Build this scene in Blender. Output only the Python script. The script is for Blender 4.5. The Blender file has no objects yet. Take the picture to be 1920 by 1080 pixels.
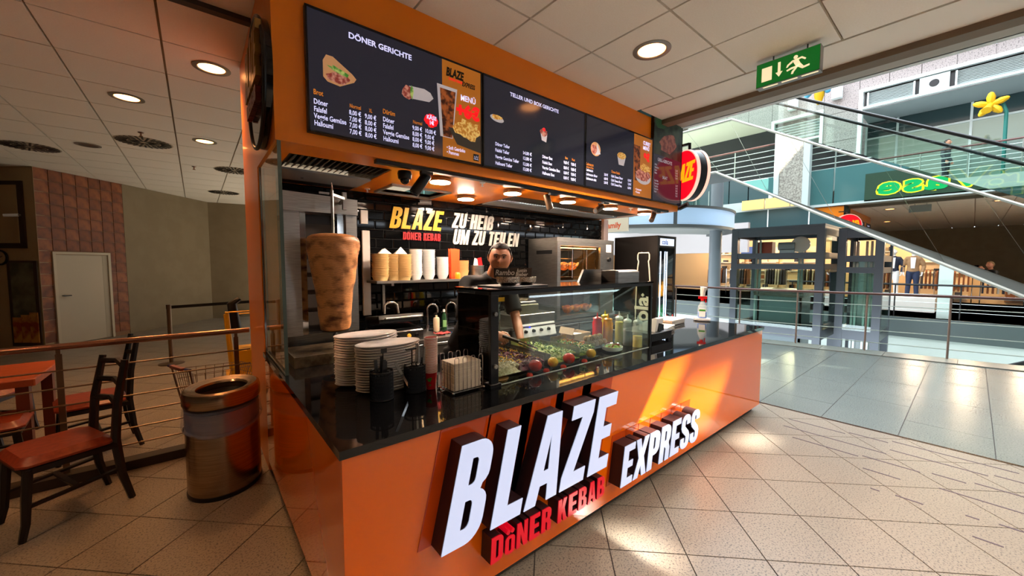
import bpy, bmesh, math, random
from mathutils import Vector, Matrix
from math import pi, sin, cos, radians
random.seed(7)
S = bpy.context.scene
COL = S.collection
# ------------------------------------------------------------------ camera
cam = bpy.data.cameras.new('camera'); cam.sensor_width = 36.0; cam.lens = 36 * 715.12 / 1920
cam.clip_start = 0.02; cam.clip_end = 200
co = bpy.data.objects.new('camera', cam); COL.objects.link(co)
YAW, PIT, ROL = 0.6917, -0.0620, 0.0012
CAM = Vector((-0.3983, -1.4931, 1.6792))
fw = Vector((sin(YAW) * cos(PIT), cos(YAW) * cos(PIT), sin(PIT)))
rt0 = Vector((cos(YAW), -sin(YAW), 0)); up0 = rt0.cross(fw)
rt = rt0 * cos(ROL) + up0 * sin(ROL); up = -rt0 * sin(ROL) + up0 * cos(ROL)
co.matrix_world = Matrix(((rt.x, up.x, -fw.x, CAM.x), (rt.y, up.y, -fw.y, CAM.y), (rt.z, up.z, -fw.z, CAM.z), (0, 0, 0, 1)))
S.camera = co
S.view_settings.view_transform = 'Standard'; S.view_settings.look = 'None'
S.view_settings.exposure = 1.12; S.view_settings.gamma = 1.0; S.view_settings.use_curve_mapping = False
# ------------------------------------------------------------------ sky and sun
w = bpy.data.worlds.new('sky'); S.world = w; w.use_nodes = True
bg = w.node_tree.nodes['Background']; bg.inputs[0].default_value = (0.80, 0.90, 1.0, 1); bg.inputs[1].default_value = 3.8
sl = bpy.data.lights.new('sun', 'SUN'); sl.energy = 10.5; sl.angle = radians(0.53); sl.color = (1.0, 0.93, 0.80)
so = bpy.data.objects.new('sun', sl); COL.objects.link(so)
SUN = Vector((-0.60, 0.50, -0.62)).normalized()
so.rotation_euler = SUN.to_track_quat('-Z', 'Y').to_euler(); so.location = (14, -10, 14)
# ------------------------------------------------------------------ helpers
def lin(v):
    v /= 255.0
    return v / 12.92 if v <= 0.04045 else ((v + 0.055) / 1.055) ** 2.4
def rgb(r, g, b): return (lin(r), lin(g), lin(b), 1)
MATS = {}
def mat(name, col, rough=0.5, metal=0.0, emit=0.0, ecol=None, coat=0.0, alpha=1.0, trans=0.0, ior=1.45, spec=0.5):
    if name in MATS: return MATS[name]
    m = bpy.data.materials.new(name); m.use_nodes = True
    b = m.node_tree.nodes['Principled BSDF']
    b.inputs['Base Color'].default_value = rgb(*col); b.inputs['Roughness'].default_value = rough
    b.inputs['Metallic'].default_value = metal; b.inputs['Coat Weight'].default_value = coat
    b.inputs['Coat Roughness'].default_value = 0.03; b.inputs['Alpha'].default_value = alpha
    b.inputs['Transmission Weight'].default_value = trans; b.inputs['IOR'].default_value = ior
    b.inputs['Specular IOR Level'].default_value = spec
    if emit:
        b.inputs['Emission Color'].default_value = rgb(*(ecol or col)); b.inputs['Emission Strength'].default_value = emit
    MATS[name] = m
    return m
def nodes_of(m): return m.node_tree.nodes, m.node_tree.links, m.node_tree.nodes['Principled BSDF']
def noisy(name, c1, c2, scale=40.0, rough=0.5, metal=0.0, stretch=(1, 1, 1), lo=0.4, hi=0.6, bump=0.0, detail=6, coat=0.0, coords='Object', rvar=0.0):
    """procedural two colour noise material"""
    if name in MATS: return MATS[name]
    m = mat(name, (128, 128, 128), rough, metal, coat=coat); n, l, b = nodes_of(m)
    tc = n.new('ShaderNodeTexCoord'); mp = n.new('ShaderNodeMapping'); mp.inputs['Scale'].default_value = stretch
    nz = n.new('ShaderNodeTexNoise'); nz.inputs['Scale'].default_value = scale; nz.inputs['Detail'].default_value = detail
    cr = n.new('ShaderNodeValToRGB'); cr.color_ramp.elements[0].position = lo; cr.color_ramp.elements[1].position = hi
    cr.color_ramp.elements[0].color = rgb(*c1); cr.color_ramp.elements[1].color = rgb(*c2)
    l.new(tc.outputs[coords], mp.inputs[0]); l.new(mp.outputs[0], nz.inputs['Vector']); l.new(nz.outputs[0], cr.inputs[0])
    l.new(cr.outputs[0], b.inputs['Base Color'])
    if bump:
        bp = n.new('ShaderNodeBump'); bp.inputs['Strength'].default_value = bump; bp.inputs['Distance'].default_value = 0.01
        l.new(nz.outputs[0], bp.inputs['Height']); l.new(bp.outputs[0], b.inputs['Normal'])
    return m
def glassy(name, tint=(235, 245, 242), refl=0.08, opac=0.04, rough=0.0):
    """thin architectural glass: mostly transparent, fresnel reflections"""
    if name in MATS: return MATS[name]
    m = bpy.data.materials.new(name); m.use_nodes = True; n = m.node_tree.nodes; l = m.node_tree.links
    n.clear(); o = n.new('ShaderNodeOutputMaterial'); t = n.new('ShaderNodeBsdfTransparent'); t.inputs[0].default_value = rgb(*tint)
    g = n.new('ShaderNodeBsdfGlossy'); g.inputs['Roughness'].default_value = rough; g.inputs[0].default_value = (1, 1, 1, 1)
    lw = n.new('ShaderNodeFresnel'); ge = n.new('ShaderNodeNewGeometry'); bf = n.new('ShaderNodeMapRange')
    bf.inputs[3].default_value = 1.5; bf.inputs[4].default_value = 1 / 1.5
    l.new(ge.outputs['Backfacing'], bf.inputs[0]); l.new(bf.outputs[0], lw.inputs[0])
    mu = n.new('ShaderNodeMath'); mu.operation = 'MULTIPLY_ADD'; mu.inputs[1].default_value = 1.0; mu.inputs[2].default_value = opac * .3
    mu.use_clamp = True
    mx = n.new('ShaderNodeMixShader'); l.new(lw.outputs[0], mu.inputs[0]); l.new(mu.outputs[0], mx.inputs[0])
    l.new(t.outputs[0], mx.inputs[1]); l.new(g.outputs[0], mx.inputs[2]); l.new(mx.outputs[0], o.inputs[0])
    MATS[name] = m; return m
OFF = {}
def world_off(o):
    v = Vector((0, 0, 0))
    while o is not None:
        if o.name in OFF: v += OFF[o.name]
        o = o.parent
    return v
class MB:
    def __init__(s): s.v = []; s.f = []; s.M = None
    def add(s, vs, fs):
        b = len(s.v)
        s.v += [Vector(p) if s.M is None else s.M @ Vector(p) for p in vs]
        s.f += [tuple(i + b for i in f) for f in fs]; return s
    def box(s, x0, x1, y0, y1, z0, z1):
        return s.add([(x0, y0, z0), (x1, y0, z0), (x1, y1, z0), (x0, y1, z0), (x0, y0, z1), (x1, y0, z1), (x1, y1, z1), (x0, y1, z1)],
                     [(0, 3, 2, 1), (4, 5, 6, 7), (0, 1, 5, 4), (1, 2, 6, 5), (2, 3, 7, 6), (3, 0, 4, 7)])
    def obox(s, c, d, u, hl, hw, ht):
        """oriented box: centre, long axis d, side axis u, half sizes"""
        c = Vector(c); d = Vector(d).normalized(); u = Vector(u); u = (u - d * u.dot(d)).normalized(); t = d.cross(u)
        P = [c + d * a * hl + u * b * hw + t * e * ht for e in (-1, 1) for a, b in ((-1, -1), (1, -1), (1, 1), (-1, 1))]
        return s.add(P, [(0, 3, 2, 1), (4, 5, 6, 7), (0, 1, 5, 4), (1, 2, 6, 5), (2, 3, 7, 6), (3, 0, 4, 7)])
    def bar(s, a, b, w, h, u=(0, 0, 1)):
        a = Vector(a); b = Vector(b)
        return s.obox((a + b) / 2, b - a, Vector(u) if abs((b - a).normalized().dot(Vector(u))) < .99 else Vector((1, 0, 0)), (b - a).length / 2, h / 2, w / 2)
    def cbox(s, x0, x1, y0, y1, z0, z1, c):
        """box with chamfered vertical and top edges"""
        def ring(i, z): return [(x0 + i + c, y0 + i, z), (x1 - i - c, y0 + i, z), (x1 - i, y0 + i + c, z), (x1 - i, y1 - i - c, z),
                                (x1 - i - c, y1 - i, z), (x0 + i + c, y1 - i, z), (x0 + i, y1 - i - c, z), (x0 + i, y0 + i + c, z)]
        V = ring(0, z0) + ring(0, z1 - c) + ring(c * .8, z1)
        F = [tuple(range(7, -1, -1)), tuple(range(16, 24))]
        for k in (0, 8):
            for i in range(8): j = (i + 1) % 8; F.append((k + i, k + j, k + 8 + j, k + 8 + i))
        return s.add(V, F)
    def tube(s, pts, r, n=10, cap=True, closed=False):
        pts = [Vector(p) for p in pts]; m = len(pts); V = []; F = []
        rr = r if isinstance(r, (list, tuple)) else [r] * m
        prev = None
        for i, p in enumerate(pts):
            if closed: d = pts[(i + 1) % m] - pts[i - 1]
            else: d = (pts[min(i + 1, m - 1)] - pts[max(i - 1, 0)])
            d = d.normalized() if d.length > 1e-9 else Vector((0, 0, 1))
            if prev is None:
                a = Vector((0, 0, 1)) if abs(d.z) < .9 else Vector((1, 0, 0)); u = d.cross(a).normalized()
            else:
                u = (prev - d * prev.dot(d)).normalized()
            prev = u; t = d.cross(u)
            for k in range(n):
                an = 2 * pi * k / n; V.append(p + (u * cos(an) + t * sin(an)) * rr[i])
        for i in range(m if closed else m - 1):
            a = i * n; b = ((i + 1) % m) * n
            for k in range(n): j = (k + 1) % n; F.append((a + k, a + j, b + j, b + k))
        if cap and not closed: F.append(tuple(range(n - 1, -1, -1))); F.append(tuple(range((m - 1) * n, m * n)))
        return s.add(V, F)
    def cyl(s, a, b, r, r2=None, n=20): return s.tube([a, b], [r, r if r2 is None else r2], n)
    def lathe(s, prof, c=(0, 0, 0), n=24, sx=1.0, sy=1.0, rot=0.0, cap=True):
        V = []; F = []; c = Vector(c); cr, sr = cos(rot), sin(rot)
        for r, z in prof:
            for k in range(n):
                a = 2 * pi * k / n; x, y = r * cos(a) * sx, r * sin(a) * sy
                V.append(c + Vector((x * cr - y * sr, x * sr + y * cr, z)))
        m = len(prof)
        for i in range(m - 1):
            for k in range(n): j = (k + 1) % n; F.append((i * n + k, i * n + j, (i + 1) * n + j, (i + 1) * n + k))
        if cap:
            if prof[0][0] > 1e-5: F.append(tuple(range(n - 1, -1, -1)))
            if prof[-1][0] > 1e-5: F.append(tuple(range((m - 1) * n, m * n)))
        return s.add(V, F)
    def prism(s, pts, o, r, u, d):
        """2d polygon (convex-ish) on plane o,r,u extruded by vector d"""
        o = Vector(o); r = Vector(r); u = Vector(u); d = Vector(d); n = len(pts)
        V = [o + r * a + u * b for a, b in pts] + [o + r * a + u * b + d for a, b in pts]
        F = [tuple(range(n)), tuple(range(2 * n - 1, n - 1, -1))] + [((i + 1) % n, i, n + i, n + (i + 1) % n) for i in range(n)]
        return s.add(V, F)
    def ball(s, c, r, n=12, sz=1.0, sx=1.0, sy=1.0):
        prof = [(r * sin(pi * i / (n // 2 + 1)) if 0 < i < n // 2 + 1 else 0.0001, -r * sz * cos(pi * i / (n // 2 + 1))) for i in range(n // 2 + 2)]
        return s.lathe(prof, c, n, sx, sy, cap=False)
    def ring(s, c, R, r, n=32, m=8, axis='z', sy=1.0):
        pts = []
        for k in range(n):
            a = 2 * pi * k / n
            p = {'z': (cos(a) * R, sin(a) * R * sy, 0), 'x': (0, cos(a) * R, sin(a) * R * sy), 'y': (cos(a) * R, 0, sin(a) * R * sy)}[axis]
            pts.append(Vector(c) + Vector(p))
        return s.tube(pts, r, m, closed=True)
    def mesh(s, name, m, off=None, smooth=True, fix=True):
        me = bpy.data.meshes.new(name)
        vs = s.v if off is None else [p - off for p in s.v]
        me.from_pydata([tuple(p) for p in vs], [], s.f); 
        if fix:
            bm = bmesh.new(); bm.from_mesh(me); bmesh.ops.recalc_face_normals(bm, faces=bm.faces); bm.to_mesh(me); bm.free()
        if smooth:
            me.shade_smooth(); me.set_sharp_from_angle(angle=radians(38))
        me.materials.append(m); return me
    def build(s, name, m, parent=None, smooth=True, label=None, fix=True, kind=None):
        off = world_off(parent) if parent is not None else Vector((0, 0, 0))
        o = bpy.data.objects.new(name, s.mesh(name, m, off, smooth, fix)); COL.objects.link(o); o.parent = parent
        if label: o['label'] = label
        if kind: o['kind'] = kind
        return o
def thing(name, label, cat, loc=(0, 0, 0), group=None, world=True, rz=0.0):
    o = bpy.data.objects.new(name, None); COL.objects.link(o); o.location = loc; o.rotation_euler = (0, 0, rz)
    o.empty_display_size = 0.1; o['label'] = label; o['category'] = cat
    if group: o['group'] = group
    if world: OFF[o.name] = Vector(loc)
    return o
def tag(o, label, cat, group=None):
    o['label'] = label; o['category'] = cat
    if group: o['group'] = group
    return o
def struct(name, mb, m, smooth=False, parent=None):
    o = mb.build(name, m, parent, smooth)
    if parent is None: o['kind'] = 'structure'
    return o
def sroot(name, loc=(0, 0, 0)):
    o = bpy.data.objects.new(name, None); COL.objects.link(o); o.location = loc; o['kind'] = 'structure'; OFF[o.name] = Vector(loc); return o
def dup(o, loc=None, label=None, group=None, rz=None, scale=None):
    def cp(a, par):
        c = a.copy(); COL.objects.link(c); c.parent = par
        for ch in kids.get(a.name, []): cp(ch, c)
        return c
    kids = {}
    def walk(a):
        kids[a.name] = list(a.children)
        for ch in a.children: walk(ch)
    walk(o); r = cp(o, None)
    if loc is not None: r.location = loc
    if label: r['label'] = label
    if group: r['group'] = group
    if rz is not None: r.rotation_euler = (0, 0, rz)
    if scale: r.scale = scale
    return r
def piece(mesh, name, parent, loc=(0, 0, 0)):
    o = bpy.data.objects.new(name, mesh); COL.objects.link(o); o.parent = parent; o.location = loc; return o
# ---- lettering: font text to mesh, and hand drawn condensed glyphs
def fontmesh(txt, size, bold=0.0, sx=1.0, shear=0.0, align='LEFT', extr=0.0, sp=1.0):
    c = bpy.data.curves.new('t', 'FONT'); c.body = txt; c.size = size; c.offset = bold * size; c.shear = shear; c.align_x = align
    c.extrude = extr; c.resolution_u = 3; c.space_character = sp
    o = bpy.data.objects.new('t', c); me = bpy.data.meshes.new_from_object(o)
    vs = [Vector((v.co.x * sx, v.co.y, v.co.z)) for v in me.vertices]; fs = [tuple(p.vertices) for p in me.polygons]
    bpy.data.objects.remove(o); bpy.data.meshes.remove(me); bpy.data.curves.remove(c)
    return vs, fs
def put(mb, vf, o, r, u, nrm=None):
    o = Vector(o); r = Vector(r); u = Vector(u); nrm = r.cross(u) if nrm is None else Vector(nrm)
    return mb.add([o + r * v.x + u * v.y + nrm * v.z for v in vf[0]], vf[1])
def arc(cx, cy, rx, ry, a0, a1, n=6): return [(cx + rx * cos(radians(a0 + (a1 - a0) * i / n)), cy + ry * sin(radians(a0 + (a1 - a0) * i / n))) for i in range(n + 1)]
W = .46; T = .19
def GL():
    G = {}
    G['L'] = (.42, [[(0, 0), (.42, 0), (.42, .17), (T, .17), (T, 1), (0, 1)]])
    G['E'] = (.42, [[(0, 0), (.42, 0), (.42, .17), (T, .17), (T, .42), (.38, .42), (.38, .58), (T, .58), (T, .83), (.42, .83), (.42, 1), (0, 1)]])
    G['A'] = (.50, [[(0, 0), (.165, 0), (.19, .2), (.31, .2), (.335, 0), (.50, 0), (.37, 1), (.13, 1)], [(.21, .36), (.25, .78), (.29, .36)]])
    G['Z'] = (.42, [[(0, 0), (.42, 0), (.42, .17), (.20, .17), (.42, .84), (.42, 1), (.02, 1), (.02, .83), (.22, .83), (0, .16)]])
    G['T'] = (.42, [[(.115, 0), (.305, 0), (.305, .83), (.42, .83), (.42, 1), (0, 1), (0, .83), (.115, .83)]])
    G['I'] = (T, [[(0, 0), (T, 0), (T, 1), (0, 1)]])
    G['H'] = (W, [[(0, 0), (T, 0), (T, .42), (W - T, .42), (W - T, 0), (W, 0), (W, 1), (W - T, 1), (W - T, .58), (T, .58), (T, 1), (0, 1)]])
    G['N'] = (.48, [[(0, 0), (.16, 0), (.16, .55), (.31, 0), (.48, 0), (.48, 1), (.32, 1), (.32, .45), (.17, 1), (0, 1)]])
    G['M'] = (.62, [[(0, 0), (.15, 0), (.15, .6), (.25, 0), (.37, 0), (.47, .6), (.47, 0), (.62, 0), (.62, 1), (.42, 1), (.31, .42), (.20, 1), (0, 1)]])
    G['X'] = (.50, [[(0, 0), (.17, 0), (.25, .3), (.33, 0), (.5, 0), (.35, .5), (.5, 1), (.33, 1), (.25, .7), (.17, 1), (0, 1), (.15, .5)]])
    G['K'] = (.48, [[(0, 0), (T, 0), (T, .32), (.23, .42), (.30, 0), (.48, 0), (.35, .56), (.47, 1), (.29, 1), (T, .64), (T, 1), (0, 1)]])
    G['U'] = (W, [[(0, 1), (0, .2)] + arc(.2, .2, .2, .2, 180, 270) + arc(W - .2, .2, .2, .2, 270, 360) + [(W, 1), (W - T + .02, 1), (W - T + .02, .2)] + arc(W / 2, .2, .06, .05, 0, -180, 4) + [(T - .02, 1)]])
    o = lambda x0, x1, y0, y1, r: arc(x1 - r, y1 - r, r, r, 0, 90) + arc(x0 + r, y1 - r, r, r, 90, 180) + arc(x0 + r, y0 + r, r, r, 180, 270) + arc(x1 - r, y0 + r, r, r, 270, 360)
    G['O'] = (W, [o(0, W, 0, 1, .19), o(.17, W - .17, .16, .84, .055)])
    G['D'] = (W, [[(0, 0), (.26, 0)] + arc(.26, .2, .2, .2, 270, 360) + arc(.26, .8, .2, .2, 0, 90) + [(0, 1)], [(T - .01, .16), (T - .01, .84)] + arc(.23, .78, .055, .06, 90, 0, 4) + arc(.23, .22, .055, .06, 0, -90, 4)])
    G['B'] = (.47, [[(0, 0), (.27, 0)] + arc(.27, .2, .2, .2, 270, 360) + arc(.30, .36, .17, .15, 0, 70, 4) + arc(.30, .66, .15, .12, -60, 0, 3) + arc(.26, .81, .19, .19, 0, 90) + [(0, 1)],
                    [(T - .01, .16), (T - .01, .43)] + arc(.23, .37, .055, .06, 90, 0, 4) + arc(.23, .22, .055, .06, 0, -90, 4),
                    [(T - .01, .58), (T - .01, .84)] + arc(.22, .79, .05, .05, 90, 0, 4) + arc(.22, .63, .05, .05, 0, -90, 4)])
    G['P'] = (.45, [[(0, 0), (T, 0), (T, .36), (.26, .36)] + arc(.25, .56, .2, .2, 270, 360) + arc(.25, .8, .2, .2, 0, 90) + [(0, 1)],
                    [(T - .01, .52), (T - .01, .84)] + arc(.22, .79, .05, .05, 90, 0, 4) + arc(.22, .57, .05, .05, 0, -90, 4)])
    G['R'] = (.47, [[(0, 0), (T, 0), (T, .4), (.22, .4), (.28, .33), (.28, 0), (.46, 0), (.46, .34), (.40, .46)] + arc(.26, .66, .2, .2, -45, 0, 3) + arc(.26, .8, .2, .2, 0, 90) + [(0, 1)],
                    [(T - .01, .56), (T - .01, .84)] + arc(.22, .79, .05, .05, 90, 0, 4) + arc(.22, .61, .05, .05, 0, -90, 4)])
    G['S'] = (.45, [[(0, .32), (0, .2)] + arc(.2, .2, .2, .2, 180, 270) + arc(.25, .2, .2, .2, 270, 360) + [(.45, .34), (.38, .48), (.18, .66), (.18, .78)] + arc(.225, .8, .045, .05, 180, 0, 4) +
                    [(.27, .70), (.45, .70), (.45, .8)] + arc(.25, .8, .2, .2, 0, 90) + arc(.2, .8, .2, .2, 90, 180) + [(0, .64), (.06, .52), (.27, .34), (.27, .22)] + arc(.225, .2, .045, .05, 0, -180, 4) + [(.18, .32)]])
    G['ß'] = (.46, [[(0, 0), (T, 0), (T, .76)] + arc(.235, .78, .045, .06, 180, 0, 4) + [(.27, .58), (.21, .58), (.21, .44), (.29, .42), (.29, .17), (.22, .17), (.22, 0), (.30, 0)] + arc(.28, .2, .18, .2, 280, 360, 4) + [(.45, .42), (.40, .54), (.45, .66)] + arc(.24, .8, .21, .2, 0, 90) + arc(.2, .8, .2, .2, 90, 180)])
    return G
GLY = GL()
def glyph(ch, extr):
    """returns verts, faces of an extruded glyph of height 1, z from -extr to +extr"""
    wd, polys = GLY[ch]
    c = bpy.data.curves.new('g', 'CURVE'); c.dimensions = '2D'; c.fill_mode = 'BOTH'; c.extrude = extr
    for pl in polys:
        s = c.splines.new('POLY'); s.points.add(len(pl) - 1); s.use_cyclic_u = True
        for i, (x, y) in enumerate(pl): s.points[i].co = (x, y, 0, 1)
    o = bpy.data.objects.new('g', c); me = bpy.data.meshes.new_from_object(o)
    r = ([v.co.copy() for v in me.vertices], [tuple(p.vertices) for p in me.polygons])
    bpy.data.objects.remove(o); bpy.data.meshes.remove(me); bpy.data.curves.remove(c)
    return wd, r
GC = {}
def getg(ch, extr=0.5):
    if (ch, extr) not in GC: GC[(ch, extr)] = glyph(ch, extr)
    return GC[(ch, extr)]
def placeg(mb, ch, o, r, u, n, h, sx, shear, depth, extr=0.5):
    """glyph centred in depth at o"""
    wd, (vs, fs) = getg(ch, extr)
    o = Vector(o); r = Vector(r); u = Vector(u); n = Vector(n)
    mb.add([o + r * (v.x * sx * h + v.y * shear * h) + u * (v.y * h) + n * (v.z / extr * depth / 2) for v in vs], fs)
    return wd * h * sx
ORD = ['first', 'second', 'third', 'fourth', 'fifth', 'sixth', 'seventh', 'eighth', 'ninth', 'tenth', 'eleventh', 'twelfth', 'thirteenth', 'fourteenth', 'fifteenth', 'sixteenth', 'seventeenth', 'eighteenth', 'nineteenth', 'twentieth', 'twenty-first', 'twenty-second', 'twenty-third', 'twenty-fourth', 'twenty-fifth', 'twenty-sixth', 'twenty-seventh', 'twenty-eighth']
def fitsx(txt, size, bold, wd, **k):
    v = fontmesh(txt, size, bold=bold, **k)[0]; a = max(p.x for p in v) - min(p.x for p in v); return wd / a
def clip(poly, f):
    out = []
    for i in range(len(poly)):
        a, b = poly[i], poly[(i + 1) % len(poly)]; fa, fb = f(a), f(b)
        if fa >= 0: out.append(a)
        if (fa >= 0) != (fb >= 0):
            t = fa / (fa - fb); out.append((a[0] + (b[0] - a[0]) * t, a[1] + (b[1] - a[1]) * t))
    return out
# ------------------------------------------------------------------ materials
def granite(name, base, dark, light, sc=55, rough=0.28):
    if name in MATS: return MATS[name]
    m = mat(name, (128, 128, 128), rough); n, l, b = nodes_of(m)
    g = n.new('ShaderNodeNewGeometry')
    v = n.new('ShaderNodeTexNoise'); v.inputs['Scale'].default_value = sc; v.inputs['Detail'].default_value = 3; v.inputs['Roughness'].default_value = .6
    cr = n.new('ShaderNodeValToRGB'); e = cr.color_ramp.elements; e[0].position = .38; e[0].color = rgb(*dark); e[1].position = .47; e[1].color = rgb(*base)
    x = e.new(.62); x.color = rgb(*base); x2 = e.new(.72); x2.color = rgb(*light)
    v2 = n.new('ShaderNodeTexNoise'); v2.inputs['Scale'].default_value = 1.3; v2.inputs['Detail'].default_value = 2
    mr = n.new('ShaderNodeMapRange'); mr.inputs[3].default_value = .86; mr.inputs[4].default_value = 1.1
    mx = n.new('ShaderNodeMix'); mx.data_type = 'RGBA'; mx.blend_type = 'MULTIPLY'; mx.inputs[0].default_value = 1
    l.new(g.outputs['Position'], v.inputs['Vector']); l.new(g.outputs['Position'], v2.inputs['Vector'])
    l.new(v.outputs[0], cr.inputs[0]); l.new(v2.outputs[0], mr.inputs[0]); l.new(cr.outputs[0], mx.inputs[6]); l.new(mr.outputs[0], mx.inputs[7])
    l.new(mx.outputs[2], b.inputs['Base Color']); return m
FLOOR = granite('granite_warm', (144, 134, 120), (92, 87, 83), (162, 152, 138), 95)
FLOOR2 = granite('granite_grey', (108, 115, 112), (86, 93, 90), (124, 130, 126), 90, .25)
GROUT = mat('grout', (70, 64, 60), .8)
BLACKSTONE = noisy('black_granite', (8, 8, 9), (22, 22, 24), 260, .04, lo=.45, hi=.75)
ORANGE = mat('orange_gloss', (246, 112, 6), .06, coat=.6)
ORANGE2 = mat('orange_satin', (248, 136, 14), .3, coat=.15)
STEEL = noisy('brushed_steel', (150, 148, 143), (172, 170, 165), 8, .34, metal=1, stretch=(1, 1, 40))
STEELD = noisy('dark_steel', (96, 94, 90), (118, 116, 112), 8, .32, metal=1, stretch=(1, 1, 40))
CHROME = mat('chrome', (205, 205, 205), .08, metal=1)
BRONZE = mat('bronze_rail', (150, 110, 92), .25, metal=1)
BLACK = mat('black_satin', (14, 14, 15), .35)
BLACKG = mat('black_gloss', (9, 9, 10), .06)
DARKG = mat('anthracite', (58, 62, 66), .4)
TILEB = mat('black_wall_tile', (7, 8, 9), .05, spec=.4)
WHITE = mat('white_paint', (226, 220, 208), .55)
WHITEP = mat('white_plastic', (232, 232, 230), .3)
PORC = mat('porcelain', (222, 218, 214), .08, coat=.5)
CEIL = noisy('ceiling_board', (250, 242, 226), (253, 246, 232), 90, .75, bump=.05)
GLASS = glassy('clear_glass')
GLASSG = glassy('green_glass', (226, 240, 233), opac=.05)
GLASST = glassy('tinted_glass', (60, 64, 66), opac=.02)
WOODB = mat('black_wood', (20, 15, 12), .35)
RUST = noisy('rust_vinyl', (120, 44, 22), (136, 54, 28), 30, .35)
RED = mat('red', (196, 20, 24), .3); YEL = mat('yellow', (235, 170, 12), .35); GRN = mat('green', (60, 140, 40), .5)
CREAM = noisy('cream_wall', (136, 118, 90), (142, 124, 96), 3, .7)
STONE = noisy('pink_stone', (104, 96, 94), (152, 140, 136), 26, .6, lo=.34, hi=.5)
TEAL = mat('teal_glass_panel', (84, 128, 128), .08)
TEALD = mat('dark_teal_panel', (52, 72, 74), .12)
MIRR = mat('polished_steel_mirror', (210, 216, 214), .012, metal=1)
LAMPW = mat('lamp_warm', (255, 170, 95), .5, emit=6, ecol=(255, 165, 95))
LAMPK = mat('lamp_kiosk', (255, 240, 225), .5, emit=200, ecol=(255, 226, 200))
# ------------------------------------------------------------------ floor
fl = sroot('floor')
b = MB(); b.box(-9, 4.83, -16, 20, -.2, -.006); b.build('grout_bed', GROUT, fl, False)
s2 = 2 ** .5; PU, PV = .43, .438; V0 = -2.90
def uv2xy(u, v): return ((u - v) / s2, (u + v) / s2)
g = .0035
tb = MB(); c4 = [(g, g), (PU - g, g), (PU - g, PV - g), (g, PV - g)]
q = [uv2xy(*p) for p in c4]; tb.prism([(a, c) for a, c in q], (0, 0, -.005), (1, 0, 0), (0, 1, 0), (0, 0, .005))
tile_me = tb.mesh('tile', FLOOR, smooth=False)
ntile = 0
for i in range(-14, 22):
    for j in range(-12, 22):
        u0, v0 = i * PU, V0 + j * PV
        pts = [uv2xy(u0 + a, v0 + c) for a, c in c4]; xs = [p[0] for p in pts]; ys = [p[1] for p in pts]
        cx, cy = sum(xs) / 4, sum(ys) / 4
        if not (-2.3 < cx and min(xs) < 4.83 and -2.3 < cy < 4.0): continue
        if min(xs) > .15 and max(xs) < 4.6 and min(ys) > .15: continue
        if cy < -.4 - 1.5 and cx < .5: continue
        d = (Vector((cx, cy, 0)) - CAM); z = d.dot(fw)
        if z < .3 or abs(d.dot(rt)) / z > 1.75: continue
        if max(xs) > 4.825:
            pl = clip(pts, lambda p: 4.825 - p[0])
            if len(pl) < 3: continue
            mb = MB(); mb.prism(pl, (0, 0, -.005), (1, 0, 0), (0, 1, 0), (0, 0, .005)); mb.build('tile', FLOOR, fl, False)
        else:
            x0, y0 = uv2xy(u0, v0); piece(tile_me, 'tile', fl, (x0, y0, 0))
        ntile += 1
# beyond: same tiles joined into one part
far = MB()
for i in range(-40, 60):
    for j in range(-40, 60):
        u0, v0 = i * PU, V0 + j * PV
        pts = [uv2xy(u0 + a, v0 + c) for a, c in c4]; xs = [p[0] for p in pts]; ys = [p[1] for p in pts]; cx, cy = sum(xs) / 4, sum(ys) / 4
        if not (-8 < cx and min(xs) < 4.83 and -6 < cy < 15): continue
        d = (Vector((cx, cy, 0)) - CAM); z = d.dot(fw)
        inner = (-2.3 < cx and -2.3 < cy < 4.0) and not (min(xs) > .15 and max(xs) < 4.6 and min(ys) > .15) and not (cy < -1.9 and cx < .5) and not (z < .3 or abs(d.dot(rt)) / z > 1.75)
        if inner: continue
        if max(xs) > 4.825: pts = clip(pts, lambda p: 4.825 - p[0])
        if len(pts) < 3: continue
        far.prism(pts, (0, 0, -.005), (1, 0, 0), (0, 1, 0), (0, 0, .005))
o = far.build('tile_field', FLOOR, fl, False, kind='stuff', fix=False)
# atrium floor: large slabs
EDGE = [(9.25, 30), (9.25, 1.45), (10.0, -2.2), (10.6, -5.0), (10.6, -16)]
def edge_x(y):
    for (xa, ya), (xb, yb) in zip(EDGE, EDGE[1:]):
        if yb <= y <= ya: return xa + (xb - xa) * (ya - y) / (ya - yb)
    return 9.25
af = sroot('floor_atrium')
b = MB(); b.prism([(4.83, 30), (4.83, -16)] + [(x + .12, y) for x, y in EDGE[::-1]], (0, 0, -.4), (1, 0, 0), (0, 1, 0), (0, 0, .394)); b.build('slab_bed', GROUT, af, False)
rows = 0
y = -2.9
while y < 5.0:
    off = .0 if rows % 2 else .58
    x = 4.86 - off
    while x < 9.1:
        x0, x1 = max(x, 4.86), min(x + 1.18, edge_x(y) - .42)
        if x1 - x0 > .1:
            mb = MB(); mb.prism([(x0 + .003, y + .003), (x1 - .003, y + .003), (min(x1, edge_x(y + .6) - .42) - .003 if x1 > 8 else x1 - .003, y + .597), (x0 + .003, y + .597)], (0, 0, -.006), (1, 0, 0), (0, 1, 0), (0, 0, .006))
            mb.build('slab', FLOOR2, af, False)
        x += 1.18
    y += .6; rows += 1
mb = MB()
for yy in range(5, 24): mb.box(4.86, 8.83, yy + .003, yy + .997, -.006, 0)
for yy in range(-14, -3): mb.box(4.86, edge_x(yy) - .42, yy + .103, yy + 1.097, -.006, 0)
mb.build('slab_field', FLOOR2, af, False, kind='stuff')
kerb = MB()
yk = -14.0
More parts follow.
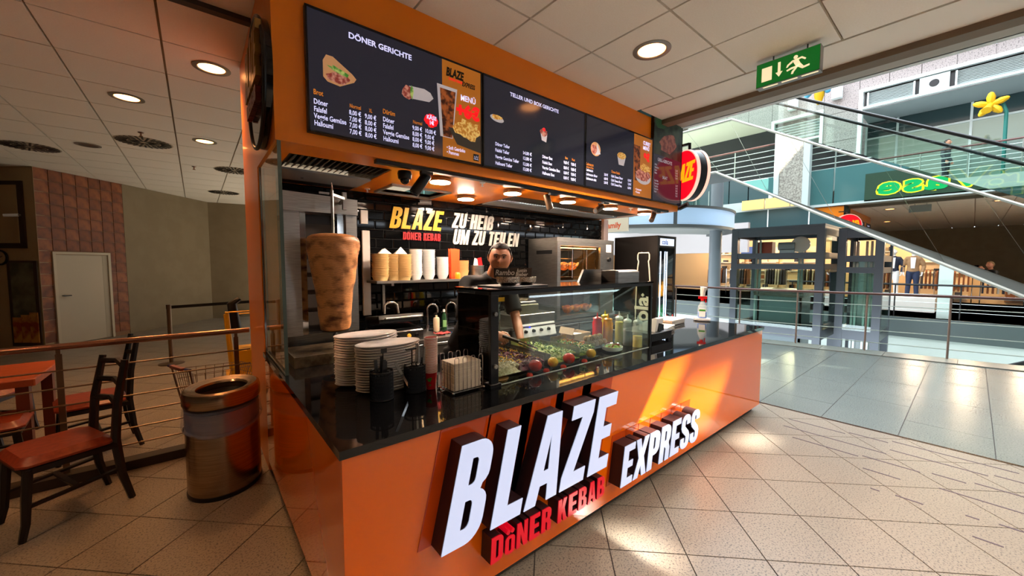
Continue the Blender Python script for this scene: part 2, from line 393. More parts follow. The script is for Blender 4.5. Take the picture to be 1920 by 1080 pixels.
while yk < 8:
    a, c = edge_x(yk), edge_x(yk + .9)
    kerb.prism([(a - .40, yk + .004), (a + .1, yk + .004), (c + .1, yk + .896), (c - .40, yk + .896)], (0, 0, -.006), (1, 0, 0), (0, 1, 0), (0, 0, .02)); yk += .9
kerb.build('kerb', granite('granite_kerb', (132, 138, 131), (108, 114, 108), (148, 152, 146), 90, .3), af, False)
b = MB(); b.box(4.828, 4.845, -14, 0, -.01, .002); b.box(4.852, 4.86, -14, 14, -.01, .003); b.build('expansion_joint', BRONZE, af, False)
# anti slip strips in the hall floor
strips = [(4.52, -.29, -.76), (4.58, -.78, -1.06), (4.65, -1.08, -1.81), (4.66, -1.84, -2.7), (4.27, -.31, -1.08), (4.40, -1.09, -1.65), (4.45, -1.68, -2.4), (4.02, -.45, -.93), (4.06, -.95, -1.30),
          (4.11, -1.36, -1.54), (3.79, -.99, -1.21), (4.16, -1.58, -2.2), (3.85, -1.41, -2.0), (3.45, -1.08, -1.13), (3.47, -1.21, -1.35), (3.52, -1.54, -1.60), (3.55, -1.68, -2.1), (3.245, -1.57, -1.69)]
SM = mat('strip_dark', (88, 74, 84), .6)
for x, ya, yb in strips:
    b = MB(); b.box(x - .007, x + .007, yb, ya, 0, .002); b.build('grip_strip', SM, fl, False)
# lower level
b = MB(); b.box(9, 45, -16, 30, -4.3, -4.2); struct('floor_lower', b, mat('lower_floor', (196, 200, 192), .4))
# ------------------------------------------------------------------ ceiling
ZC = 3.558
ce = sroot('ceiling')
b = MB(); b.box(-9, 3.85, -14, 20, ZC + .03, ZC + .25); b.build('ceiling_void', mat('ceiling_groove', (165, 148, 124), .8), ce, False)
P = .733
HOLES = [(2.76, .40), (-.206, 3.271), (-.924, 4.71), (-.216, 6.123), (-1.638, 7.549)]
cb = MB(); cb.box(.009, P - .009, .009, P - .009, 0, .03); cme = cb.mesh('ceiling_tile', CEIL, smooth=False)
cf = MB(); cnt = 0
for i in range(-12, 10):
    for j in range(-20, 24):
        x0 = -.550 + i * P; y0 = .030 + j * P
        if x0 >= 3.85 - .05: continue
        x1 = min(x0 + P, 3.85)
        near = -3.5 < x0 and -1.6 < y0 < 9.5
        if near and x0 > 0.0 and y0 > 1.3: near = False
        d = Vector((x0 + .36, y0 + .36, ZC)) - CAM; z = d.dot(fw)
        if near and (z < .2 or abs(d.dot(rt)) / z > 1.75 or d.dot(up) / z > 1.1): near = False
        if near and x1 - x0 > P - .01 and cnt < 290:
            piece(cme, 'ceiling_tile', ce, (x0, y0, ZC)); cnt += 1
        else: cf.box(x0 + .009, x1 - .009, y0 + .009, y0 + P - .009, ZC, ZC + .03)
cf.build('ceiling_tile_field', CEIL, ce, False, kind='stuff', fix=False)
b = MB(); b.box(3.862, 4.34, -14, 1.18, ZC - .004, ZC + .25); b.build('edge_strip', mat('ceiling_strip', (250, 243, 228), .7), ce, False)
b = MB(); b.box(4.34, 4.50, -14, 1.18, ZC - .06, ZC + .5); b.build('edge_beam', mat('beam_brown', (120, 104, 84), .6), ce, False)
b = MB(); b.box(4.50, 4.90, -14, 1.18, ZC + .02, ZC + .5); b.build('edge_soffit', mat('soffit_grey', (176, 172, 160), .6), ce, False)
# dark shading rail left of the kiosk head
b = MB(); b.box(-2.0, .0, 2.13, 2.20, ZC - .035, ZC + .01); b.build('curtain_rail', mat('rail_dark', (62, 58, 54), .6), ce, False)
# ------------------------------------------------------------------ unseen deck added above the atrium to block sun, holes aimed for patches
def holed(x0, x1, y0, y1, z, holes, th=.12):
    xs = sorted({x0, x1} | {h[0] for h in holes} | {h[1] for h in holes}); ys = sorted({y0, y1} | {h[2] for h in holes} | {h[3] for h in holes}); m = MB()
    for i in range(len(xs) - 1):
        for j in range(len(ys) - 1):
            cx, cy = (xs[i] + xs[i + 1]) / 2, (ys[j] + ys[j + 1]) / 2
            if any(h[0] < cx < h[1] and h[2] < cy < h[3] for h in holes): continue
            m.box(xs[i], xs[i + 1], ys[j], ys[j + 1], z, z + th)
    return m
ZR = 14.0
def rh(x, y, z, wx, wy):
    k = (ZR - z) / (-SUN.z); X, Y = x - SUN.x * k, y - SUN.y * k
    return (X - wx / 2, X + wx / 2, Y - wy / 2, Y + wy / 2)
RH = [rh(2.15, 0, .53, .75, .62), rh(3.0, 0, .38, 1.0, .42), rh(3.72, -.28, 0, .55, .35), rh(1.35, -.35, 0, .9, .5),
      rh(7.45, .75, 0, .9, .35), rh(8.0, -.1, 0, .7, .5), rh(8.4, -1.15, 0, 1.3, .5), rh(9.0, -2.2, 0, 1.4, .9)]
b = MB(); b.box(4.95, 45, -13.0, -12.8, 3.8, 14); b.box(4.95, 45, -13.0, -12.8, -4.2, -.1); b.box(26.2, 26.5, -13, 24, 3.3, 14); b.box(4.95, 45, 24, 24.2, -4.2, 14); struct('wall_passage', b, STONE)
b = MB(); b.box(4.95, 45, -14.2, -14.0, -.1, 3.8); struct('wall_passage_shop', b, mat('passage_shop', (96, 72, 56), .5))
struct('light_blocker_deck', holed(9, 42, -24, -4.5, ZR, RH), mat('light_blocker_deck', (150, 152, 150), .7))  # added sun blocker, out of view; its holes shape the sun patches
# ================================================================== KIOSK
HC = .9775; YF = 1.2275; ZF = 2.43; YW = 2.60; LK = 4.53; LF = 4.91
# --- counter body
k = thing('kiosk_counter', 'glossy orange L-shaped snack counter with black granite top and lit lettering', 'counter', (0, 0, 0))
b = MB(); b.box(0, LK, 0, .02, .08, HC - .035); b.build('front_panel', ORANGE, k, False)
b = MB(); b.box(0, .02, .021, 2.088, .08, HC - .035); b.build('side_panel', ORANGE, k, False)
b = MB(); b.box(LK - .02, LK, .021, 1.13, .08, HC - .035); b.build('end_panel', ORANGE, k, False)
b = MB(); b.box(.05, LK - .05, .06, 1.1, 0, .08); b.box(.05, .7, 1.1, 2.08, 0, .08); b.build('plinth', mat('plinth', (60, 58, 52), .5), k, False)
b = MB(); b.box(.02, LK - .02, 1.06, 1.09, .08, HC - .035); b.box(.70, .73, 1.09, 2.58, .08, HC - .035); b.build('inner_panel', STEELD, k, False)
top = MB()
top.prism([(-.012, -.015), (LK + .2, -.015), (LK + .2, .0), (LK + .16, 1.13), (.75, 1.13), (.75, YW - .01), (.122, YW - .01), (.122, 2.087), (-.012, 2.087)], (0, 0, HC - .035), (1, 0, 0), (0, 1, 0), (0, 0, .035))
top.v = [Vector((min(v.x, LK + .012), v.y, v.z)) if v.y < .01 and v.x > 4 else (Vector((min(v.x, LK + .012), v.y, v.z)) if v.x > 4 else v) for v in top.v]
o = top.build('granite_top', BLACKSTONE, k, False)
b = MB(); b.box(0.003, LK, -.0005, .0008, .945, .9455)
# --- illuminated letters on the front panel
LB = mat('letter_return', (46, 30, 34), .4)
LW = mat('letter_face_lit', (150, 156, 176), .35, emit=.36, ecol=(214, 224, 255))
LR = mat('letter_face_red', (190, 10, 30), .3, emit=.22, ecol=(236, 10, 40))
HALO = glassy('acrylic_backing', (225, 150, 130), opac=.05)
def sign_word(root, word, xs, z0, h, wds, shear, depth, face_m, y0=0.0, side=LB, thin=.006, small=None):
    for i, ch in enumerate(word):
        gch = {'Ö': 'O'}.get(ch, ch); wd = GLY[gch][0]; hh = h * (small if (small and ch == 'Ö') else 1)
        sx = wds[i] / (wd * hh)
        m = MB(); placeg(m, gch, (xs[i], y0 - depth / 2, z0), (1, 0, 0), (0, 0, 1), (0, -1, 0), hh, sx, shear, depth - thin)
        L = m.build('letter', side, root, True)
        f = MB(); placeg(f, gch, (xs[i], y0 - depth + thin / 2, z0), (1, 0, 0), (0, 0, 1), (0, -1, 0), hh, sx, shear, thin)
        if ch == 'Ö':
            for dx in (.27, .73):
                m2 = MB(); cx = xs[i] + wds[i] * dx + shear * hh; m2.cyl((cx, y0 - .002, z0 + hh + .022), (cx, y0 - depth, z0 + hh + .022), .012, n=12)
                m2.build('umlaut_dot', face_m, L, True)
        f.build('letter_face', face_m, L, True)
sg = thing('blaze_sign', 'big white illuminated italic letters BLAZE standing off the orange counter front', 'sign', (.36, 0, .43))
sign_word(sg, 'BLAZE', [.365, .625, .835, 1.095, 1.335], .425, .455, [.195, .185, .235, .20, .185], .24, .10, LW)
sg = thing('express_sign', 'white illuminated italic letters EXPRESS right of the larger sign on counter front', 'sign', (1.68, 0, .24))
sign_word(sg, 'EXPRESS', [1.675, 1.815, 1.985, 2.145, 2.305, 2.455, 2.615], .225, .262, [.125, .155, .14, .14, .13, .14, .14], .17, .10, LW)
sg = thing('doner_kebab_sign', 'red illuminated letters DöNER KEBAB below the big white sign', 'sign', (.64, 0, .24))
dk = 'DÖNER KEBAB'; xs = []; wd = []; x = .638
for ch in dk:
    ww = .03 if ch == ' ' else (.066 if ch == 'Ö' else .078); xs.append(x); wd.append(ww * .93); x += ww + .009
xs2 = [a for a, c in zip(xs, dk) if c != ' ']; wd2 = [a for a, c in zip(wd, dk) if c != ' ']
sign_word(sg, 'DÖNERKEBAB', xs2, .235, .128, wd2, .06, .085, LR, small=.72)
# acrylic backing plates behind the words (as a part of the counter)
b = MB()
for (xa, wa, z0, h) in [(.30, .28, .42, .52), (.57, .29, .42, .52), (.78, .33, .42, .53), (1.05, .31, .42, .53), (1.28, .30, .42, .53)]:
    b.prism([(0, 0), (wa, 0), (wa + .24 * h, h), (.24 * h, h)], (xa, -.004, z0), (1, 0, 0), (0, 0, 1), (0, .003, 0))
for i in range(7):
    b.prism([(0, 0), (.165, 0), (.165 + .06, .33), (.06, .33)], (1.65 + i * .157, -.004, .20), (1, 0, 0), (0, 0, 1), (0, .003, 0))
b.build('acrylic_backing', mat('acrylic_red_orange', (206, 74, 16), .05), k, False)
# --- kiosk shell
kb = thing('kiosk_canopy', 'orange kiosk fascia and head with side column carrying the menu screens', 'kiosk shell', (0, YF, 0))
b = MB(); b.box(0, LF, YF, YF + .06, ZF, ZC - .002); b.build('fascia_front', ORANGE2, kb, False)
b = MB(); b.box(0, .06, YF + .06, 3.1, ZF, ZC - .002); b.build('fascia_side', ORANGE2, kb, False)
b = MB(); b.box(LF - .06, LF, YF + .06, 3.0, ZF, ZC - .002); b.build('fascia_end', ORANGE2, kb, False)
b = MB(); b.box(0, .12, 2.09, 3.1, 0.0, ZF); b.build('column', ORANGE2, kb, False)
# underside board with openings
op = [(.12, .84, 1.50, 2.58), (1.06, 1.66, 2.02, 2.45), (2.35, 4.75, 1.78, 2.58)]
m = holed(.06, LF - .06, YF + .06, 2.62, ZF, op, .03); m.build('soffit_board', ORANGE2, kb, False)
b = MB(); b.box(.62, 4.7, YF + .02, YF + .07, ZF - .028, ZF - .002); b.build('lamp_track', BLACK, kb, False)
# ceiling hatch
ht = MB(); ht.box(1.04, 1.68, 2.00, 2.02, ZF - .02, ZF + .03); ht.box(1.04, 1.68, 2.45, 2.47, ZF - .02, ZF + .03); ht.box(1.04, 1.06, 2.02, 2.45, ZF - .02, ZF + .03); ht.box(1.66, 1.68, 2.02, 2.45, ZF - .02, ZF + .03)
ht.build('hatch_frame', mat('hatch_grey', (150, 150, 146), .4), kb, False)
b = MB(); b.box(1.06, 1.66, 2.02, 2.45, ZF + .12, ZF + .15); b.build('hatch_lid', mat('hatch_grey', (0, 0, 0)), kb, False)
# --- tiled back wall
wb = sroot('wall_back')
b = MB(); b.box(.12, 4.98, YW + .012, YW + .1, 0, ZF + .05); b.build('grout', mat('grout_black', (24, 24, 25), .7), wb, False)
b = MB(); b.box(4.98, 5.10, YW - .05, YW + .1, 0, 2.44); b.build('end_trim', mat('trim_blush', (170, 150, 140), .6), wb, False)
TH, TW = .0975, .195
def bevtile(w_, h_):
    t = MB(); e = .010; d = .010
    V = [(0, 0, 0), (w_, 0, 0), (w_, 0, h_), (0, 0, h_), (e, -d, e), (w_ - e, -d, e), (w_ - e, -d, h_ - e), (e, -d, h_ - e)]
    t.add(V, [(4, 5, 6, 7), (0, 1, 5, 4), (1, 2, 6, 5), (2, 3, 7, 6), (3, 0, 4, 7)]); return t
full = bevtile(TW - .003, TH - .003).mesh('wall_tile', TILEB, smooth=False); half = bevtile(TW / 2 - .003, TH - .003).mesh('wall_tile_half', TILEB, smooth=False)
nt = 0; low = MB()
for r_ in range(25):
    z0 = r_ * TH + .005
    if z0 > 2.44: break
    x = .12 + (0 if r_ % 2 else -TW / 2)
    while x < 4.95:
        vis = z0 > 1.0 and not (x > 3.4 and z0 < 2.0) and not (x < .85 and z0 < 2.1)
        if x < .12: xx, me, ww = .12, half, TW / 2
        else: xx, me, ww = x, full, TW
        if vis: piece(me, 'wall_tile', wb, (xx, YW + .011, z0)); nt += 1
        else:
            tt = bevtile(ww - .003, TH - .003); low.add([Vector((xx, YW + .011, z0)) + p for p in tt.v], tt.f)
        x += TW
low.build('wall_tile_field', TILEB, wb, False, kind='stuff')
# lettering on the tiles
def wall_word(name, label, rows_, m, yy=YW - .006):
    t = thing(name, label, 'sign', (rows_[0][1], yy, rows_[0][3]))
    for word, x0, x1, z0, h, shear in rows_:
        tot = sum(GLY[c][0] * h if c != ' ' else .2 * h for c in word) + .07 * h * (len(word) - 1)
        sc = (x1 - x0 - shear * h) / tot; x = x0
        for ch in word:
            if ch == ' ': x += .27 * h * sc; continue
            mb = MB(); placeg(mb, ch, (x, yy, z0), (1, 0, 0), (0, 0, 1), (0, -1, 0), h, sc, shear, .012); mb.build('letter', m, t, True)
            x += (GLY[ch][0] + .07) * h * sc
    return t
YL = mat('letter_yellow', (188, 146, 20), .3); RL = mat('letter_red', (160, 22, 26), .3); WL = mat('letter_white', (180, 180, 176), .3)
wall_word('wall_lettering', 'yellow BLAZE lettering on the black tiled back wall', [('BLAZE', 1.245, 1.925, 2.075, .235, .22)], YL)
wall_word('wall_lettering', 'small red DÖNER KEBAB lettering on black tiles under the yellow word', [('DONER KEBAB', 1.40, 1.875, 1.955, .085, .05)], RL)
b = MB()
for dx in (1.462, 1.482): b.ball((dx, YW - .008, 2.052), .006, 8)
o = b.build('umlaut_dots', RL, [x for x in bpy.data.objects if x.name.startswith('wall_lettering') and x.get('label', '').startswith('small red')][0])
wall_word('wall_lettering', 'white two-line slogan ZU HEIß UM ZU TEILEN on black tiles', [('ZU HEIß', 2.03, 2.68, 2.125, .185, .2), ('UM ZU TEILEN', 2.04, 3.12, 1.925, .185, .2)], WL)
# white cable ducts beside grill
t = thing('cable_duct', 'white vertical cable duct on the tiles right of the meat grill', 'duct', (.98, YW - .03, 1.14))
b = MB(); b.cbox(.945, 1.025, YW - .03, YW, 1.14, 2.03, .004); b.build('cover', mat('duct', (190, 186, 180), .5), t, False)
b = MB(); b.cbox(.935, 1.01, YW - .03, YW, 2.10, 2.24, .004); b.build('junction_box', mat('duct', (0, 0, 0)), t, False)
# --- left glass screen
t = thing('glass_screen', 'clear side glass pane with steel edge post above left counter edge', 'glass screen', (.02, 1.25, HC))
b = MB(); b.box(.012, .024, YF + .005, 2.055, HC + .002, ZF - .002); b.build('pane', GLASS, t, False)
b = MB(); b.cbox(.005, .035, 2.058, 2.088, HC, ZF - .004, .004); b.build('edge_post', CHROME, t, False)
b = MB(); b.box(.009, .0115, YF + .006, 2.05, HC + .001, HC + .012); b.build('bottom_channel', STEEL, t, False)
b = MB(); b.box(.008, .028, YF - .004, YF + .0045, HC + .002, ZF - .002); b.build('front_edge', mat('glass_edge', (90, 110, 104), .2), t, False)
# --- menu screens
SCR = mat('screen_dark', (20, 21, 27), .12, emit=.018, ecol=(150, 150, 190))
TXW = mat('screen_text_white', (230, 230, 250), .5, emit=.42, ecol=(205, 205, 250)); TXO = mat('screen_text_orange', (200, 120, 30), .5, emit=.27, ecol=(230, 130, 30))
TXR = mat('screen_red', (200, 20, 30), .5, emit=.5, ecol=(225, 15, 25)); TXK = mat('screen_black', (14, 12, 10), .5)
SOR = mat('screen_orange', (196, 120, 36), .4, emit=.14, ecol=(205, 122, 34))
def smat(n, c): return mat('screen_' + n, c, .5, emit=.17, ecol=c)
def snoise(n, c1, c2, sc=30):
    nm = 'screen_' + n
    if nm in MATS: return MATS[nm]
    m = noisy(nm, c1, c2, sc, .5, lo=.42, hi=.58); N, L, B = nodes_of(m); cr = [x for x in N if x.type == 'VALTORGB'][0]
    L.new(cr.outputs[0], B.inputs['Emission Color']); B.inputs['Emission Strength'].default_value = .2; return m
MEAT = snoise('meat', (150, 60, 50), (214, 150, 130)); BREAD = smat('bread', (214, 160, 110)); WRAP = smat('wrap', (205, 200, 205)); SALAD = snoise('salad', (70, 140, 50), (190, 210, 120))
FRIES = snoise('fries', (200, 130, 40), (244, 206, 120), 50); COLA = snoise('cola', (60, 22, 10), (170, 90, 40), 22); BOXD = smat('box_dark', (60, 54, 46))
class TV:
    def __init__(s, x0, w_, z0, h_, label, group='menu screens on the fascia'):
        s.x0, s.z0, s.w, s.h, s.n = x0, z0, w_, h_, 0
        s.t = thing('menu_screen', label, 'screen', (x0 + w_ / 2, YF - .035, z0), group)
        m = MB(); m.box(x0 + .004, x0 + w_ - .004, YF - .033, YF - .001, z0, z0 + h_); m.build('housing', BLACK, s.t, False)
        bz = MB(); e = .013
        for a in ((x0 + .004, x0 + w_ - .004, z0, z0 + e), (x0 + .004, x0 + w_ - .004, z0 + h_ - e, z0 + h_), (x0 + .004, x0 + .004 + e, z0 + e, z0 + h_ - e), (x0 + w_ - .004 - e, x0 + w_ - .004, z0 + e, z0 + h_ - e)):
            bz.box(a[0], a[1], YF - .040, YF - .0335, a[2], a[3])
        bz.build('bezel', BLACKG, s.t, False)
        m = MB(); m.box(x0 + .017, x0 + w_ - .017, YF - .036, YF - .0335, z0 + e, z0 + h_ - e); m.build('display', SCR, s.t, False)
        s.y = YF - .0365
    def lay(s): s.n += 1; return s.y - .00025 * s.n
    def texts(s, name, items, m):
        y = s.lay()
        for tx, u, v, size, kw in items:
            b = MB(); put(b, fontmesh(tx, size, **kw), (s.x0 + u, y, s.z0 + v), (1, 0, 0), (0, 0, 1)); b.build(name, m, s.t, False, fix=False)
    def poly(s, name, pts, m):
        b = MB(); y = s.lay(); b.prism(pts, (s.x0, y, s.z0), (1, 0, 0), (0, 0, 1), (0, .0002, 0)); b.build(name, m, s.t, False)
    def rect(s, name, u0, u1, v0, v1, m): s.poly(name, [(u0, v0), (u1, v0), (u1, v1), (u0, v1)], m)
    def blob(s, name, u, v, a, b_, m, n=14, jag=.0, rot=0):
        pts = []
        for k_ in range(n):
            r_ = 1 + jag * (random.random() - .5) * 2; an = 2 * pi * k_ / n; x, y = cos(an) * a * r_, sin(an) * b_ * r_
            pts.append((u + x * cos(rot) - y * sin(rot), v + x * sin(rot) + y * cos(rot)))
        s.poly(name, pts, m)
bb_ = .020
B_ = dict(bold=bb_, sx=fitsx('Veggie Gemüse', .045, bb_, .195)); BT = dict(bold=bb_, sx=fitsx('Veggie Gemüse Teller', .042, bb_, .285)); BB = dict(bold=bb_, sx=fitsx('Veggie Gemüse Box', .042, bb_, .26))
B2 = dict(bold=bb_, sx=fitsx('8,00 €', .042, bb_, .078)); B3 = dict(bold=bb_, sx=fitsx('14,00 €', .042, bb_, .11)); BC = dict(bold=bb_, sx=fitsx('Chili Cheese Döner', .040, bb_, .24))
TZ = 2.5064; TX = .1698
# screen 1
s1 = TV(TX, 1.33, TZ, .765, 'leftmost menu screen headed DÖNER GERICHTE with pita and wrap pictures')
s1.rect('advert_panel', .952, 1.312, .014, .751, SOR)
s1.texts('menu_lettering', [('DÖNER GERICHTE', .26, .655, .052, dict(bold=.03, sx=fitsx('DÖNER GERICHTE', .052, .03, .44)))] +
         [(a, .04, v, .045, B_) for a, v in zip(('Döner', 'Falafel', 'Veggie Gemüse', 'Halloumi'), (.178, .132, .090, .046))] +
         [(a, .253, v - .004, .042, B2) for a, v in zip(('8,00 €', '7,00 €', '7,00 €', '7,00 €'), (.168, .126, .086, .044))] +
         [(a, .355, v - .004, .042, B2) for a, v in zip(('9,00 €', '8,00 €', '8,00 €', '8,00 €'), (.168, .126, .086, .044))] +
         [(a, .48, v, .045, B_) for a, v in zip(('Döner', 'Falafel', 'Veggie Gemüse', 'Halloumi'), (.172, .128, .084, .040))] +
         [(a, .70, v - .004, .042, B2) for a, v in zip(('9,00 €', '8,00 €', '8,00 €', '8,00 €'), (.168, .126, .086, .044))] +
         [(a, .80, v - .004, .042, B2) for a, v in zip(('10,00 €', '9,00 €', '9,00 €', '9,00 €'), (.168, .126, .086, .044))], TXW)
s1.texts('price_headings', [('Brot', .04, .236, .045, B_), ('Normal', .257, .209, .036, dict(bold=.01, sx=fitsx('Normal', .036, .01, .072))), ('XL', .385, .209, .036, dict(bold=.01, sx=.5)), ('Dürüm', .48, .226, .045, B_), ('Normal', .705, .209, .036, dict(bold=.01, sx=fitsx('Normal', .036, .01, .072))), ('XL', .83, .209, .036, dict(bold=.01, sx=.5))], TXO)
s1.poly('pita_picture', [(.10, .36), (.125, .335), (.20, .325), (.29, .375), (.305, .40), (.28, .425), (.16, .50), (.12, .50), (.10, .46)], BREAD)
s1.blob('pita_meat', .19, .375, .082, .036, MEAT, 16, .2, .12); s1.blob('pita_salad', .19, .42, .06, .018, SALAD, 12, .3, -.25)
s1.poly('wrap_picture', [(.66, .38), (.84, .395), (.875, .43), (.85, .465), (.80, .48), (.68, .47)], WRAP)
s1.blob('wrap_filling', .665, .42, .045, .05, MEAT, 14, .2); s1.blob('wrap_salad', .70, .43, .012, .048, SALAD, 10, .2)
s1.blob('price_star', .855, .262, .058, .048, TXR, 28, .09)
s1.texts('star_lettering', [('KÄSE', .857, .270, .040, dict(bold=.04, sx=.9, align='CENTER')), ('1€', .857, .232, .040, dict(bold=.04, sx=.9, align='CENTER'))], TXW)
s1.texts('advert_title', [('BLAZE', .985, .64, .088, dict(bold=.05, sx=.62, shear=.2)), ('EXPRESS', 1.13, .60, .050, dict(bold=.04, sx=.66, shear=.2))], TXK)
s1.texts('advert_subtitle', [('DöNER KEBAB', 1.01, .612, .024, dict(bold=.03, sx=.8)), ('+6€', 1.075, .36, .135, dict(bold=.06, sx=.95))], TXR)
s1.poly('cola_glass', [(.93, .165), (1.04, .165), (1.085, .555), (.905, .555)], WRAP); s1.poly('cola_drink', [(.955, .17), (1.035, .17), (1.07, .53), (.93, .53)], COLA)
s1.poly('fries_tray', [(1.0, .25), (1.08, .13), (1.312, .10), (1.312, .24)], BOXD)
s1.blob('fries', 1.19, .265, .13, .075, FRIES, 22, .22)
s1.texts('advert_lettering', [('MENÜ', 1.115, .485, .062, dict(bold=.025, sx=.85)), ('• Soft Getränke', .985, .078, .038, B2), ('• Pommes', .985, .042, .038, B2)], TXW)
s1.rect('halal_badge', 1.235, 1.29, .03, .085, TXK); s1.texts('badge_lettering', [('HALAL', 1.2625, .04, .015, dict(align='CENTER')), ('حلال', 1.2625, .06, .018, dict(align='CENTER'))], TXW)
# screen 2
s2_ = TV(TX + 1.33, 1.33, TZ, .765, 'second menu screen from left headed TELLER UND BOX GERICHTE')
s2_.texts('menu_lettering', [('TELLER UND BOX GERICHTE', .30, .66, .046, dict(bold=.028, sx=fitsx('TELLER UND BOX GERICHTE', .046, .028, .62)))] +
          [(a, .135, v, .040, BT) for a, v in zip(('Döner Teller', 'Falafel Teller', 'Veggie Gemüse Teller', 'Halloumi Teller'), (.200, .148, .092, .038))] +
          [(a, .45, v, .040, B3) for a, v in zip(('14,00 €', '13,00 €', '13,00 €', '13,00 €'), (.182, .134, .082, .036))] +
          [(a, .70, v, .040, BB) for a, v in zip(('Döner Box', 'Falafel Box', 'Veggie Gemüse Box', 'Halloumi Box'), (.192, .140, .090, .038))] +
          [(a, 1.0, v, .040, B2) for a, v in zip(('9,00 €', '8,00 €', '8,00 €', '8,00 €'), (.188, .136, .086, .036))] +
          [(a, 1.11, v, .040, B2) for a, v in zip(('9,00 €', '9,00 €', '9,00 €', '9,00 €'), (.188, .136, .086, .036))], TXW)
s2_.texts('price_headings', [('Box', 1.02, .238, .034, B2), ('Maxi', 1.12, .238, .034, B2)], TXO)
s2_.blob('plate_picture', .155, .428, .075, .028, WRAP, 16, 0, -.1); s2_.blob('plate_food', .15, .438, .06, .022, FRIES, 14, .2)
s2_.poly('box_picture', [(.69, .355), (.75, .345), (.765, .43), (.67, .44)], WRAP); s2_.blob('box_food', .715, .435, .055, .035, MEAT, 14, .25); s2_.blob('box_tomato', .72, .46, .02, .018, TXR, 10)
# screen 3
s3 = TV(TX + 2.66, 1.33, TZ, .765, 'third menu screen from left with flatbread and bowl pictures')
s3.rect('advert_panel', .905, 1.312, .014, .751, SOR)
s3.texts('menu_lettering', [(a, .022, v, .038, BC) for a, v in zip(('Lahmacun', 'Lahmacun döner', 'Lahmacun salat'), (.172, .126, .082))] + [(a, .33, v, .038, B2) for a, v in zip(('3,00 €', '6,00 €', '5,00 €'), (.166, .122, .078))] +
         [(a, .46, v, .038, BC) for a, v in zip(('Chili Cheese Döner', 'Chili Cheese Bowl', 'Chili Cheese Fries'), (.168, .122, .078))] + [(a, .79, v, .038, B2) for a, v in zip(('8,00 €', '7,00 €', '6,00 €'), (.166, .122, .078))], TXW)
s3.texts('price_headings', [('Lahmacun', .022, .232, .042, B2), ('türkische Pizza', .022, .204, .028, B2), ('Cheese Kebab', .46, .218, .040, B2)], TXO)
s3.blob('flatbread_picture', .175, .425, .085, .075, BREAD, 18); s3.poly('flatbread_wrap', [(.17, .36), (.26, .385), (.20, .50)], WRAP); s3.blob('flatbread_meat', .145, .42, .05, .05, MEAT, 12, .1)
s3.poly('bowl_picture', [(.60, .33), (.70, .33), (.735, .43), (.57, .43)], WRAP); s3.blob('bowl_food', .653, .44, .082, .04, FRIES, 16, .1)
s3.texts('advert_lettering', [('CURRY', 1.10, .66, .060, dict(bold=.045, sx=.85)), ('MENÜ', 1.10, .60, .060, dict(bold=.045, sx=.85)), ('• Currywurst', .95, .085, .034, B2), ('• Pommes', .95, .05, .034, B2)], TXW)
s3.texts('advert_price', [('9€', 1.12, .47, .125, dict(bold=.06, sx=.9))], TXR)
s3.poly('cola_glass', [(.93, .20), (1.03, .20), (1.05, .62), (.90, .62)], COLA); s3.blob('curry_plate', 1.12, .26, .17, .09, WRAP, 20); s3.blob('curry_sausage', 1.11, .28, .15, .075, MEAT, 20, .15); s3.blob('curry_fries', 1.16, .37, .11, .05, FRIES, 16, .25)
# screen 4 portrait
s4 = TV(TX + 3.99, .765, TZ, 1.33, 'tall portrait menu screen with grill photograph at the far end')
s4.rect('grill_photo', .02, .745, .60, 1.31, snoise('grill', (18, 26, 24), (44, 58, 44), 6)); s4.blob('photo_steak', .38, .78, .22, .12, snoise('steak', (86, 44, 40), (130, 80, 66), 14), 16, .2, .3); s4.blob('photo_leaf', .20, 1.05, .16, .09, smat('leaf', (40, 70, 44)), 12, .4, .6)
s4.texts('menu_lettering', [('GRILL-GERICHTE', .12, .52, .058, dict(bold=.03, sx=.85)), ('SALAT', .25, .31, .052, dict(bold=.03, sx=.85))] +
         [(a, .05, v, .034, B2) for a, v in zip(('Köfte', 'Hähnchen', 'Lamm', 'Adana'), (.455, .42, .385, .35))] + [(a, .58, v, .034, B2) for a, v in zip(('12,00 €', '12,00 €', '14,00 €', '13,00 €'), (.455, .42, .385, .35))] +
         [(a, .05, v, .034, B2) for a, v in zip(('Salat klein', 'Hirtensalat', 'Thunfisch', 'Hähnchen', 'Falafel'), (.25, .215, .18, .145, .11))] + [(a, .60, v, .034, B2) for a, v in zip(('5,00 €', '6,00 €', '7,00 €', '7,00 €', '7,00 €'), (.25, .215, .18, .145, .11))], smat('text_dim', (170, 175, 185)))
# --- disc lamps under the canopy
def disc_lamp(x, y, z, label):
    t = thing('disc_lamp', label, 'ceiling lamp', (x, y, z), 'round surface lamps under the canopy')
    m = MB(); m.lathe([(.084, -.001), (.094, -.004), (.094, -.032), (.088, -.036)], (x, y, z), 32); m.build('rim', mat('lamp_rim', (150, 120, 84), .35, metal=.6), t)
    m = MB(); m.lathe([(.087, -.0361), (.087, -.039), (.0001, -.039)], (x, y, z), 32, cap=False); m.build('diffuser', LAMPK, t)
    return t
labs = ['round glowing lamp under canopy nearest the meat grill', 'round glowing lamp in the back row near the wall slogan', 'round glowing lamp second from left in the front row under canopy', 'round glowing lamp third from left in the front row under canopy', 'round glowing lamp fourth from left in the front row under canopy', 'round glowing lamp at the far right end under canopy']
for (x, y), l_ in zip([(1.28, 1.52), (2.02, 2.18 - .45), (2.11, 1.53), (2.94, 1.53), (3.75, 1.53), (4.55, 1.53)], labs):
    if 'back row' in l_: x, y = 1.93, 2.12
    disc_lamp(x, y, ZF, l_)
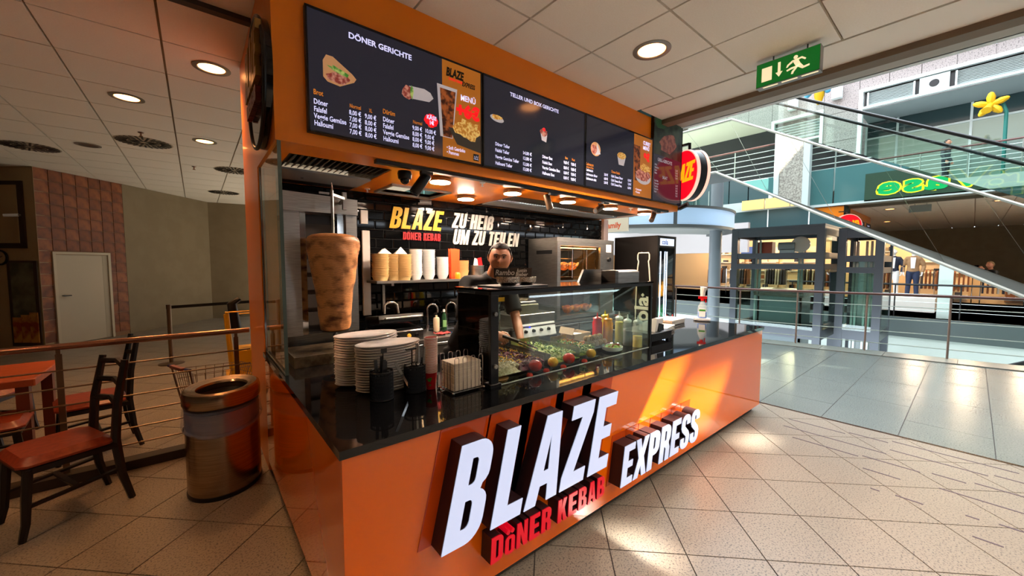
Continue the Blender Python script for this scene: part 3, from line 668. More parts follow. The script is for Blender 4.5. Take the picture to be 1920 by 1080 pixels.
# --- track spotlights
def spot(x, y, z, d, label, m, on=True, s=1.0):
    d = Vector(d).normalized(); c = Vector((x, y, z))
    t = thing('track_spotlight', label, 'spotlight', (x, y, ZF - .02), 'track spotlights along the canopy edge')
    b = MB(); b.box(x - .05, x + .05, YF + .025, YF + .06, ZF - .05, ZF - .03); b.bar((x, YF + .04, ZF - .035), (x, y + .01, ZF - .035), .016, .012); b.cyl((x, y, ZF - .03), c, .008, n=8); b.build('bracket', BLACK, t)
    b = MB(); b.tube([c - d * .07 * s, c - d * .065 * s, c + d * .085 * s, c + d * .09 * s], [.030 * s, .034 * s, .034 * s, .031 * s], 20); b.build('barrel', m, t)
    b = MB(); b.cyl(c + d * .0905 * s, c + d * .093 * s, .024 * s, n=20); b.build('lens', mat('lens_dark', (60, 60, 62), .1), t)
BRS = mat('spot_bronze', (120, 98, 78), .3, metal=.7)
spot(1.02, 1.36, 2.33, (-.55, .1, -.8), 'black spotlight with a sticker hanging beside the dome camera', BLACK, s=1.2)
spot(2.43, 1.34, 2.33, (.15, -.25, -1), 'bronze spotlight pointing down between the second and third lamps', BRS)
spot(3.30, 1.36, 2.34, (-.9, -.1, -.45), 'dark spotlight with sticker tilted left near the fourth lamp', BRS)
spot(4.45, 1.34, 2.33, (-.75, -.2, -.65), 'bronze spotlight at the far right end of the track', BRS)
b = MB(); b.box(1.02 - .02, 1.02 + .045, 1.31, 1.312, 2.30, 2.36)
t = thing('dome_camera', 'small black dome camera hanging under canopy left of first lamp', 'camera', (.88, 1.36, ZF - .03))
b = MB(); b.lathe([(.05, -.0), (.055, -.02), (.05, -.055), (.045, -.06)], (.88, 1.36, ZF - .032), 20); b.build('housing', BLACK, t)
b = MB(); b.ball((.88, 1.36, ZF - .095), .036, 16); b.build('dome', BLACKG, t)
for (x, y), l_ in zip([(1.66, 1.42), (4.1, 1.46), (.95, 2.40)], ['white sprinkler head under the canopy between first two lamps', 'white sprinkler head under canopy near its far end', 'red and white sprinkler head by the ceiling hatch']):
    t = thing('sprinkler', l_, 'sprinkler', (x, y, ZF - .04))
    b = MB(); b.lathe([(.028, 0), (.026, -.006), (.008, -.008), (.007, -.03), (.013, -.032), (.013, -.035)], (x, y, ZF - .001), 14); b.build('head', WHITEP, t)
# --- extractor hoods
HSL = mat('hood_slat', (92, 90, 84), .5)
def hood(x0, x1, y0, y1, label, n, tilt=True):
    t = thing('extractor_hood', label, 'extractor hood', ((x0 + x1) / 2, (y0 + y1) / 2, ZF))
    b = MB(); b.box(x0, x1, y0, y1, ZF + .16, ZF + .2); b.box(x0, x0 + .01, y0, y1, ZF, ZF + .16); b.box(x1 - .01, x1, y0, y1, ZF, ZF + .16); b.build('casing', STEELD, t, False)
    b = MB(); b.box(x0, x1, y0 + (y1 - y0) * .42, y0 + (y1 - y0) * .80, ZF - .012, ZF + .004); b.build('rim', mat('hood_rim', (150, 152, 154), .4), t, False); b = MB(); b.box(x0, x1, y0 + (y1 - y0) * .80, y1 - .01, ZF - .004, ZF + .004); b.build('rear_panel', BLACK, t, False)
    ya, yb = y0 + .02, y0 + (y1 - y0) * .40
    m = MB(); m.box(x0 + .01, x1 - .01, ya, yb, ZF + .034, ZF + .04); m.build('filter_backing', BLACK, t, False)
    for i in range(n):
        xx = x0 + .02 + (x1 - x0 - .04) * (i + .5) / n
        m = MB(); m.obox((xx, (ya + yb) / 2, ZF + .014), (0, 1, 0), (cos(.6), 0, sin(.6)), (yb - ya) / 2, .016, .003)
        m.build('filter_slat', HSL, t, False)
    return t
hood(.13, .83, 1.51, 2.57, 'steel extractor hood with slatted filter above the meat grill', 15)
hood(2.36, 4.74, 1.79, 2.57, 'long steel extractor hood with ribbed filters above the rotisserie oven', 56)
b = MB(); b.cyl((.33, 2.2, ZF - .02), (.33, 2.2, ZF - .012), .012, n=14); o = b.build('hood_bolt', CHROME, bpy.data.objects['extractor_hood'])
# --- round signs
LOGO_Y = mat('sign_yellow', (236, 168, 16), .4, emit=.25); LOGO_O = mat('sign_orange_letters', (255, 140, 10), .4, emit=.8)
t = thing('round_logo_board', 'large round dark logo board on the left orange fascia side', 'sign', (-.03, 1.66, 2.86))
b = MB(); cy, cz, R_ = 1.60, 2.86, .40
b.cyl((-.001, cy, cz), (-.045, cy, cz), R_, n=64); b.build('disc', BLACKG, t)
b = MB(); b.ring((-.045, cy, cz), R_, .012, 64, 8, 'x'); b.build('rim', BLACK, t)
b = MB(); tot = 0
for ch in 'BLAZE': wdt = GLY[ch][0] * .30 * .8; placeg(b, ch, (-.062, cy + .30 - tot, cz - .04), (0, -1, 0), (0, 0, 1), (-1, 0, 0), .30, .8, .2, .03); tot += wdt + .012
b.build('lettering', mat('logo_gold', (150, 110, 30), .35), t)
b = MB(); tot = 0
for ch in 'DONERKEBAB': wdt = GLY[ch][0] * .09; placeg(b, ch, (-.062, cy + .25 - tot, cz - .17), (0, -1, 0), (0, 0, 1), (-1, 0, 0), .09, 1, .05, .03); tot += wdt + .008
b.build('sub_lettering', mat('logo_red', (110, 30, 20), .35), t)
t = thing('projecting_sign', 'round lit red projecting sign with orange letters at the far fascia corner', 'sign', (5.06, 1.0, 2.9))
cy, cz, R_ = 1.0, 2.92, .345
b = MB(); b.tube([(4.985, cy, cz), (5.085, cy, cz)], [R_ * .985] * 2, 64); b.build('body', BLACK, t)
SREDL = mat('sign_red_lit', (196, 8, 24), .3, emit=.7, ecol=(226, 6, 26)); RIMW = mat('sign_rim', (255, 196, 176), .35, emit=.5, ecol=(255, 190, 170))
for xa, xb, sgn in ((4.945, 4.985, -1), (5.085, 5.125, 1)):
    b = MB(); b.tube([(xa, cy, cz), (xb, cy, cz)], [R_, R_], 64); b.build('lit_rim', RIMW, t)
    xf = xa - .003 if sgn < 0 else xb + .003
    b = MB(); b.tube([(xf - .002, cy, cz), (xf + .002, cy, cz)], [R_ * .955] * 2, 64); b.build('face', SREDL, t)
    b = MB(); tot = 0; rr = (0, -1, 0) if sgn < 0 else (0, 1, 0)
    for ch in 'BLAZE': placeg(b, ch, (xf + sgn * .006, cy + (.29 if sgn < 0 else -.29) * 1 + rr[1] * tot, cz - .10), rr, (0, 0, 1), (sgn, 0, 0), .25, .88, .2, .006); tot += (GLY[ch][0] * .88 + .04) * .25
    b.build('lettering', LOGO_O, t)
b = MB(); b.bar((4.93, 1.2, cz + .44), (5.035, 1.0, cz + .44), .04, .03); b.cyl((5.035, cy, cz + .36), (5.035, cy, cz + .45), .02, n=10); b.tube([(4.93, 1.22, cz - .43), (4.98, 1.1, cz - .43), (5.035, 1.0, cz - .39)], [.035] * 3, 8); b.build('bracket', BLACK, t)
t.rotation_euler = (0, 0, radians(-32)); t.location = (5.0, 1.10, 2.9)
# ================================================================== ITEMS ON THE COUNTER
# oval plates in two stacks
def oval_plate(loc, label, grp):
    t = thing('oval_plate', label, 'plate', loc, grp, world=False)
    m = MB(); m.lathe([(.0001, 0), (.13, 0), (.15, .004), (.178, .015), (.184, .0195), (.182, .021), (.15, .010), (.12, .006), (.0001, .006)], (0, 0, 0), 40, 1.0, .56, cap=False)
    o = m.build('dish', PORC, t); return t
for (px, py, n, nm) in ((.37, .79, 20, 'left rear'), (.425, .595, 18, 'right front')):
    g_ = 'oval plates in the %s stack' % nm
    p0 = oval_plate((px, py, HC + .001), 'white oval plate lying lowest in the %s plate stack on counter' % nm, g_)
    for i in range(1, n):
        lb = ('topmost white oval plate of the %s plate stack on granite counter' % nm) if i == n - 1 else '%s white oval plate from the bottom of the %s stack' % (ORD[i], nm)
        q = dup(p0, (px + random.uniform(-.003, .003), py + random.uniform(-.002, .002), HC + .001 + i * .0142), lb, g_)
# mesh cutlery holders
MESHM = mat('black_mesh', (16, 16, 17), .35)
def holder(x, y, label, h=.15, r=.058):
    t = thing('cutlery_holder', label, 'cutlery holder', (x, y, HC), 'black mesh cutlery holders')
    m = MB(); m.lathe([(.0001, .001), (r, .001), (r + .002, .004), (r, .008)], (x, y, HC), 28, cap=False); m.lathe([(r + .001, h - .006), (r + .003, h - .003), (r + .001, h), (r - .002, h - .003)], (x, y, HC), 28, cap=False)
    for k_ in range(44):
        a = 2 * pi * k_ / 44; b_ = a + .55
        for s_ in (1, -1):
            m.tube([(x + r * cos(a + s_ * .55 * q), y + r * sin(a + s_ * .55 * q), HC + .004 + (h - .008) * q) for q in (0, .34, .67, 1)], .0016, 3, cap=False)
    m.build('mesh_basket', MESHM, t); 
    m = MB(); m.lathe([(r - .006, .003), (r - .006, h - .02)], (x, y, HC), 24, cap=False); m.build('liner', BLACK, t)
    return t
holder(.325, .445, 'left black wire mesh holder with black handled cutlery on counter')
holder(.515, .455, 'right black wire mesh holder with steel cutlery on counter')
def knife(x, y, z, d, ln, label, m1, m2, cat='knife', nm='table_knife'):
    d = Vector(d).normalized(); t = thing(nm, label, cat, (x, y, z)); p = Vector((x, y, z))
    b = MB(); b.obox(p + d * (ln * .3), d, (1, 0, 0) if abs(d.x) < .9 else (0, 1, 0), ln * .3, .006, .0012); b.build('blade', m1, t)
    b = MB(); b.obox(p + d * (ln * .8), d, (1, 0, 0) if abs(d.x) < .9 else (0, 1, 0), ln * .2, .0075, .004); b.build('grip', m2, t)
hx, hy = .325, .445
for i, (dx, dy, dd, ln) in enumerate([(-.02, 0, (-.05, 0, 1), .20), (0, .01, (.05, .05, 1), .21), (.015, -.01, (.0, -.05, 1), .19), (-.01, -.02, (.1, 0, 1), .20)]):
    knife(hx + dx, hy + dy, HC + .01, dd, ln, ['black handled fork standing leftmost in the left mesh holder', 'black handled fork in the middle of left mesh holder', 'black handled spoon leaning right in the left mesh holder', 'black handled knife at the front of left mesh holder'][i], CHROME, BLACK, 'cutlery', 'cutlery')
t = thing('price_tag_clip', 'tall black clip with small holder standing in the left mesh holder', 'clip', (hx + .01, hy, HC + .02))
b = MB(); b.cyl((hx + .01, hy, HC + .02), (hx + .01, hy, HC + .26), .003, n=8); b.build('rod', BLACK, t); b = MB(); b.box(hx + .0, hx + .03, hy - .004, hy + .004, HC + .24, HC + .265); b.build('jaw', BLACK, t)
hx, hy = .515, .455
for i, (dx, dy, dd, ln) in enumerate([(.02, 0, (.05, 0, 1), .24), (.008, .012, (.08, .05, 1), .25), (.03, -.015, (.1, -.05, 1), .235), (-.03, -.02, (-.55, -.1, 1), .20)]):
    knife(hx + dx, hy + dy, HC + .01, dd, ln, ['steel knife standing upright in the right mesh holder', 'steel knife at the back of right mesh holder', 'steel knife at the right rim of right mesh holder', 'steel fork leaning far left out of right mesh holder'][i], CHROME, STEEL, 'cutlery', 'cutlery')
t = thing('holder_sign_post', 'black T-shaped post rising from the right mesh holder', 'post', (hx - .015, hy, HC + .02))
b = MB(); b.cyl((hx - .015, hy, HC + .02), (hx - .015, hy, HC + .235), .004, n=8); b.box(hx - .05, hx + .01, hy - .006, hy + .006, HC + .232, HC + .242); b.build('post', BLACK, t)
# paper cups
CUP = mat('cup_red', (196, 24, 30), .45); CUPI = mat('cup_rim', (240, 226, 214), .5)
def cup(loc, label):
    t = thing('paper_cup', label, 'cup', loc, 'nested paper cups beside the napkin holder', world=False)
    m = MB(); m.lathe([(.0001, .002), (.026, .001), (.0355, .098), (.0345, .098), (.025, .004), (.0001, .004)], (0, 0, 0), 24, cap=False); m.build('wall', CUP, t)
    m = MB(); m.ring((0, 0, .0985), .0358, .0026, 24, 6); m.build('rim', CUPI, t); return t
c0 = cup((.60, .43, HC + .001), 'lowest red paper cup with green leaf print in the nested cup stack')
for i in range(1, 27):
    dup(c0, (.60 + i * .0001, .43, HC + .001 + i * .0074), '%s red paper cup from the bottom of the tall nested stack' % ORD[i] if i < 26 else 'topmost paper cup of the tall nested stack on counter')
lf = MB()
for (u_, v_, s_, ro) in ((0, .055, .012, .5), (.006, .066, .011, -.6), (-.008, .062, .010, 1.4), (.003, .03, .008, .3)):
    pts = [(u_ + s_ * cos(a + ro) * (1 if k_ % 2 == 0 else .45), v_ + s_ * sin(a + ro) * (.9 if k_ % 2 == 0 else .4)) for k_, a in enumerate([i * pi / 4 for i in range(8)])]
    n_ = Vector((-.638, -.77, 0)); r_ = Vector((.77, -.638, 0))
    lf.prism(pts, Vector((.60, .43, HC)) + n_ * .0325, r_, (0, 0, 1), n_ * .001)
lf.v = [q - Vector((.60, .43, HC + .001)) for q in lf.v]; lf.build('leaf_print', GRN, c0)
# napkin holder
t = thing('napkin_holder', 'chrome wire napkin holder on the granite counter left of display case', 'napkin holder', (.72, .32, HC))
b = MB(); x0, x1, y0, y1 = .635, .835, .245, .40
for (xa, ya, xb, yb) in ((x0, y0, x1, y0), (x0, y1, x1, y1), (x0, y0, x0, y1), (x1, y0, x1, y1)): b.cyl((xa, ya, HC + .012), (xb, yb, HC + .012), .003, n=8)
for yy in (y0, y1):
    for i in range(4):
        xx = x0 + .01 + i * .052; b.tube([(xx, yy, HC + .012), (xx, yy, HC + .19), (xx + .004, yy, HC + .2), (xx + .022, yy, HC + .2), (xx + .026, yy, HC + .19), (xx + .026, yy, HC + .012)], .0018, 6)
for i in range(2):
    yy = y0 + .03 + i * .065; b.tube([(x0, yy, HC + .012), (x0, yy, HC + .17), (x0, yy + .03, HC + .17), (x0, yy + .03, HC + .012)], .0023, 6)
b.build('wire_frame', CHROME, t)
b = MB()
for xx in (x0, x1):
    for yy in (y0, y1): b.ball((xx, yy, HC + .009), .009, 10)
b.build('feet', CHROME, t)
NAP = noisy('napkin_paper', (222, 208, 184), (232, 220, 198), 60, .8, bump=.2)
nm = None
for i in range(20):
    tt = thing('napkin_pack', '%s folded cream napkin from the bottom of the wire holder' % ORD[i] if i < 19 else 'topmost folded cream napkin in the wire napkin holder', 'napkin', (.735 + random.uniform(-.004, .004), .322 + random.uniform(-.003, .003), HC + .016 + i * .0075), 'folded napkins in the holder', world=False)
    if nm is None:
        m = MB(); m.cbox(-.088, .088, -.066, .066, 0, .0068, .002); nm = m.mesh('sheet', NAP)
    piece(nm, 'sheet', tt)
# ================================================================== GLASS DISPLAY CASE
CX0, CX1, CY0, CY1, CZ1 = .885, 2.545, .228, .58, 1.525
t = thing('display_case', 'black framed glass display case over the salad trays on the counter', 'display case', (CX0, CY0, HC)); case = t
b = MB(); b.box(CX0 - .02, CX1 + .02, CY0 - .012, CY1 + .03, CZ1, CZ1 + .012); b.build('top_glass', BLACKG, t, False)
b = MB(); b.box(CX0 - .015, CX1 + .015, CY0 - .006, CY0 + .012, CZ1 - .022, CZ1 - .0005); b.box(CX0 - .015, CX1 + .015, CY1 - .012, CY1 + .006, CZ1 - .022, CZ1 - .0005); b.build('top_frame', BLACK, t, False)
b = MB(); b.box(CX0 + .035, CX1 - .01, CY0, CY0 + .007, HC + .004, CZ1 - .023); b.build('front_pane', GLASS, t, False)
b = MB(); b.box(CX0 + .035, CX1 - .01, CY0 - .001, CY0 + .008, HC, HC + .0035); b.build('glass_foot', mat('edge_bright', (190, 196, 190), .3), t, False)
b = MB(); b.box(CX0 - .012, CX0 - .006, CY0 + .02, CY1 + .0, HC + .03, CZ1 - .023); b.build('side_pane', GLASST, t, False)
b = MB(); b.box(CX1 + .0, CX1 + .006, CY0 + .02, CY1, HC + .002, CZ1 - .023); b.build('right_pane', GLASS, t, False)
for (xa, xb, nm_) in ((CX0 - .02, CX0 + .038, 'post'), (CX1 - .012, CX1 + .014, 'post')):
    b = MB(); b.cbox(xa, xb, CY0 - .008, CY0 + .016, HC, CZ1 - .022, .003); b.build('post', mat('post_black', (24, 27, 30), .3), t, False)
b = MB(); b.cbox(CX0 - .03, CX0 + .05, CY0 - .02, CY0 + .05, HC, HC + .02, .003); b.build('post_foot', BLACK, t, False)
for z_ in (HC + .12, HC + .42):
    b = MB(); b.lathe([(.013, 0), (.013, .012), (.010, .015), (.0001, .015)], (0, 0, 0), 18, cap=False); b.v = [Vector((CX0 + .009 + v.x, CY0 - .009 - v.z, z_ + v.y)) for v in b.v]; b.build('clamp_knob', STEEL, t)
    b = MB(); b.lathe([(.011, 0), (.011, .012), (.0001, .014)], (0, 0, 0), 16, cap=False); b.v = [Vector((CX1 + .015 + v.z, CY0 + .01 + v.x, z_ + v.y)) for v in b.v]; b.build('clamp_knob', STEEL, t)
# tray with two bowls and chalk tags on top
zt = CZ1 + .0125
t = thing('serving_tray', 'dark rectangular tray on top of the display case under two bowls', 'tray', (1.17, .42, zt)); b = MB(); b.cbox(1.0, 1.40, .30, .55, zt, zt + .008, .003); b.build('plate', BLACK, t)
HAM = noisy('hammered_metal', (190, 172, 150), (244, 234, 220), 160, .25, metal=1, bump=.8)
def bowl(x, y, z, r, h, label, m, name='metal_bowl', cat='bowl'):
    t = thing(name, label, cat, (x, y, z)); b = MB(); b.lathe([(.0001, 0), (r * .6, .001), (r * .95, h * .35), (r, h * .9), (r * 1.0, h), (r * .95, h), (r * .88, h * .4), (r * .5, .006), (.0001, .006)], (x, y, z), 30, cap=False); b.build('shell', m, t)
    return t
bowl(1.12, .38, zt + .009, .075, .055, 'left hammered metal bowl with chalk tag Rambo on the case', HAM)
bowl(1.29, .40, zt + .009, .068, .050, 'right hammered metal bowl with chalk tag beside the left one', HAM)
def chalk(x, y, z, txt, label, tilt):
    t = thing('chalk_tag', label, 'tag', (x, y, z)); r_ = Vector((.77, -.638, 0)); n_ = Vector((-.638, -.77, 0)); u_ = Vector((.1 * tilt, 0, 1)).normalized()
    b = MB(); b.prism([(-.068, 0), (.068, 0), (.068, .062), (-.068, .062)], (x, y, z), r_, u_, n_ * .003); b.build('slate', mat('slate', (58, 48, 44), .6), t, False)
    b = MB()
    for i, ln in enumerate(txt): put(b, fontmesh(ln, .048 if len(txt) == 1 else .034, bold=.012, shear=.25, align='CENTER', sx=.9), Vector((x, y, z)) + n_ * .0045 + u_ * (.018 if len(txt) == 1 else .034 - i * .026), r_, u_)
    b.build('chalk_writing', mat('chalk', (224, 220, 214), .8), t, False, fix=False)
chalk(1.11, .40, zt + .056, ['Rambo'], 'black slate tag with chalk word Rambo in left metal bowl', -.5); chalk(1.275, .43, zt + .056, ['Justin', 'Bieber'], 'black slate tag with two chalk words in right metal bowl', .5)
# toaster-like steel dispenser
t = thing('foil_dispenser', 'silver metal dispenser box on right end of the display case top', 'dispenser', (2.2, .42, zt))
b = MB(); b.prism([(0, 0), (.30, 0), (.30, .10), (.06, .10)], (1.98, .55, zt), (1, 0, 0), (0, 0, 1), (0, -.02, 0)); b.build('back_plate', STEELD, t)
b = MB(); b.prism([(0, 0), (.14, 0), (.14, .075)] + [(.14 - .03 + .03 * cos(radians(a)), .075 + .02 * sin(radians(a))) for a in (30, 60, 90)] + [(.03, .095), (0, .08)], (2.24, .34, zt), (0, 1, 0), (0, 0, 1), (.30, 0, 0)); b.build('body', STEEL, t)
b = MB(); b.box(2.20, 2.24, .34, .48, zt, zt + .09); b.build('side_cheek', STEELD, t)
# ---- salad trays behind the glass
INOX = noisy('tray_steel', (150, 140, 118), (172, 162, 138), 20, .3, metal=1)
def bits(name, m, parent, x0, x1, y0, y1, z, n, sz, hz=.02, seed=1):
    R = random.Random(seed); b = MB()
    for i in range(n):
        x, y = R.uniform(x0, x1), R.uniform(y0, y1); h_ = z + hz * (1 - abs((x - (x0 + x1) / 2) / (x1 - x0) * 2) ** 2) * R.uniform(.6, 1.1)
        d = Vector((R.uniform(-1, 1), R.uniform(-1, 1), R.uniform(-.4, .4))); b.obox((x, y, h_), d, (0, 0, 1), sz * R.uniform(.6, 1.4), sz * .4, sz * .35)
    return b.build(name, m, parent, False, kind='stuff', fix=False)
def heap(name, m, parent, x0, x1, y0, y1, z, h_):
    n = 8; V = []; F = []
    for i in range(n + 1):
        for j in range(n + 1):
            a, c = i / n, j / n; V.append((x0 + (x1 - x0) * a, y0 + (y1 - y0) * c, z + h_ * (sin(pi * a) * sin(pi * c)) ** .5 * random.uniform(.8, 1.1) if 0 < i < n and 0 < j < n else z))
    for i in range(n):
        for j in range(n): k_ = i * (n + 1) + j; F.append((k_, k_ + 1, k_ + n + 2, k_ + n + 1))
    b = MB(); b.add(V, F); return b.build(name, m, parent, True, kind='stuff')
CABW = noisy('cabbage_white', (190, 176, 136), (232, 222, 190), 70, .6); CABR = noisy('cabbage_red', (70, 16, 36), (120, 40, 70), 70, .6); LETT = noisy('lettuce', (90, 130, 40), (196, 206, 110), 40, .6); TOMD = noisy('tomato_pieces', (160, 30, 16), (216, 70, 40), 60, .4)
CORN = mat('corn', (244, 176, 24), .4); HERB = mat('herbs', (70, 100, 40), .6)
def tray(x0, x1, y0, y1, label, fills):
    t = thing('salad_tray', label, 'tray', ((x0 + x1) / 2, y0, HC)); zz = HC + .002; h_ = .095
    b = MB(); b.box(x0, x1, y0 + .03, y1, zz, zz + .004); b.box(x0, x0 + .003, y0 + .03, y1, zz + .004, zz + h_); b.box(x1 - .003, x1, y0 + .03, y1, zz + .004, zz + h_); b.box(x0 + .003, x1 - .003, y1 - .003, y1, zz + .004, zz + h_ + .03); b.build('pan', INOX, t, False)
    n = len(fills); w_ = (x1 - x0 - .012) / n
    for i, (m, tops) in enumerate(fills):
        xa = x0 + .006 + i * w_; heap('salad', m, t, xa, xa + w_ - .004, y0 + .015, y1 - .02, zz + .03, .065)
        if i: bb = MB(); bb.box(xa - .003, xa - .001, y0 + .06, y1 - .01, zz + .004, zz + .07); bb.build('divider', INOX, t, False)
        bits('shreds', m, t, xa, xa + w_ - .006, y0 + .01, y1 - .03, zz + .055, 160, .012, .04, i + 3)
        for m2, cnt_, sd in tops: bits('topping', m2, t, xa + .01, xa + w_ - .012, y0 + .05, y1 - .05, zz + .075, cnt_, .006, .035, sd)
    return t
tray(.965, 1.36, .265, .70, 'left steel tray with shredded white and red cabbage topped with corn', [(CABW, [(CORN, 110, 11), (HERB, 60, 12)]), (CABR, [(CORN, 70, 13), (HERB, 40, 14)])])
tray(1.42, 1.72, .265, .72, 'middle steel tray with green lettuce behind the tomato', [(LETT, [(HERB, 50, 15)])])
tray(1.745, 1.93, .29, .62, 'right steel tray with mixed salad and pepper pieces', [(LETT, [(TOMD, 40, 16), (CORN, 40, 17)])])
def fruit(x, y, r, label, m, name, cat, leaf=True):
    t = thing(name, label, cat, (x, y, HC)); b = MB(); sz = .88 if name == 'tomato' else .95
    b.ball((x, y, HC + r * sz + .012), r, 22, sz)
    if name == 'lemon': b.lathe([(.0001, r * sz + .012 + r * .98), (.006, r * sz + .01 + r * .93)], (x, y, HC), 10, cap=False)
    b.build('flesh', m, t)
    b = MB(); b.lathe([(.001, 0), (.004, .004), (.0001, .006)], (x, y, HC + r * sz * 2 + .010), 8, cap=False); b.build('stem', HERB, t)
TOM = mat('tomato_skin', (204, 44, 16), .15, coat=.3); LEM = noisy('lemon_skin', (224, 160, 20), (240, 184, 36), 120, .35, bump=.3)
fruit(1.262, .275, .044, 'large red tomato in front of the left salad tray', TOM, 'tomato', 'tomato'); fruit(1.575, .268, .043, 'large red tomato in front of the lettuce tray', TOM, 'tomato', 'tomato')
fruit(1.425, .275, .036, 'lemon between the two large tomatoes behind glass', LEM, 'lemon', 'lemon'); fruit(1.825, .275, .036, 'lemon in front of the right salad tray', LEM, 'lemon', 'lemon')
for (x, y, l_) in ((1.19, .25, 'small tomato half left of the left large tomato'), (1.345, .258, 'small tomato half right of the left large tomato'), (1.50, .25, 'small tomato half left of the right large tomato'), (1.735, .262, 'small tomato half left of the right lemon')):
    t = thing('tomato_half', l_, 'tomato', (x, y, HC)); b = MB(); b.lathe([(.022, .002), (.021, .012), (.014, .02), (.0001, .022)], (x, y, HC), 16); b.build('skin', TOM, t)
t = thing('flatbread_bowl', 'low bowl with flatbread strips at the left inside the glass case', 'bowl', (.99, .30, HC)); b = MB(); b.lathe([(.05, .001), (.06, .018), (.056, .018), (.0001, .008)], (.985, .30, HC), 24, cap=False); b.build('dish', mat('bowl_tan', (170, 120, 70), .5), t)
# falafel balls
FAL = noisy('falafel', (150, 112, 66), (196, 160, 110), 90, .8, bump=.5); R = random.Random(4)
t = thing('falafel_tray', 'small steel tray holding the falafel balls', 'tray', (2.10, .50, HC)); b = MB(); b.cbox(1.945, 2.235, .40, .56, HC + .001, HC + .035, .004); b.build('pan', INOX, t, False)
k_ = 0; names = ['falafel ball in the front row on the small steel tray', 'falafel ball in the rear row on the small steel tray', 'falafel ball in the upper layer on the small steel tray']
for (ix, iy, iz) in [(i, j, 0) for j in range(2) for i in range(5)] + [(i + .5, .5, 1) for i in range(4)]:
    t = thing('falafel_ball', ('%s ' % (ORD[int(ix)])) + names[2 if iz else int(iy)] + ' from the left', 'falafel', (1.975 + ix * .055 + R.uniform(-.004, .004), .435 + iy * .055, HC + .036 + iz * .042), names[2 if iz else int(iy)].replace('falafel ball', 'falafel balls'), world=False)
    if k_ == 0: b = MB(); b.ball((0, 0, .026), .0275, 12, .95); fm = b.mesh('crust', FAL)
    piece(fm, 'crust', t); k_ += 1
# salad bowl, white with dome
t = bowl(2.18, .345, HC + .001, .085, .042, 'white plastic bowl of salad under clear lid beside the bottles', WHITEP, 'salad_bowl'); heap('salad', LETT, t, 2.12, 2.24, .285, .405, HC + .03, .03); bits('topping', TOMD, t, 2.13, 2.23, .30, .40, HC + .045, 40, .007, .02, 31)
b = MB(); b.lathe([(.082, .044), (.076, .07), (.05, .078), (.0001, .079)], (2.18, .345, HC), 28, cap=False); b.build('clear_lid', GLASS, t)
# cardboard box
CARD = mat('cardboard_print', (214, 190, 166), .7)
t = thing('cardboard_box', 'open printed cardboard box behind the falafel inside the case', 'box', (2.21, .72, HC)); x0, x1, y0, y1, z0, z1 = 2.08, 2.30, .66, .82, HC + .001, HC + .10
b = MB(); b.box(x0, x1, y0, y1, z0, z0 + .004); b.box(x0, x0 + .004, y0, y1, z0 + .004, z1); b.box(x1 - .004, x1, y0, y1, z0 + .004, z1); b.box(x0 + .004, x1 - .004, y0, y0 + .004, z0 + .004, z1); b.box(x0 + .004, x1 - .004, y1 - .004, y1, z0 + .004, z1); b.build('carton', CARD, t, False)
b = MB(); b.obox((x0 - .01, (y0 + y1) / 2, z1 + .025), (0, 1, 0), (.4, 0, 1), (y1 - y0) / 2, .03, .002); b.build('flap', CARD, t, False)
b = MB(); b.obox((x0 + .08, y0 + .08, z1 - .02), (1, .3, .1), (0, 1, 0), .07, .05, .002); b.build('paper_liner', WHITE, t, False)
b = MB(); b.prism([(.01, .03), (.05, .028), (.12, .022), (.16, .026), (.12, .026), (.05, .034)], (x0 + .02, y0 - .0012, z0), (1, 0, 0), (0, 0, 1), (0, .001, 0)); b.ring((x1 + .001, y0 + .06, z0 + .045), .022, .003, 20, 4, 'x'); b.build('red_print', RED, t)
# squeeze bottles
def squeeze(x, y, label, liquid, fill, cap_, h=.20, r=.031, clear=False):
    t = thing('squeeze_bottle', label, 'bottle', (x, y, HC), 'sauce squeeze bottles in the case')
    b = MB(); b.lathe([(.0001, .001), (r * .95, .001), (r, .006), (r, h * .88), (r * .82, h * .95), (r * .8, h)], (x, y, HC), 22, cap=False)
    b.build('body', mat('bottle_clear', (235, 240, 230), .2, alpha=.28) if clear else liquid, t)
    if clear:
        b = MB(); b.lathe([(.0001, .003), (r * .93, .003), (r * .93, h * fill), (.0001, h * fill)], (x, y, HC), 20, cap=False); b.build('sauce', liquid, t)
    b = MB(); b.lathe([(r * .9, h - .004), (r * .92, h + .012), (r * .6, h + .02), (.010, h + .026), (.007, h + .035), (.003, h + .062), (.0001, h + .063)], (x, y, HC), 18); b.build('nozzle_cap', cap_, t)
KET = mat('ketchup_red', (206, 16, 24), .25, coat=.3); MUS = mat('mustard_yellow', (246, 172, 10), .25, coat=.3); OLV = mat('olive_sauce', (176, 160, 16), .3); PALE = mat('garlic_sauce', (240, 222, 80), .4); DRK = mat('balsamic', (44, 40, 30), .3); OIL = mat('oil', (226, 190, 8), .15); NZ = mat('nozzle', (226, 238, 232), .35)
squeeze(2.385, .655, 'red ketchup squeeze bottle, leftmost in the display case', KET, 1, KET, .205, .044)
squeeze(2.45, .585, 'bright yellow mustard squeeze bottle right of the red one', MUS, 1, MUS, .20, .044)
squeeze(2.56, .70, 'olive green squeeze bottle behind the yellow one', OLV, 1, OLV, .21, .040)
squeeze(2.47, .482, 'clear squeeze bottle with pale yellow sauce and white nozzle', PALE, .86, NZ, .225, .037, True)
squeeze(2.46, .39, 'clear squeeze bottle with dark balsamic sauce', DRK, .62, NZ, .21, .037, True)
squeeze(2.47, .298, 'clear squeeze bottle of golden oil at the right post', OIL, .46, NZ, .21, .041, True)
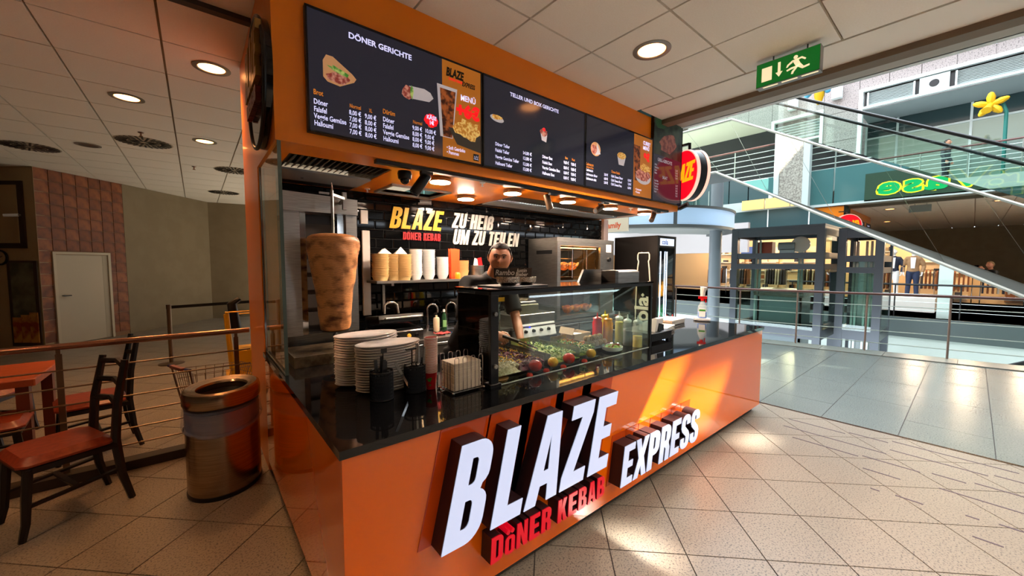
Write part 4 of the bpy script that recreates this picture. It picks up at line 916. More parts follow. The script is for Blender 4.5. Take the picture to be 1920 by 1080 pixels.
t = thing('pepper_shaker', 'steel shaker behind the pale sauce bottle', 'shaker', (2.50, .56, HC)); b = MB(); b.lathe([(.024, .001), (.024, .08), (.02, .09), (.026, .095), (.026, .11), (.0001, .112)], (2.50, .56, HC), 18, cap=False); b.build('body', STEELD, t)
# card terminal / scale right of the case
t = thing('kitchen_scale', 'low black countertop scale right of the display case', 'scale', (2.85, .42, HC)); b = MB(); b.cbox(2.66, 3.02, .28, .60, HC + .02, HC + .085, .006); b.build('base', BLACK, t)
b = MB(); b.cbox(2.65, 3.03, .27, .61, HC + .086, HC + .094, .003); b.build('platform', STEELD, t)
for xx in (2.69, 2.99):
    for yy in (.31, .57): b = MB(); b.cyl((xx, yy, HC + .001), (xx, yy, HC + .02), .015, n=12); b.build('foot', BLACK, t)
t = thing('card_terminal', 'white and black card terminal with tilted display on the scale', 'card terminal', (2.74, .37, HC + .094))
b = MB(); b.prism([(0, 0), (.16, 0), (.16, .06), (.0, .13), (-.02, .12)], (2.75, .30, HC + .095), (0, 1, 0), (0, 0, 1), (.11, 0, 0)); b.v = [Vector((v.x, .60 - v.y, v.z)) if False else v for v in b.v]; b.build('body', WHITEP, t)
b = MB(); b.prism([(0, 0), (.09, 0), (.09, .055), (0, .075)], (2.79, .298, HC + .10), (1, 0, 0), (0, 0, 1), (0, -.012, 0)); b.build('front_block', BLACK, t)
b = MB(); b.prism([(.012, .012), (.15, .012), (.15, .098), (.012, .098)], (2.75, .295, HC + .225), (0, 1, -.4), (1, 0, 0), (0, 0, .004)); b.build('display', mat('terminal_display', (90, 110, 124), .15, emit=.12), t)
# paper bags
PAP = mat('paper_white', (222, 216, 206), .7); PAPB = mat('paper_kraft', (196, 156, 112), .7)
for (x, y, rz_, n, nm_) in ((3.40, .62, .25, 9, 'front'), (3.95, .80, .1, 11, 'rear')):
    me_ = None
    for i in range(n):
        t = thing('paper_bag', '%s flat white paper bag from the bottom of the %s bag pile' % (ORD[i], nm_) if i < n - 1 else 'topmost flat white paper bag of the %s bag pile' % nm_, 'paper bag', (x + random.uniform(-.01, .01), y + random.uniform(-.01, .01), HC + .001 + i * .0052), 'flat paper bags in the %s pile' % nm_, world=False, rz=rz_ + random.uniform(-.02, .02))
        if me_ is None: m = MB(); m.cbox(-.19, .19, -.11, .11, 0, .0048, .001); me_ = m.mesh('sheet', PAP, smooth=False); m = MB(); m.box(-.191, -.17, -.108, .108, .0005, .0042); me2 = m.mesh('kraft_fold', PAPB, smooth=False)
        piece(me_, 'sheet', t); piece(me2, 'kraft_fold', t)
# spray bottle on saucers
for i in range(3):
    t = thing('saucer', ('lowest', 'middle', 'topmost')[i] + ' white saucer under the spray bottle', 'saucer', (4.50, .66, HC + .001 + i * .009), 'saucers under the spray bottle'); b = MB(); b.lathe([(.0001, 0), (.07, 0), (.10, .007), (.098, .0085), (.06, .004), (.0001, .004)], (4.50, .66, HC + .001 + i * .009), 28, cap=False); b.build('dish', PORC, t)
z0 = HC + .030
t = thing('spray_bottle', 'clear and blue spray bottle with red trigger at the far counter end', 'spray bottle', (4.50, .66, z0))
b = MB(); b.lathe([(.0001, 0), (.052, .001), (.056, .01), (.056, .10), (.048, .15), (.022, .20), (.018, .22)], (4.50, .66, z0), 26, .75, 1.0, cap=False); b.build('bottle', mat('bottle_clear', (0, 0, 0)), t)
b = MB(); b.lathe([(.0001, .003), (.050, .003), (.053, .01), (.053, .075), (.0001, .075)], (4.50, .66, z0), 24, .75, 1, cap=False); b.build('blue_liquid', mat('blue_liquid', (30, 120, 214), .2), t)
n_ = Vector((-.92, -.39, 0)); r_ = Vector((.39, -.92, 0)); b = MB(); b.prism([(-.035, .02), (.035, .02), (.04, .12), (-.035, .13)], Vector((4.50, .66, z0)) + n_ * .0475, r_, (0, 0, 1), n_ * .001); b.build('label', WHITEP, t, False)
b = MB(); b.prism([(-.034, .09), (.036, .09), (.037, .112), (-.034, .112)], Vector((4.50, .66, z0)) + n_ * .049, r_, (0, 0, 1), n_ * .001); b.build('label_band', GRN, t, False)
b = MB(); b.lathe([(.022, .218), (.022, .24)], (4.50, .66, z0), 16); c_ = Vector((4.50, .66, z0 + .258)); b.obox(c_, r_, (0, 0, 1), .05, .016, .014); b.obox(c_ + r_ * .035 + Vector((0, 0, -.035)), (.1 * r_.x, .1 * r_.y, -1), r_, .03, .006, .006); b.build('trigger_head', RED, t)
b = MB(); c2 = Vector((4.50, .66, z0 + .274)); b.tube([c2, c2 + Vector((0, 0, .05)), c2 + Vector((.003, -.01, .115))], [.026, .03, .042], 9); b.build('tissue', WHITE, t, False)
for i, (x, y) in enumerate(((4.12, 1.02), (4.22, .98), (4.33, .96))):
    t = thing('red_bottle_top', ('left', 'middle', 'right')[i] + ' small red topped bottle at the back of the far counter', 'bottle', (x, y, HC)); b = MB(); b.lathe([(.014, .001), (.014, .03), (.006, .04), (.004, .06), (.0001, .06)], (x, y, HC), 12, cap=False); b.build('body', RED, t)
# ================================================================== MEAT GRILL (left)
t = thing('meat_grill', 'stainless vertical meat grill with heating panel behind the left glass', 'grill', (.44, 2.1, HC))
x0, x1 = .135, .70
b = MB(); b.prism([(0, 0), (x1 - x0, 0), (x1 - x0, .13), (0, .15)], (x0, 1.93, 2.10), (1, 0, 0), (0, 0, 1), (0, .45, 0)); b.build('top_cover', STEEL, t, False)
b = MB(); b.box(x0, x0 + .12, 1.96, 2.0, HC + .12, 2.10); b.box(x1 - .09, x1, 1.96, 2.0, HC + .12, 2.10); b.build('side_wing', STEEL, t, False)
b = MB(); b.box(x0 + .12, x0 + .17, 2.0, 2.02, HC + .12, 2.10); b.box(x1 - .15, x1 - .09, 2.0, 2.02, HC + .12, 2.10); b.build('reflector', CHROME, t, False)
b = MB(); b.box(x0 + .17, x1 - .15, 2.12, 2.14, HC + .12, 2.10); b.build('burner_wall', BLACK, t, False)
for i in range(6):
    b = MB(); b.box(x0 + .19, x1 - .17, 2.10, 2.119, HC + .18 + i * .15, HC + .29 + i * .15); b.build('burner_panel', mat('burner', (50, 44, 40), .6), t, False)
b = MB(); b.box(x0, x0 + .03, 2.0, 2.3, HC + .02, HC + .12); b.box(x1 - .03, x1, 1.98, 2.0, HC + .03, HC + .118); b.box(x0 + .02, x1 - .02, 2.02, 2.3, HC + .02, HC + .118); b.build('stand', STEELD, t, False)
b = MB(); b.prism([(.10, 1.38), (.72, 1.38), (.72, 1.94), (.10, 1.94)], (0, 0, HC + .03), (1, 0, 0), (0, 1, 0), (0, 0, .012)); b.box(.10, .72, 1.365, 1.38, HC + .001, HC + .075); b.box(.085, .10, 1.365, 1.94, HC + .001, HC + .075); b.box(.72, .735, 1.365, 1.94, HC + .001, HC + .075); b.build('drip_tray', noisy('tray_brown', (90, 74, 54), (150, 132, 104), 12, .3, metal=.8), t, False)
sx_, sy_ = .425, 1.66
b = MB(); b.cyl((sx_, sy_, HC + .045), (sx_, sy_, 2.24), .011, n=14); b.cyl((sx_, sy_, 2.24), (sx_, sy_, 2.30), .009, .002, n=12); b.cyl((sx_, sy_, HC + .044), (sx_, sy_, HC + .16), .02, n=14); b.build('spit', STEEL, t)
b = MB(); b.lathe([(.05, .18), (.10, .185), (.10, .19), (.05, .192)], (sx_, sy_, HC), 24, cap=False); b.build('spit_plate', STEELD, t)
b = MB(); b.bar((sx_, sy_, 2.21), (sx_ + .13, 1.8, 2.21), .02, .02); b.bar((sx_ + .13, 1.8, 2.12), (sx_ + .13, 1.8, 2.26), .03, .03); b.bar((sx_ - .09, sy_, 2.215), (sx_ - .02, sy_, 2.215), .014, .014); b.bar((sx_ + .13, 1.8, 2.21), (sx_ + .13, 1.97, 2.18), .02, .02); b.build('spit_clamp', STEEL, t)
MEATC = noisy('doner_meat', (84, 38, 14), (206, 142, 86), 5, .5, stretch=(1.3, 1.3, 2.6), lo=.34, hi=.52, bump=.25, detail=10)
N_, L_, B__ = nodes_of(MEATC); wv = N_.new('ShaderNodeTexWave'); wv.bands_direction = 'Z'; wv.inputs['Scale'].default_value = 26; wv.inputs['Distortion'].default_value = 5; wv.inputs['Detail'].default_value = 4; tcx = N_.new('ShaderNodeTexCoord'); L_.new(tcx.outputs['Object'], wv.inputs['Vector'])
mr = N_.new('ShaderNodeMapRange'); mr.inputs[3].default_value = .72; mr.inputs[4].default_value = 1.12; L_.new(wv.outputs[1], mr.inputs[0]); mxx = N_.new('ShaderNodeMix'); mxx.data_type = 'RGBA'; mxx.blend_type = 'MULTIPLY'; mxx.inputs[0].default_value = 1
cr_ = [x for x in N_ if x.type == 'VALTORGB'][0]; L_.new(cr_.outputs[0], mxx.inputs[6]); L_.new(mr.outputs[0], mxx.inputs[7]); L_.new(mxx.outputs[2], B__.inputs['Base Color'])
t = thing('meat_cone', 'tall browned meat cone on the vertical spit, wide at top', 'meat', (sx_, sy_, HC + .19))
prof = [(.0001, 0), (.085, .0), (.104, .012), (.112, .04), (.116, .10), (.122, .20), (.134, .30), (.150, .40), (.166, .50), (.178, .58), (.186, .64), (.188, .69), (.178, .715), (.150, .732), (.10, .742), (.0001, .745)]
pr2 = []
for (ra, za), (rb, zb) in zip(prof, prof[1:]):
    for q in range(4): f_ = q / 4; pr2.append((ra + (rb - ra) * f_, za + (zb - za) * f_))
pr2.append(prof[-1])
b = MB(); nn = 72; b.lathe(pr2, (sx_, sy_, HC + .19), nn, cap=False); R = random.Random(3)
ph = [(R.uniform(0, 6.28), R.randint(2, 9), R.uniform(10, 60)) for _ in range(7)]
for v in b.v:
    dx, dy = v.x - sx_, v.y - sy_; r_0 = math.hypot(dx, dy)
    if r_0 > .02:
        a = math.atan2(dy, dx); f_ = 1 + sum(.006 * sin(n_2 * a + p_ + v.z * z_) for p_, n_2, z_ in ph) + R.uniform(-.009, .009); v.x = sx_ + dx * f_; v.y = sy_ + dy * f_
b.build('meat', MEATC, t)
# ================================================================== BACK COUNTER AND EQUIPMENT
def cabinet(name, x0, x1, y0, y1, z0, z1, label, nd):
    t = thing(name, label, 'cabinet', ((x0 + x1) / 2, y0, z0)); b = MB(); b.box(x0, x1, y0, y1, z0, z1 - .03); b.build('body', STEELD, t, False)
    b = MB(); b.box(x0 - .0, x1, y0 - .02, y1, z1 - .03, z1); b.build('worktop', STEEL, t, False)
    for i in range(nd):
        xa = x0 + .01 + (x1 - x0 - .02) * i / nd; xb = x0 + .01 + (x1 - x0 - .02) * (i + 1) / nd - .01
        for (za, zb) in ((z0 + .08, z0 + .35), (z0 + .36, z0 + .60), (z0 + .61, z1 - .045)):
            m = MB(); m.cbox(xa, xb, y0 - .018, y0 - .001, za, zb, .003); d_ = m.build('drawer', STEEL, t, False)
            m = MB(); m.box(xa + .04, xb - .04, y0 - .03, y0 - .019, zb - .035, zb - .02); m.build('handle', STEELD, d_, False)
    return t
cabinet('sink_cabinet', .78, 2.45, 2.0, YW - .01, 0, .92, 'stainless base cabinet with sink and taps under the black tiles', 3)
cabinet('oven_cabinet', 2.47, 4.90, 1.98, YW - .01, 0, .92, 'stainless base cabinet under the rotisserie oven', 4)
t = thing('sink_basin', 'recessed steel sink basin set in the back worktop', 'sink', (1.95, 2.25, .921)); b = MB()
b.box(1.62, 2.26, 2.06, 2.08, .921, .932); b.box(1.62, 2.26, 2.40, 2.42, .921, .932); b.box(1.62, 1.64, 2.08, 2.40, .921, .932); b.box(2.24, 2.26, 2.08, 2.40, .921, .932); b.build('rim', CHROME, t, False); b = MB(); b.box(1.64, 2.24, 2.08, 2.40, .9205, .924); b.build('bowl', STEELD, t, False)
def tap(x, y, label, lean):
    t = thing('sink_tap', label, 'tap', (x, y, .92)); pts = [(x, y, .92), (x, y, 1.17)] + [(x + (.055 - .055 * cos(radians(a))) * lean[0], y + (.055 - .055 * cos(radians(a))) * lean[1], 1.17 + .06 * sin(radians(a))) for a in range(20, 181, 20)] + [(x + .11 * lean[0], y + .11 * lean[1], 1.13)]
    b = MB(); b.tube(pts, .010, 12); b.build('spout', CHROME, t); b = MB(); b.cyl((x, y, .921), (x, y, .99), .02, n=16); b.bar((x, y, .97), (x - .02, y - .07, .985), .012, .012); b.build('mixer_body', CHROME, t)
tap(1.60, 2.42, 'left chrome swan-neck tap right of the contact grill', (.9, -.5)); tap(1.86, 2.45, 'right chrome swan-neck tap right of the green soap bottle', (.9, -.5))
t = thing('soap_dispenser', 'beige pump soap dispenser between the two taps', 'dispenser', (1.68, 2.36, .92)); b = MB(); b.lathe([(.033, .001), (.036, .01), (.036, .14), (.03, .155), (.012, .16), (.012, .18)], (1.68, 2.36, .922), 20); b.build('bottle', mat('beige_bottle', (200, 180, 150), .4), t)
b = MB(); b.cyl((1.68, 2.36, 1.10), (1.68, 2.36, 1.125), .006, n=8); b.bar((1.69, 2.36, 1.128), (1.64, 2.35, 1.128), .012, .008); b.build('pump', CHROME, t)
t = thing('dish_soap_bottle', 'dark green dish soap bottle with white cap behind the sink', 'bottle', (1.79, 2.38, .92)); b = MB(); b.lathe([(.034, .001), (.036, .01), (.037, .12), (.03, .17), (.014, .2), (.012, .21)], (1.79, 2.38, .922), 20, .8, 1); b.build('bottle', mat('green_bottle', (30, 66, 40), .2), t); b = MB(); b.lathe([(.014, .21), (.013, .235), (.006, .24)], (1.79, 2.38, .922), 12); b.build('cap', WHITEP, t)
b = MB(); b.prism([(-.02, .04), (.02, .04), (.02, .12), (-.02, .12)], (1.775, 2.337, .922), (.85, -.5, 0), (0, 0, 1), (-.001, -.001, 0)); b.build('label', mat('label_green', (120, 170, 110), .5), t)
for (x, y, m, l_) in ((1.63, 2.14, mat('cloth_red', (170, 44, 44), .8), 'red cleaning cloth on the sink edge'), (1.80, 2.06, mat('cloth_blue', (40, 84, 140), .8), 'blue cleaning cloth hanging over the sink edge')):
    t = thing('cleaning_cloth', l_, 'cloth', (x, y, .93)); b = MB(); V = []; n = 6
    for i in range(n + 1):
        for j in range(n + 1): V.append((x - .08 + .16 * i / n, y - .05 + .1 * j / n, .936 + .008 * sin(i * 1.7 + j * 2.3) + .006 * cos(i * 2.1)))
    b.add(V, [(i * (n + 1) + j, i * (n + 1) + j + 1, (i + 1) * (n + 1) + j + 1, (i + 1) * (n + 1) + j) for i in range(n) for j in range(n)]); b.build('fabric', m, t)
t = thing('contact_grill', 'black and steel contact grill with lifted handle beside meat grill', 'grill', (1.15, 2.2, .92))
b = MB(); b.cbox(.90, 1.36, 2.03, 2.42, .925, 1.03, .01); b.build('base', STEELD, t, False); b = MB(); b.box(.92, 1.34, 2.04, 2.40, 1.031, 1.05); b.build('lower_plate', BLACK, t, False)
b = MB(); b.obox((1.13, 2.22, 1.115), (1, 0, 0), (0, 1, -.12), .22, .18, .018); b.build('upper_plate', BLACK, t, False); b = MB(); b.obox((1.13, 2.22, 1.15), (1, 0, 0), (0, 1, -.12), .225, .185, .018); b.build('lid', STEEL, t, False)
b = MB(); b.tube([(.95, 2.04, 1.15), (.95, 1.98, 1.17), (1.31, 1.98, 1.17), (1.31, 2.04, 1.15)], .009, 10); b.build('handle', STEEL, t); b = MB(); b.tube([(1.08, 2.35, 1.17), (1.08, 2.34, 1.26), (1.11, 2.33, 1.285), (1.17, 2.32, 1.285), (1.20, 2.31, 1.26), (1.21, 2.30, 1.17)], .011, 10); b.build('lift_arm', STEEL, t)
for (xx, m) in ((1.08, BLACK), (1.20, mat('knob_amber', (220, 150, 50), .3, emit=.3)), (1.28, BLACK)):
    b = MB(); b.cyl((xx, 2.03, .975), (xx, 2.01, .975), .02, .016, n=16); b.build('control_knob', m, t)
# shelf with takeaway containers
t = thing('wall_shelf', 'steel wall shelf on the black tiles carrying takeaway containers', 'shelf', (1.6, 2.45, 1.50)); b = MB(); b.box(.98, 2.40, 2.27, YW - .002, 1.485, 1.51); b.build('board', STEEL, t, False)
for xx in (1.15, 2.30): b = MB(); b.box(xx, xx + .025, YW - .03, YW - .004, 1.16, 1.484); b.box(xx, xx + .025, 2.32, YW - .03, 1.455, 1.484); b.build('bracket', STEEL, t, False)
def container_stack(n, x, y, z, dz, build, label, grp, name, cat, z1lab=None):
    t0 = None
    for i in range(n):
        loc = (x + random.uniform(-.002, .002), y + random.uniform(-.002, .002), z + i * dz)
        lb = '%s from the bottom of the %s' % (ORD[i], label) if i < n - 1 else 'topmost of the ' + label
        if t0 is None: t0 = thing(name, lb, cat, loc, grp, world=False); build(t0)
        else: dup(t0, loc, lb, grp)
TAN = mat('fibre_tan', (206, 176, 120), .7)
def clam(t): m = MB(); m.lathe([(.0001, .0), (.066, .0), (.084, .045), (.092, .047), (.092, .050), (.082, .049), (.064, .004), (.0001, .004)], (0, 0, 0), 12, 1, 1, rot=.26, cap=False); m.build('shell', TAN, t)
def wbowl(t): m = MB(); m.lathe([(.0001, 0), (.045, 0), (.068, .055), (.072, .056), (.072, .059), (.066, .058), (.043, .004), (.0001, .004)], (0, 0, 0), 20, cap=False); m.build('shell', WHITEP, t)
def kbowl(t): m = MB(); m.lathe([(.0001, 0), (.060, 0), (.078, .075), (.082, .077), (.082, .081), (.076, .080), (.058, .004), (.0001, .004)], (0, 0, 0), 22, cap=False); m.build('shell', mat('kraft', (196, 146, 92), .7), t)
for i, (x, y) in enumerate(((1.06, 2.38), (1.19, 2.40), (1.30, 2.37))):
    w_ = ('left', 'middle', 'right')[i]; container_stack(14, x, y, 1.5105, .0172, clam, 'tan fibre boxes in the %s tan stack' % w_, 'tan food boxes %s stack' % w_, 'food_box', 'food box')
for i, (x, y, n) in enumerate(((1.47, 2.42, 18), (1.62, 2.41, 18), (1.80, 2.42, 13))):
    w_ = ('left', 'middle', 'right')[i]; container_stack(n, x, y, 1.5105, .0160, wbowl, 'white bowls in the %s white stack' % w_, 'white bowls %s stack' % w_, 'takeaway_bowl', 'bowl')
container_stack(9, 2.07, 2.43, 1.5105, .0165, kbowl, 'brown paper bowls beside the orange cartons', 'brown paper bowls', 'paper_bowl', 'bowl')
ORC = mat('orange_carton', (222, 70, 20), .5)
for i in range(5):
    x, y = 1.91 + (i % 3) * .022, 2.36 + (i // 3) * .05
    t = thing('fries_carton', ('leftmost', 'second', 'third', 'fourth', 'rearmost')[i] + ' of the tall orange fries cartons on the shelf', 'carton', (x, y, 1.51), 'orange fries cartons'); b = MB()
    b.prism([(-.028, 0), (.028, 0), (.04, .30 - (i % 2) * .03), (-.036, .30)], (x, y, 1.6), (.95, -.3, 0), (0, 0, 1), (.006, .018, 0)) if False else b.prism([(-.024, 0), (.024, 0), (.034, .34 - (i % 2) * .04), (-.032, .35)], (x, y, 1.511), (.95, -.3, 0), (0, 0, 1), (.006, .018, 0)); b.build('carton', ORC, t, False)
t = thing('spice_jar', 'small jar with yellow and red label below the orange cartons', 'jar', (1.93, 2.30, 1.51)); b = MB(); b.lathe([(.03, .001), (.032, .05), (.026, .07), (.02, .075)], (1.93, 2.305, 1.511), 18); b.build('jar', mat('jar_amber', (190, 130, 30), .3), t)
t = thing('cooking_pot', 'dented steel pot with papers standing at the right end of shelf', 'pot', (2.28, 2.40, 1.51)); b = MB(); b.lathe([(.0001, .001), (.08, .001), (.085, .01), (.085, .15), (.09, .155), (.086, .157), (.08, .15), (.08, .01)], (2.28, 2.42, 1.511), 28, cap=False); b.build('pot', STEEL, t)
for i, (dx, h_, m) in enumerate(((-.02, .1, WHITE), (.02, .085, WHITE), (.05, .11, RED))):
    t = thing('paper_sheet' if i < 2 else 'red_cloth', ('white folded paper leaning left in the steel pot', 'white folded paper in the middle of steel pot', 'red packet in the steel pot')[i], 'paper' if i < 2 else 'packet', (2.28 + dx, 2.42, 1.60)); b = MB(); b.obox((2.28 + dx, 2.42, 1.62 + h_ / 2), (.2 - .2 * i, 0, 1), (1, .2, 0), h_ / 2 + .03, .035, .004); b.build('sheet', m, t, False)
for i, (dx, dz_) in enumerate(((1.10, 0), (1.27, .02))):
    t = thing('napkin', ('left', 'right')[i] + ' crumpled white napkin on top of the tan food boxes', 'napkin', (dx, 2.38, 1.80)); b = MB(); z_ = 1.51 + 13 * .0172 + .053
    b.add([(dx - .07, 2.34, z_), (dx + .06, 2.33, z_), (dx + .07, 2.42, z_ + .005), (dx - .05, 2.43, z_ + .004), (dx + .01, 2.38, z_ + .055 + dz_), (dx - .02, 2.38, z_ + .045)], [(0, 1, 4), (1, 2, 4), (2, 3, 5, 4), (3, 0, 5), (0, 4, 5), (3, 2, 1, 0)]); b.build('paper', WHITE, t, False)
# rotisserie oven
t = thing('rotisserie_oven', 'large stainless rotisserie oven with glass doors and roasting chickens', 'oven', (3.88, 2.0, .94)); x0, x1, y0, y1, z0, z1 = 3.27, 4.50, 2.0, 2.57, .935, 2.02; oven = t
b = MB(); b.box(x0, x0 + .03, y0 + .04, y1, z0, z1 - .03); b.box(x1 - .03, x1, y0 + .04, y1, z0, z1 - .03); b.box(x0 + .03, x1 - .03, y1 - .02, y1, z0, z1 - .03); b.box(x0 + .03, x1 - .03, y0 + .04, y1 - .02, z0, z0 + .03)
b.build('cabinet', STEEL, t, False); b = MB(); b.cbox(x0 - .005, x1 + .005, y0 + .0, y1 + .0, z1 - .03, z1 + .02, .006); b.build('roof', STEEL, t, False)
b = MB(); b.box(x0, x0 + .06, y0, y0 + .038, z0, z1 - .032); b.box(4.18, 4.22, y0, y0 + .038, z0, z1 - .032); b.box(x1 - .28, x1, y0, y0 + .038, z0, z1 - .032); b.box(x0 + .06, 4.18, y0, y0 + .038, z1 - .09, z1 - .032); b.box(x0 + .06, 4.18, y0, y0 + .038, z0 + .48, z0 + .53); b.box(x0 + .06, 4.18, y0, y0 + .038, z0, z0 + .05); b.build('front_frame', STEEL, t, False)
b = MB(); b.box(x0 + .061, 4.179, y0 + .015, y0 + .022, z0 + .531, z1 - .091); b.build('upper_door_glass', GLASS, t, False); b = MB(); b.box(x0 + .061, 4.179, y0 + .015, y0 + .022, z0 + .051, z0 + .479); b.build('lower_door_glass', GLASS, t, False)
b = MB(); b.box(x0 + .035, 4.2, y1 - .03, y1 - .021, z0 + .04, z1 - .05); b.build('inner_back', mat('oven_inner', (58, 54, 50), .3, metal=.6), t, False)
for xx in (3.55, 3.85): b = MB(); b.cyl((xx, y0 - .01, z0 + .56), (xx, y0 - .01, z1 - .12), .006, n=8); b.build('door_bar', CHROME, t)
for zz in (1.33, 1.50, 1.62, 1.76, 1.88): b = MB(); b.cyl((x0 + .04, 2.25, zz), (4.17, 2.25, zz), .004, n=6); b.build('spit_rod', CHROME, t)
for i in range(3): b = MB(); b.cyl((x0 + .35 + i * .3, 2.12, 1.52), (x0 + .35 + i * .3, 2.12, 1.9), .004, n=6); b.build('basket_wire', CHROME, t)
for zz, m in ((1.75, BLACK), (1.45, BLACK)): b = MB(); b.cyl((4.37, y0, zz), (4.37, y0 - .03, zz), .035, .03, n=20); b.build('control_knob', m, t)
b = MB(); b.box(4.31, 4.43, y0 - .004, y0 - .001, 1.86, 1.97); b.build('rating_label', WHITEP, t, False)
b = MB(); b.box(x0 - .003, x0, 2.1, 2.4, z1 - .2, z1 - .15); b.build('side_vent', BLACK, t, False)
b = MB(); b.box(x0 + .1, 4.15, y0 + .06, y0 + .1, 1.90, 1.91); b.build('heater_glow_bar', mat('heater_glow', (255, 150, 70), .5, emit=14.0), t, False)
b = MB(); b.box(x0 + .1, 4.15, y0 + .06, y0 + .09, z0 + .47, z0 + .478); b.build('heater_glow_bar', mat('heater_glow', (0, 0, 0)), t, False)  # second glowing bar, added low in the oven to brighten the chickens
CHK = noisy('roast_chicken', (146, 62, 14), (218, 138, 58), 16, .35, bump=.3, lo=.35, hi=.6)
def chicken(loc, label, grp):
    t = thing('roast_chicken', label, 'chicken', loc, grp, world=False); m = MB()
    m.lathe([(.0001, -.075), (.03, -.068), (.055, -.04), (.062, 0), (.054, .035), (.03, .062), (.0001, .07)], (0, 0, 0), 14, cap=False); m.v = [Vector((v.z, v.x * 1.1, v.y)) for v in m.v]
    m.build('body', CHK, t)
    for s_ in (-1, 1):
        b = MB(); b.tube([(.01, s_ * .05, .0), (.05, s_ * .065, .03), (.085, s_ * .04, .045)], [.028, .022, .010], 8); b.build('leg', CHK, t); b = MB(); b.tube([(-.04, s_ * .05, .01), (-.02, s_ * .075, .03), (.01, s_ * .07, .035)], [.016, .014, .009], 8); b.build('wing', CHK, t)
    return t
ck = chicken((3.42, 2.22, 1.36), 'leftmost roast chicken in the lower spit row of the oven', 'roast chickens on the lower spit')
for i in range(1, 5): dup(ck, (3.42 + i * .165, 2.22, 1.36 + random.uniform(-.01, .01)), ('', 'second', 'third', 'fourth', 'rightmost')[i] + ' roast chicken in the lower spit row of the oven')
for i in range(3): dup(ck, (3.44 + i * .17, 2.20, 1.655), ('leftmost', 'middle', 'rightmost')[i] + ' roast chicken in the upper spit row of the oven', 'roast chickens on the upper spit')
for i in range(3): dup(ck, (3.75 + i * .2, 2.25, 1.03), ('left', 'middle', 'right')[i] + ' roast chicken lying at the bottom of the oven', 'roast chickens at the oven bottom')
# griddle / fryer block with control panel
t = thing('griddle', 'steel griddle with white knob panel behind the worker', 'griddle', (2.75, 2.0, .92)); b = MB(); b.cbox(2.50, 3.22, 1.99, 2.50, .925, 1.06, .006); b.build('body', STEEL, t, False); b = MB(); b.prism([(0, 0), (.66, 0), (.66, .16), (0, .16)], (2.53, 1.93, .78), (1, 0, 0), (0, .25, 1), (0, .02, 0)); b.build('control_panel', mat('panel_pale', (186, 190, 192), .4), t, False)
for i in range(4): b = MB(); b.cyl((2.66 + i * .13, 1.942, .86), (2.66 + i * .13, 1.915, .86), .022, .018, n=16); b.build('control_knob', BLACK, t)
b = MB(); b.cyl((2.72, 1.935, .91), (2.72, 1.925, .912), .009, n=10); b.build('pilot_light', mat('pilot_blue', (30, 40, 255), .4, emit=2), t)
t = thing('waffle_iron', 'small dark double grill with metal lid on the griddle', 'grill', (2.85, 2.2, 1.06)); b = MB(); b.cbox(2.66, 2.98, 2.04, 2.36, 1.062, 1.18, .01); b.build('base', mat('iron_olive', (84, 84, 70), .4, metal=.6), t, False); b = MB(); b.cbox(2.68, 2.96, 2.06, 2.34, 1.181, 1.215, .01); b.build('lid', STEELD, t, False); b = MB(); b.lathe([(.09, .0), (.11, .03), (.10, .03), (.0001, .01)], (2.80, 2.2, 1.216), 24, cap=False); b.build('dish', HAM, t)
b = MB(); b.bar((2.98, 2.2, 1.20), (3.12, 2.15, 1.23), .025, .02); b.build('handle', BLACK, t)
# fridge at far end
t = thing('drinks_fridge', 'tall black drinks fridge with glass door and white bottle outline', 'fridge', (5.28, 1.95, 0)); x0, x1, y0, y1, z1 = 5.0, 5.56, 1.57, 2.34, 2.12
FB = mat('fridge_black', (20, 18, 17), .25)
b = MB(); b.box(x0, x0 + .04, y0 + .03, y1, .05, z1); b.box(x1 - .04, x1, y0 + .03, y1, .05, z1); b.box(x0 + .04, x1 - .04, y1 - .04, y1, .05, z1); b.box(x0 + .04, x1 - .04, y0 + .03, y1 - .04, z1 - .04, z1); b.box(x0 + .04, x1 - .04, y0 + .03, y1 - .04, .05, .3); b.build('cabinet', FB, t, False)
b = MB(); b.box(x0, x0 + .05, y0, y0 + .028, .3, z1); b.box(x1 - .05, x1, y0, y0 + .028, .3, z1); b.box(x0 + .05, x1 - .05, y0, y0 + .028, z1 - .18, z1); b.box(x0 + .05, x1 - .05, y0, y0 + .028, .3, .36); b.build('door_frame', FB, t, False)
b = MB(); b.box(x0 + .051, x1 - .051, y0 + .008, y0 + .014, .361, z1 - .181); b.build('door_glass', GLASS, t, False)
b = MB(); b.box(x0 + .07, x1 - .07, y0 - .003, y0 - .001, z1 - .15, z1 - .04); b.build('header', mat('header_white', (200, 214, 236), .4, emit=.5), t, False)
b = MB(); put(b, fontmesh('cola', .11, bold=.02, sx=1.0), (x0 + .12, y0 - .004, z1 - .13), (1, 0, 0), (0, 0, 1)); b.build('header_lettering', mat('header_blue', (60, 90, 160), .4), t, False, fix=False)
LEDM = mat('led_strip', (220, 225, 255), .4, emit=6, ecol=(214, 220, 255))
for xx in (x0 + .17, x0 + .30, x0 + .36): 
    b = MB(); 
    for i in range(60): b.box(xx, xx + .022, y0 + .045, y0 + .05, .45 + i * .024, .45 + i * .024 + .014)
    b.build('led_strip', LEDM, t, False)
b = MB(); b.box(x0 + .045, x1 - .045, y1 - .06, y1 - .045, .31, z1 - .05); b.build('inner_back', WHITEP, t, False)
for i in range(4): b = MB(); b.box(x0 + .045, x1 - .045, y0 + .10, y1 - .07, .42 + i * .37, .428 + i * .37); b.build('shelf', CHROME, t, False)
cols = [(200, 30, 30), (40, 120, 50), (240, 150, 20), (60, 40, 30)]
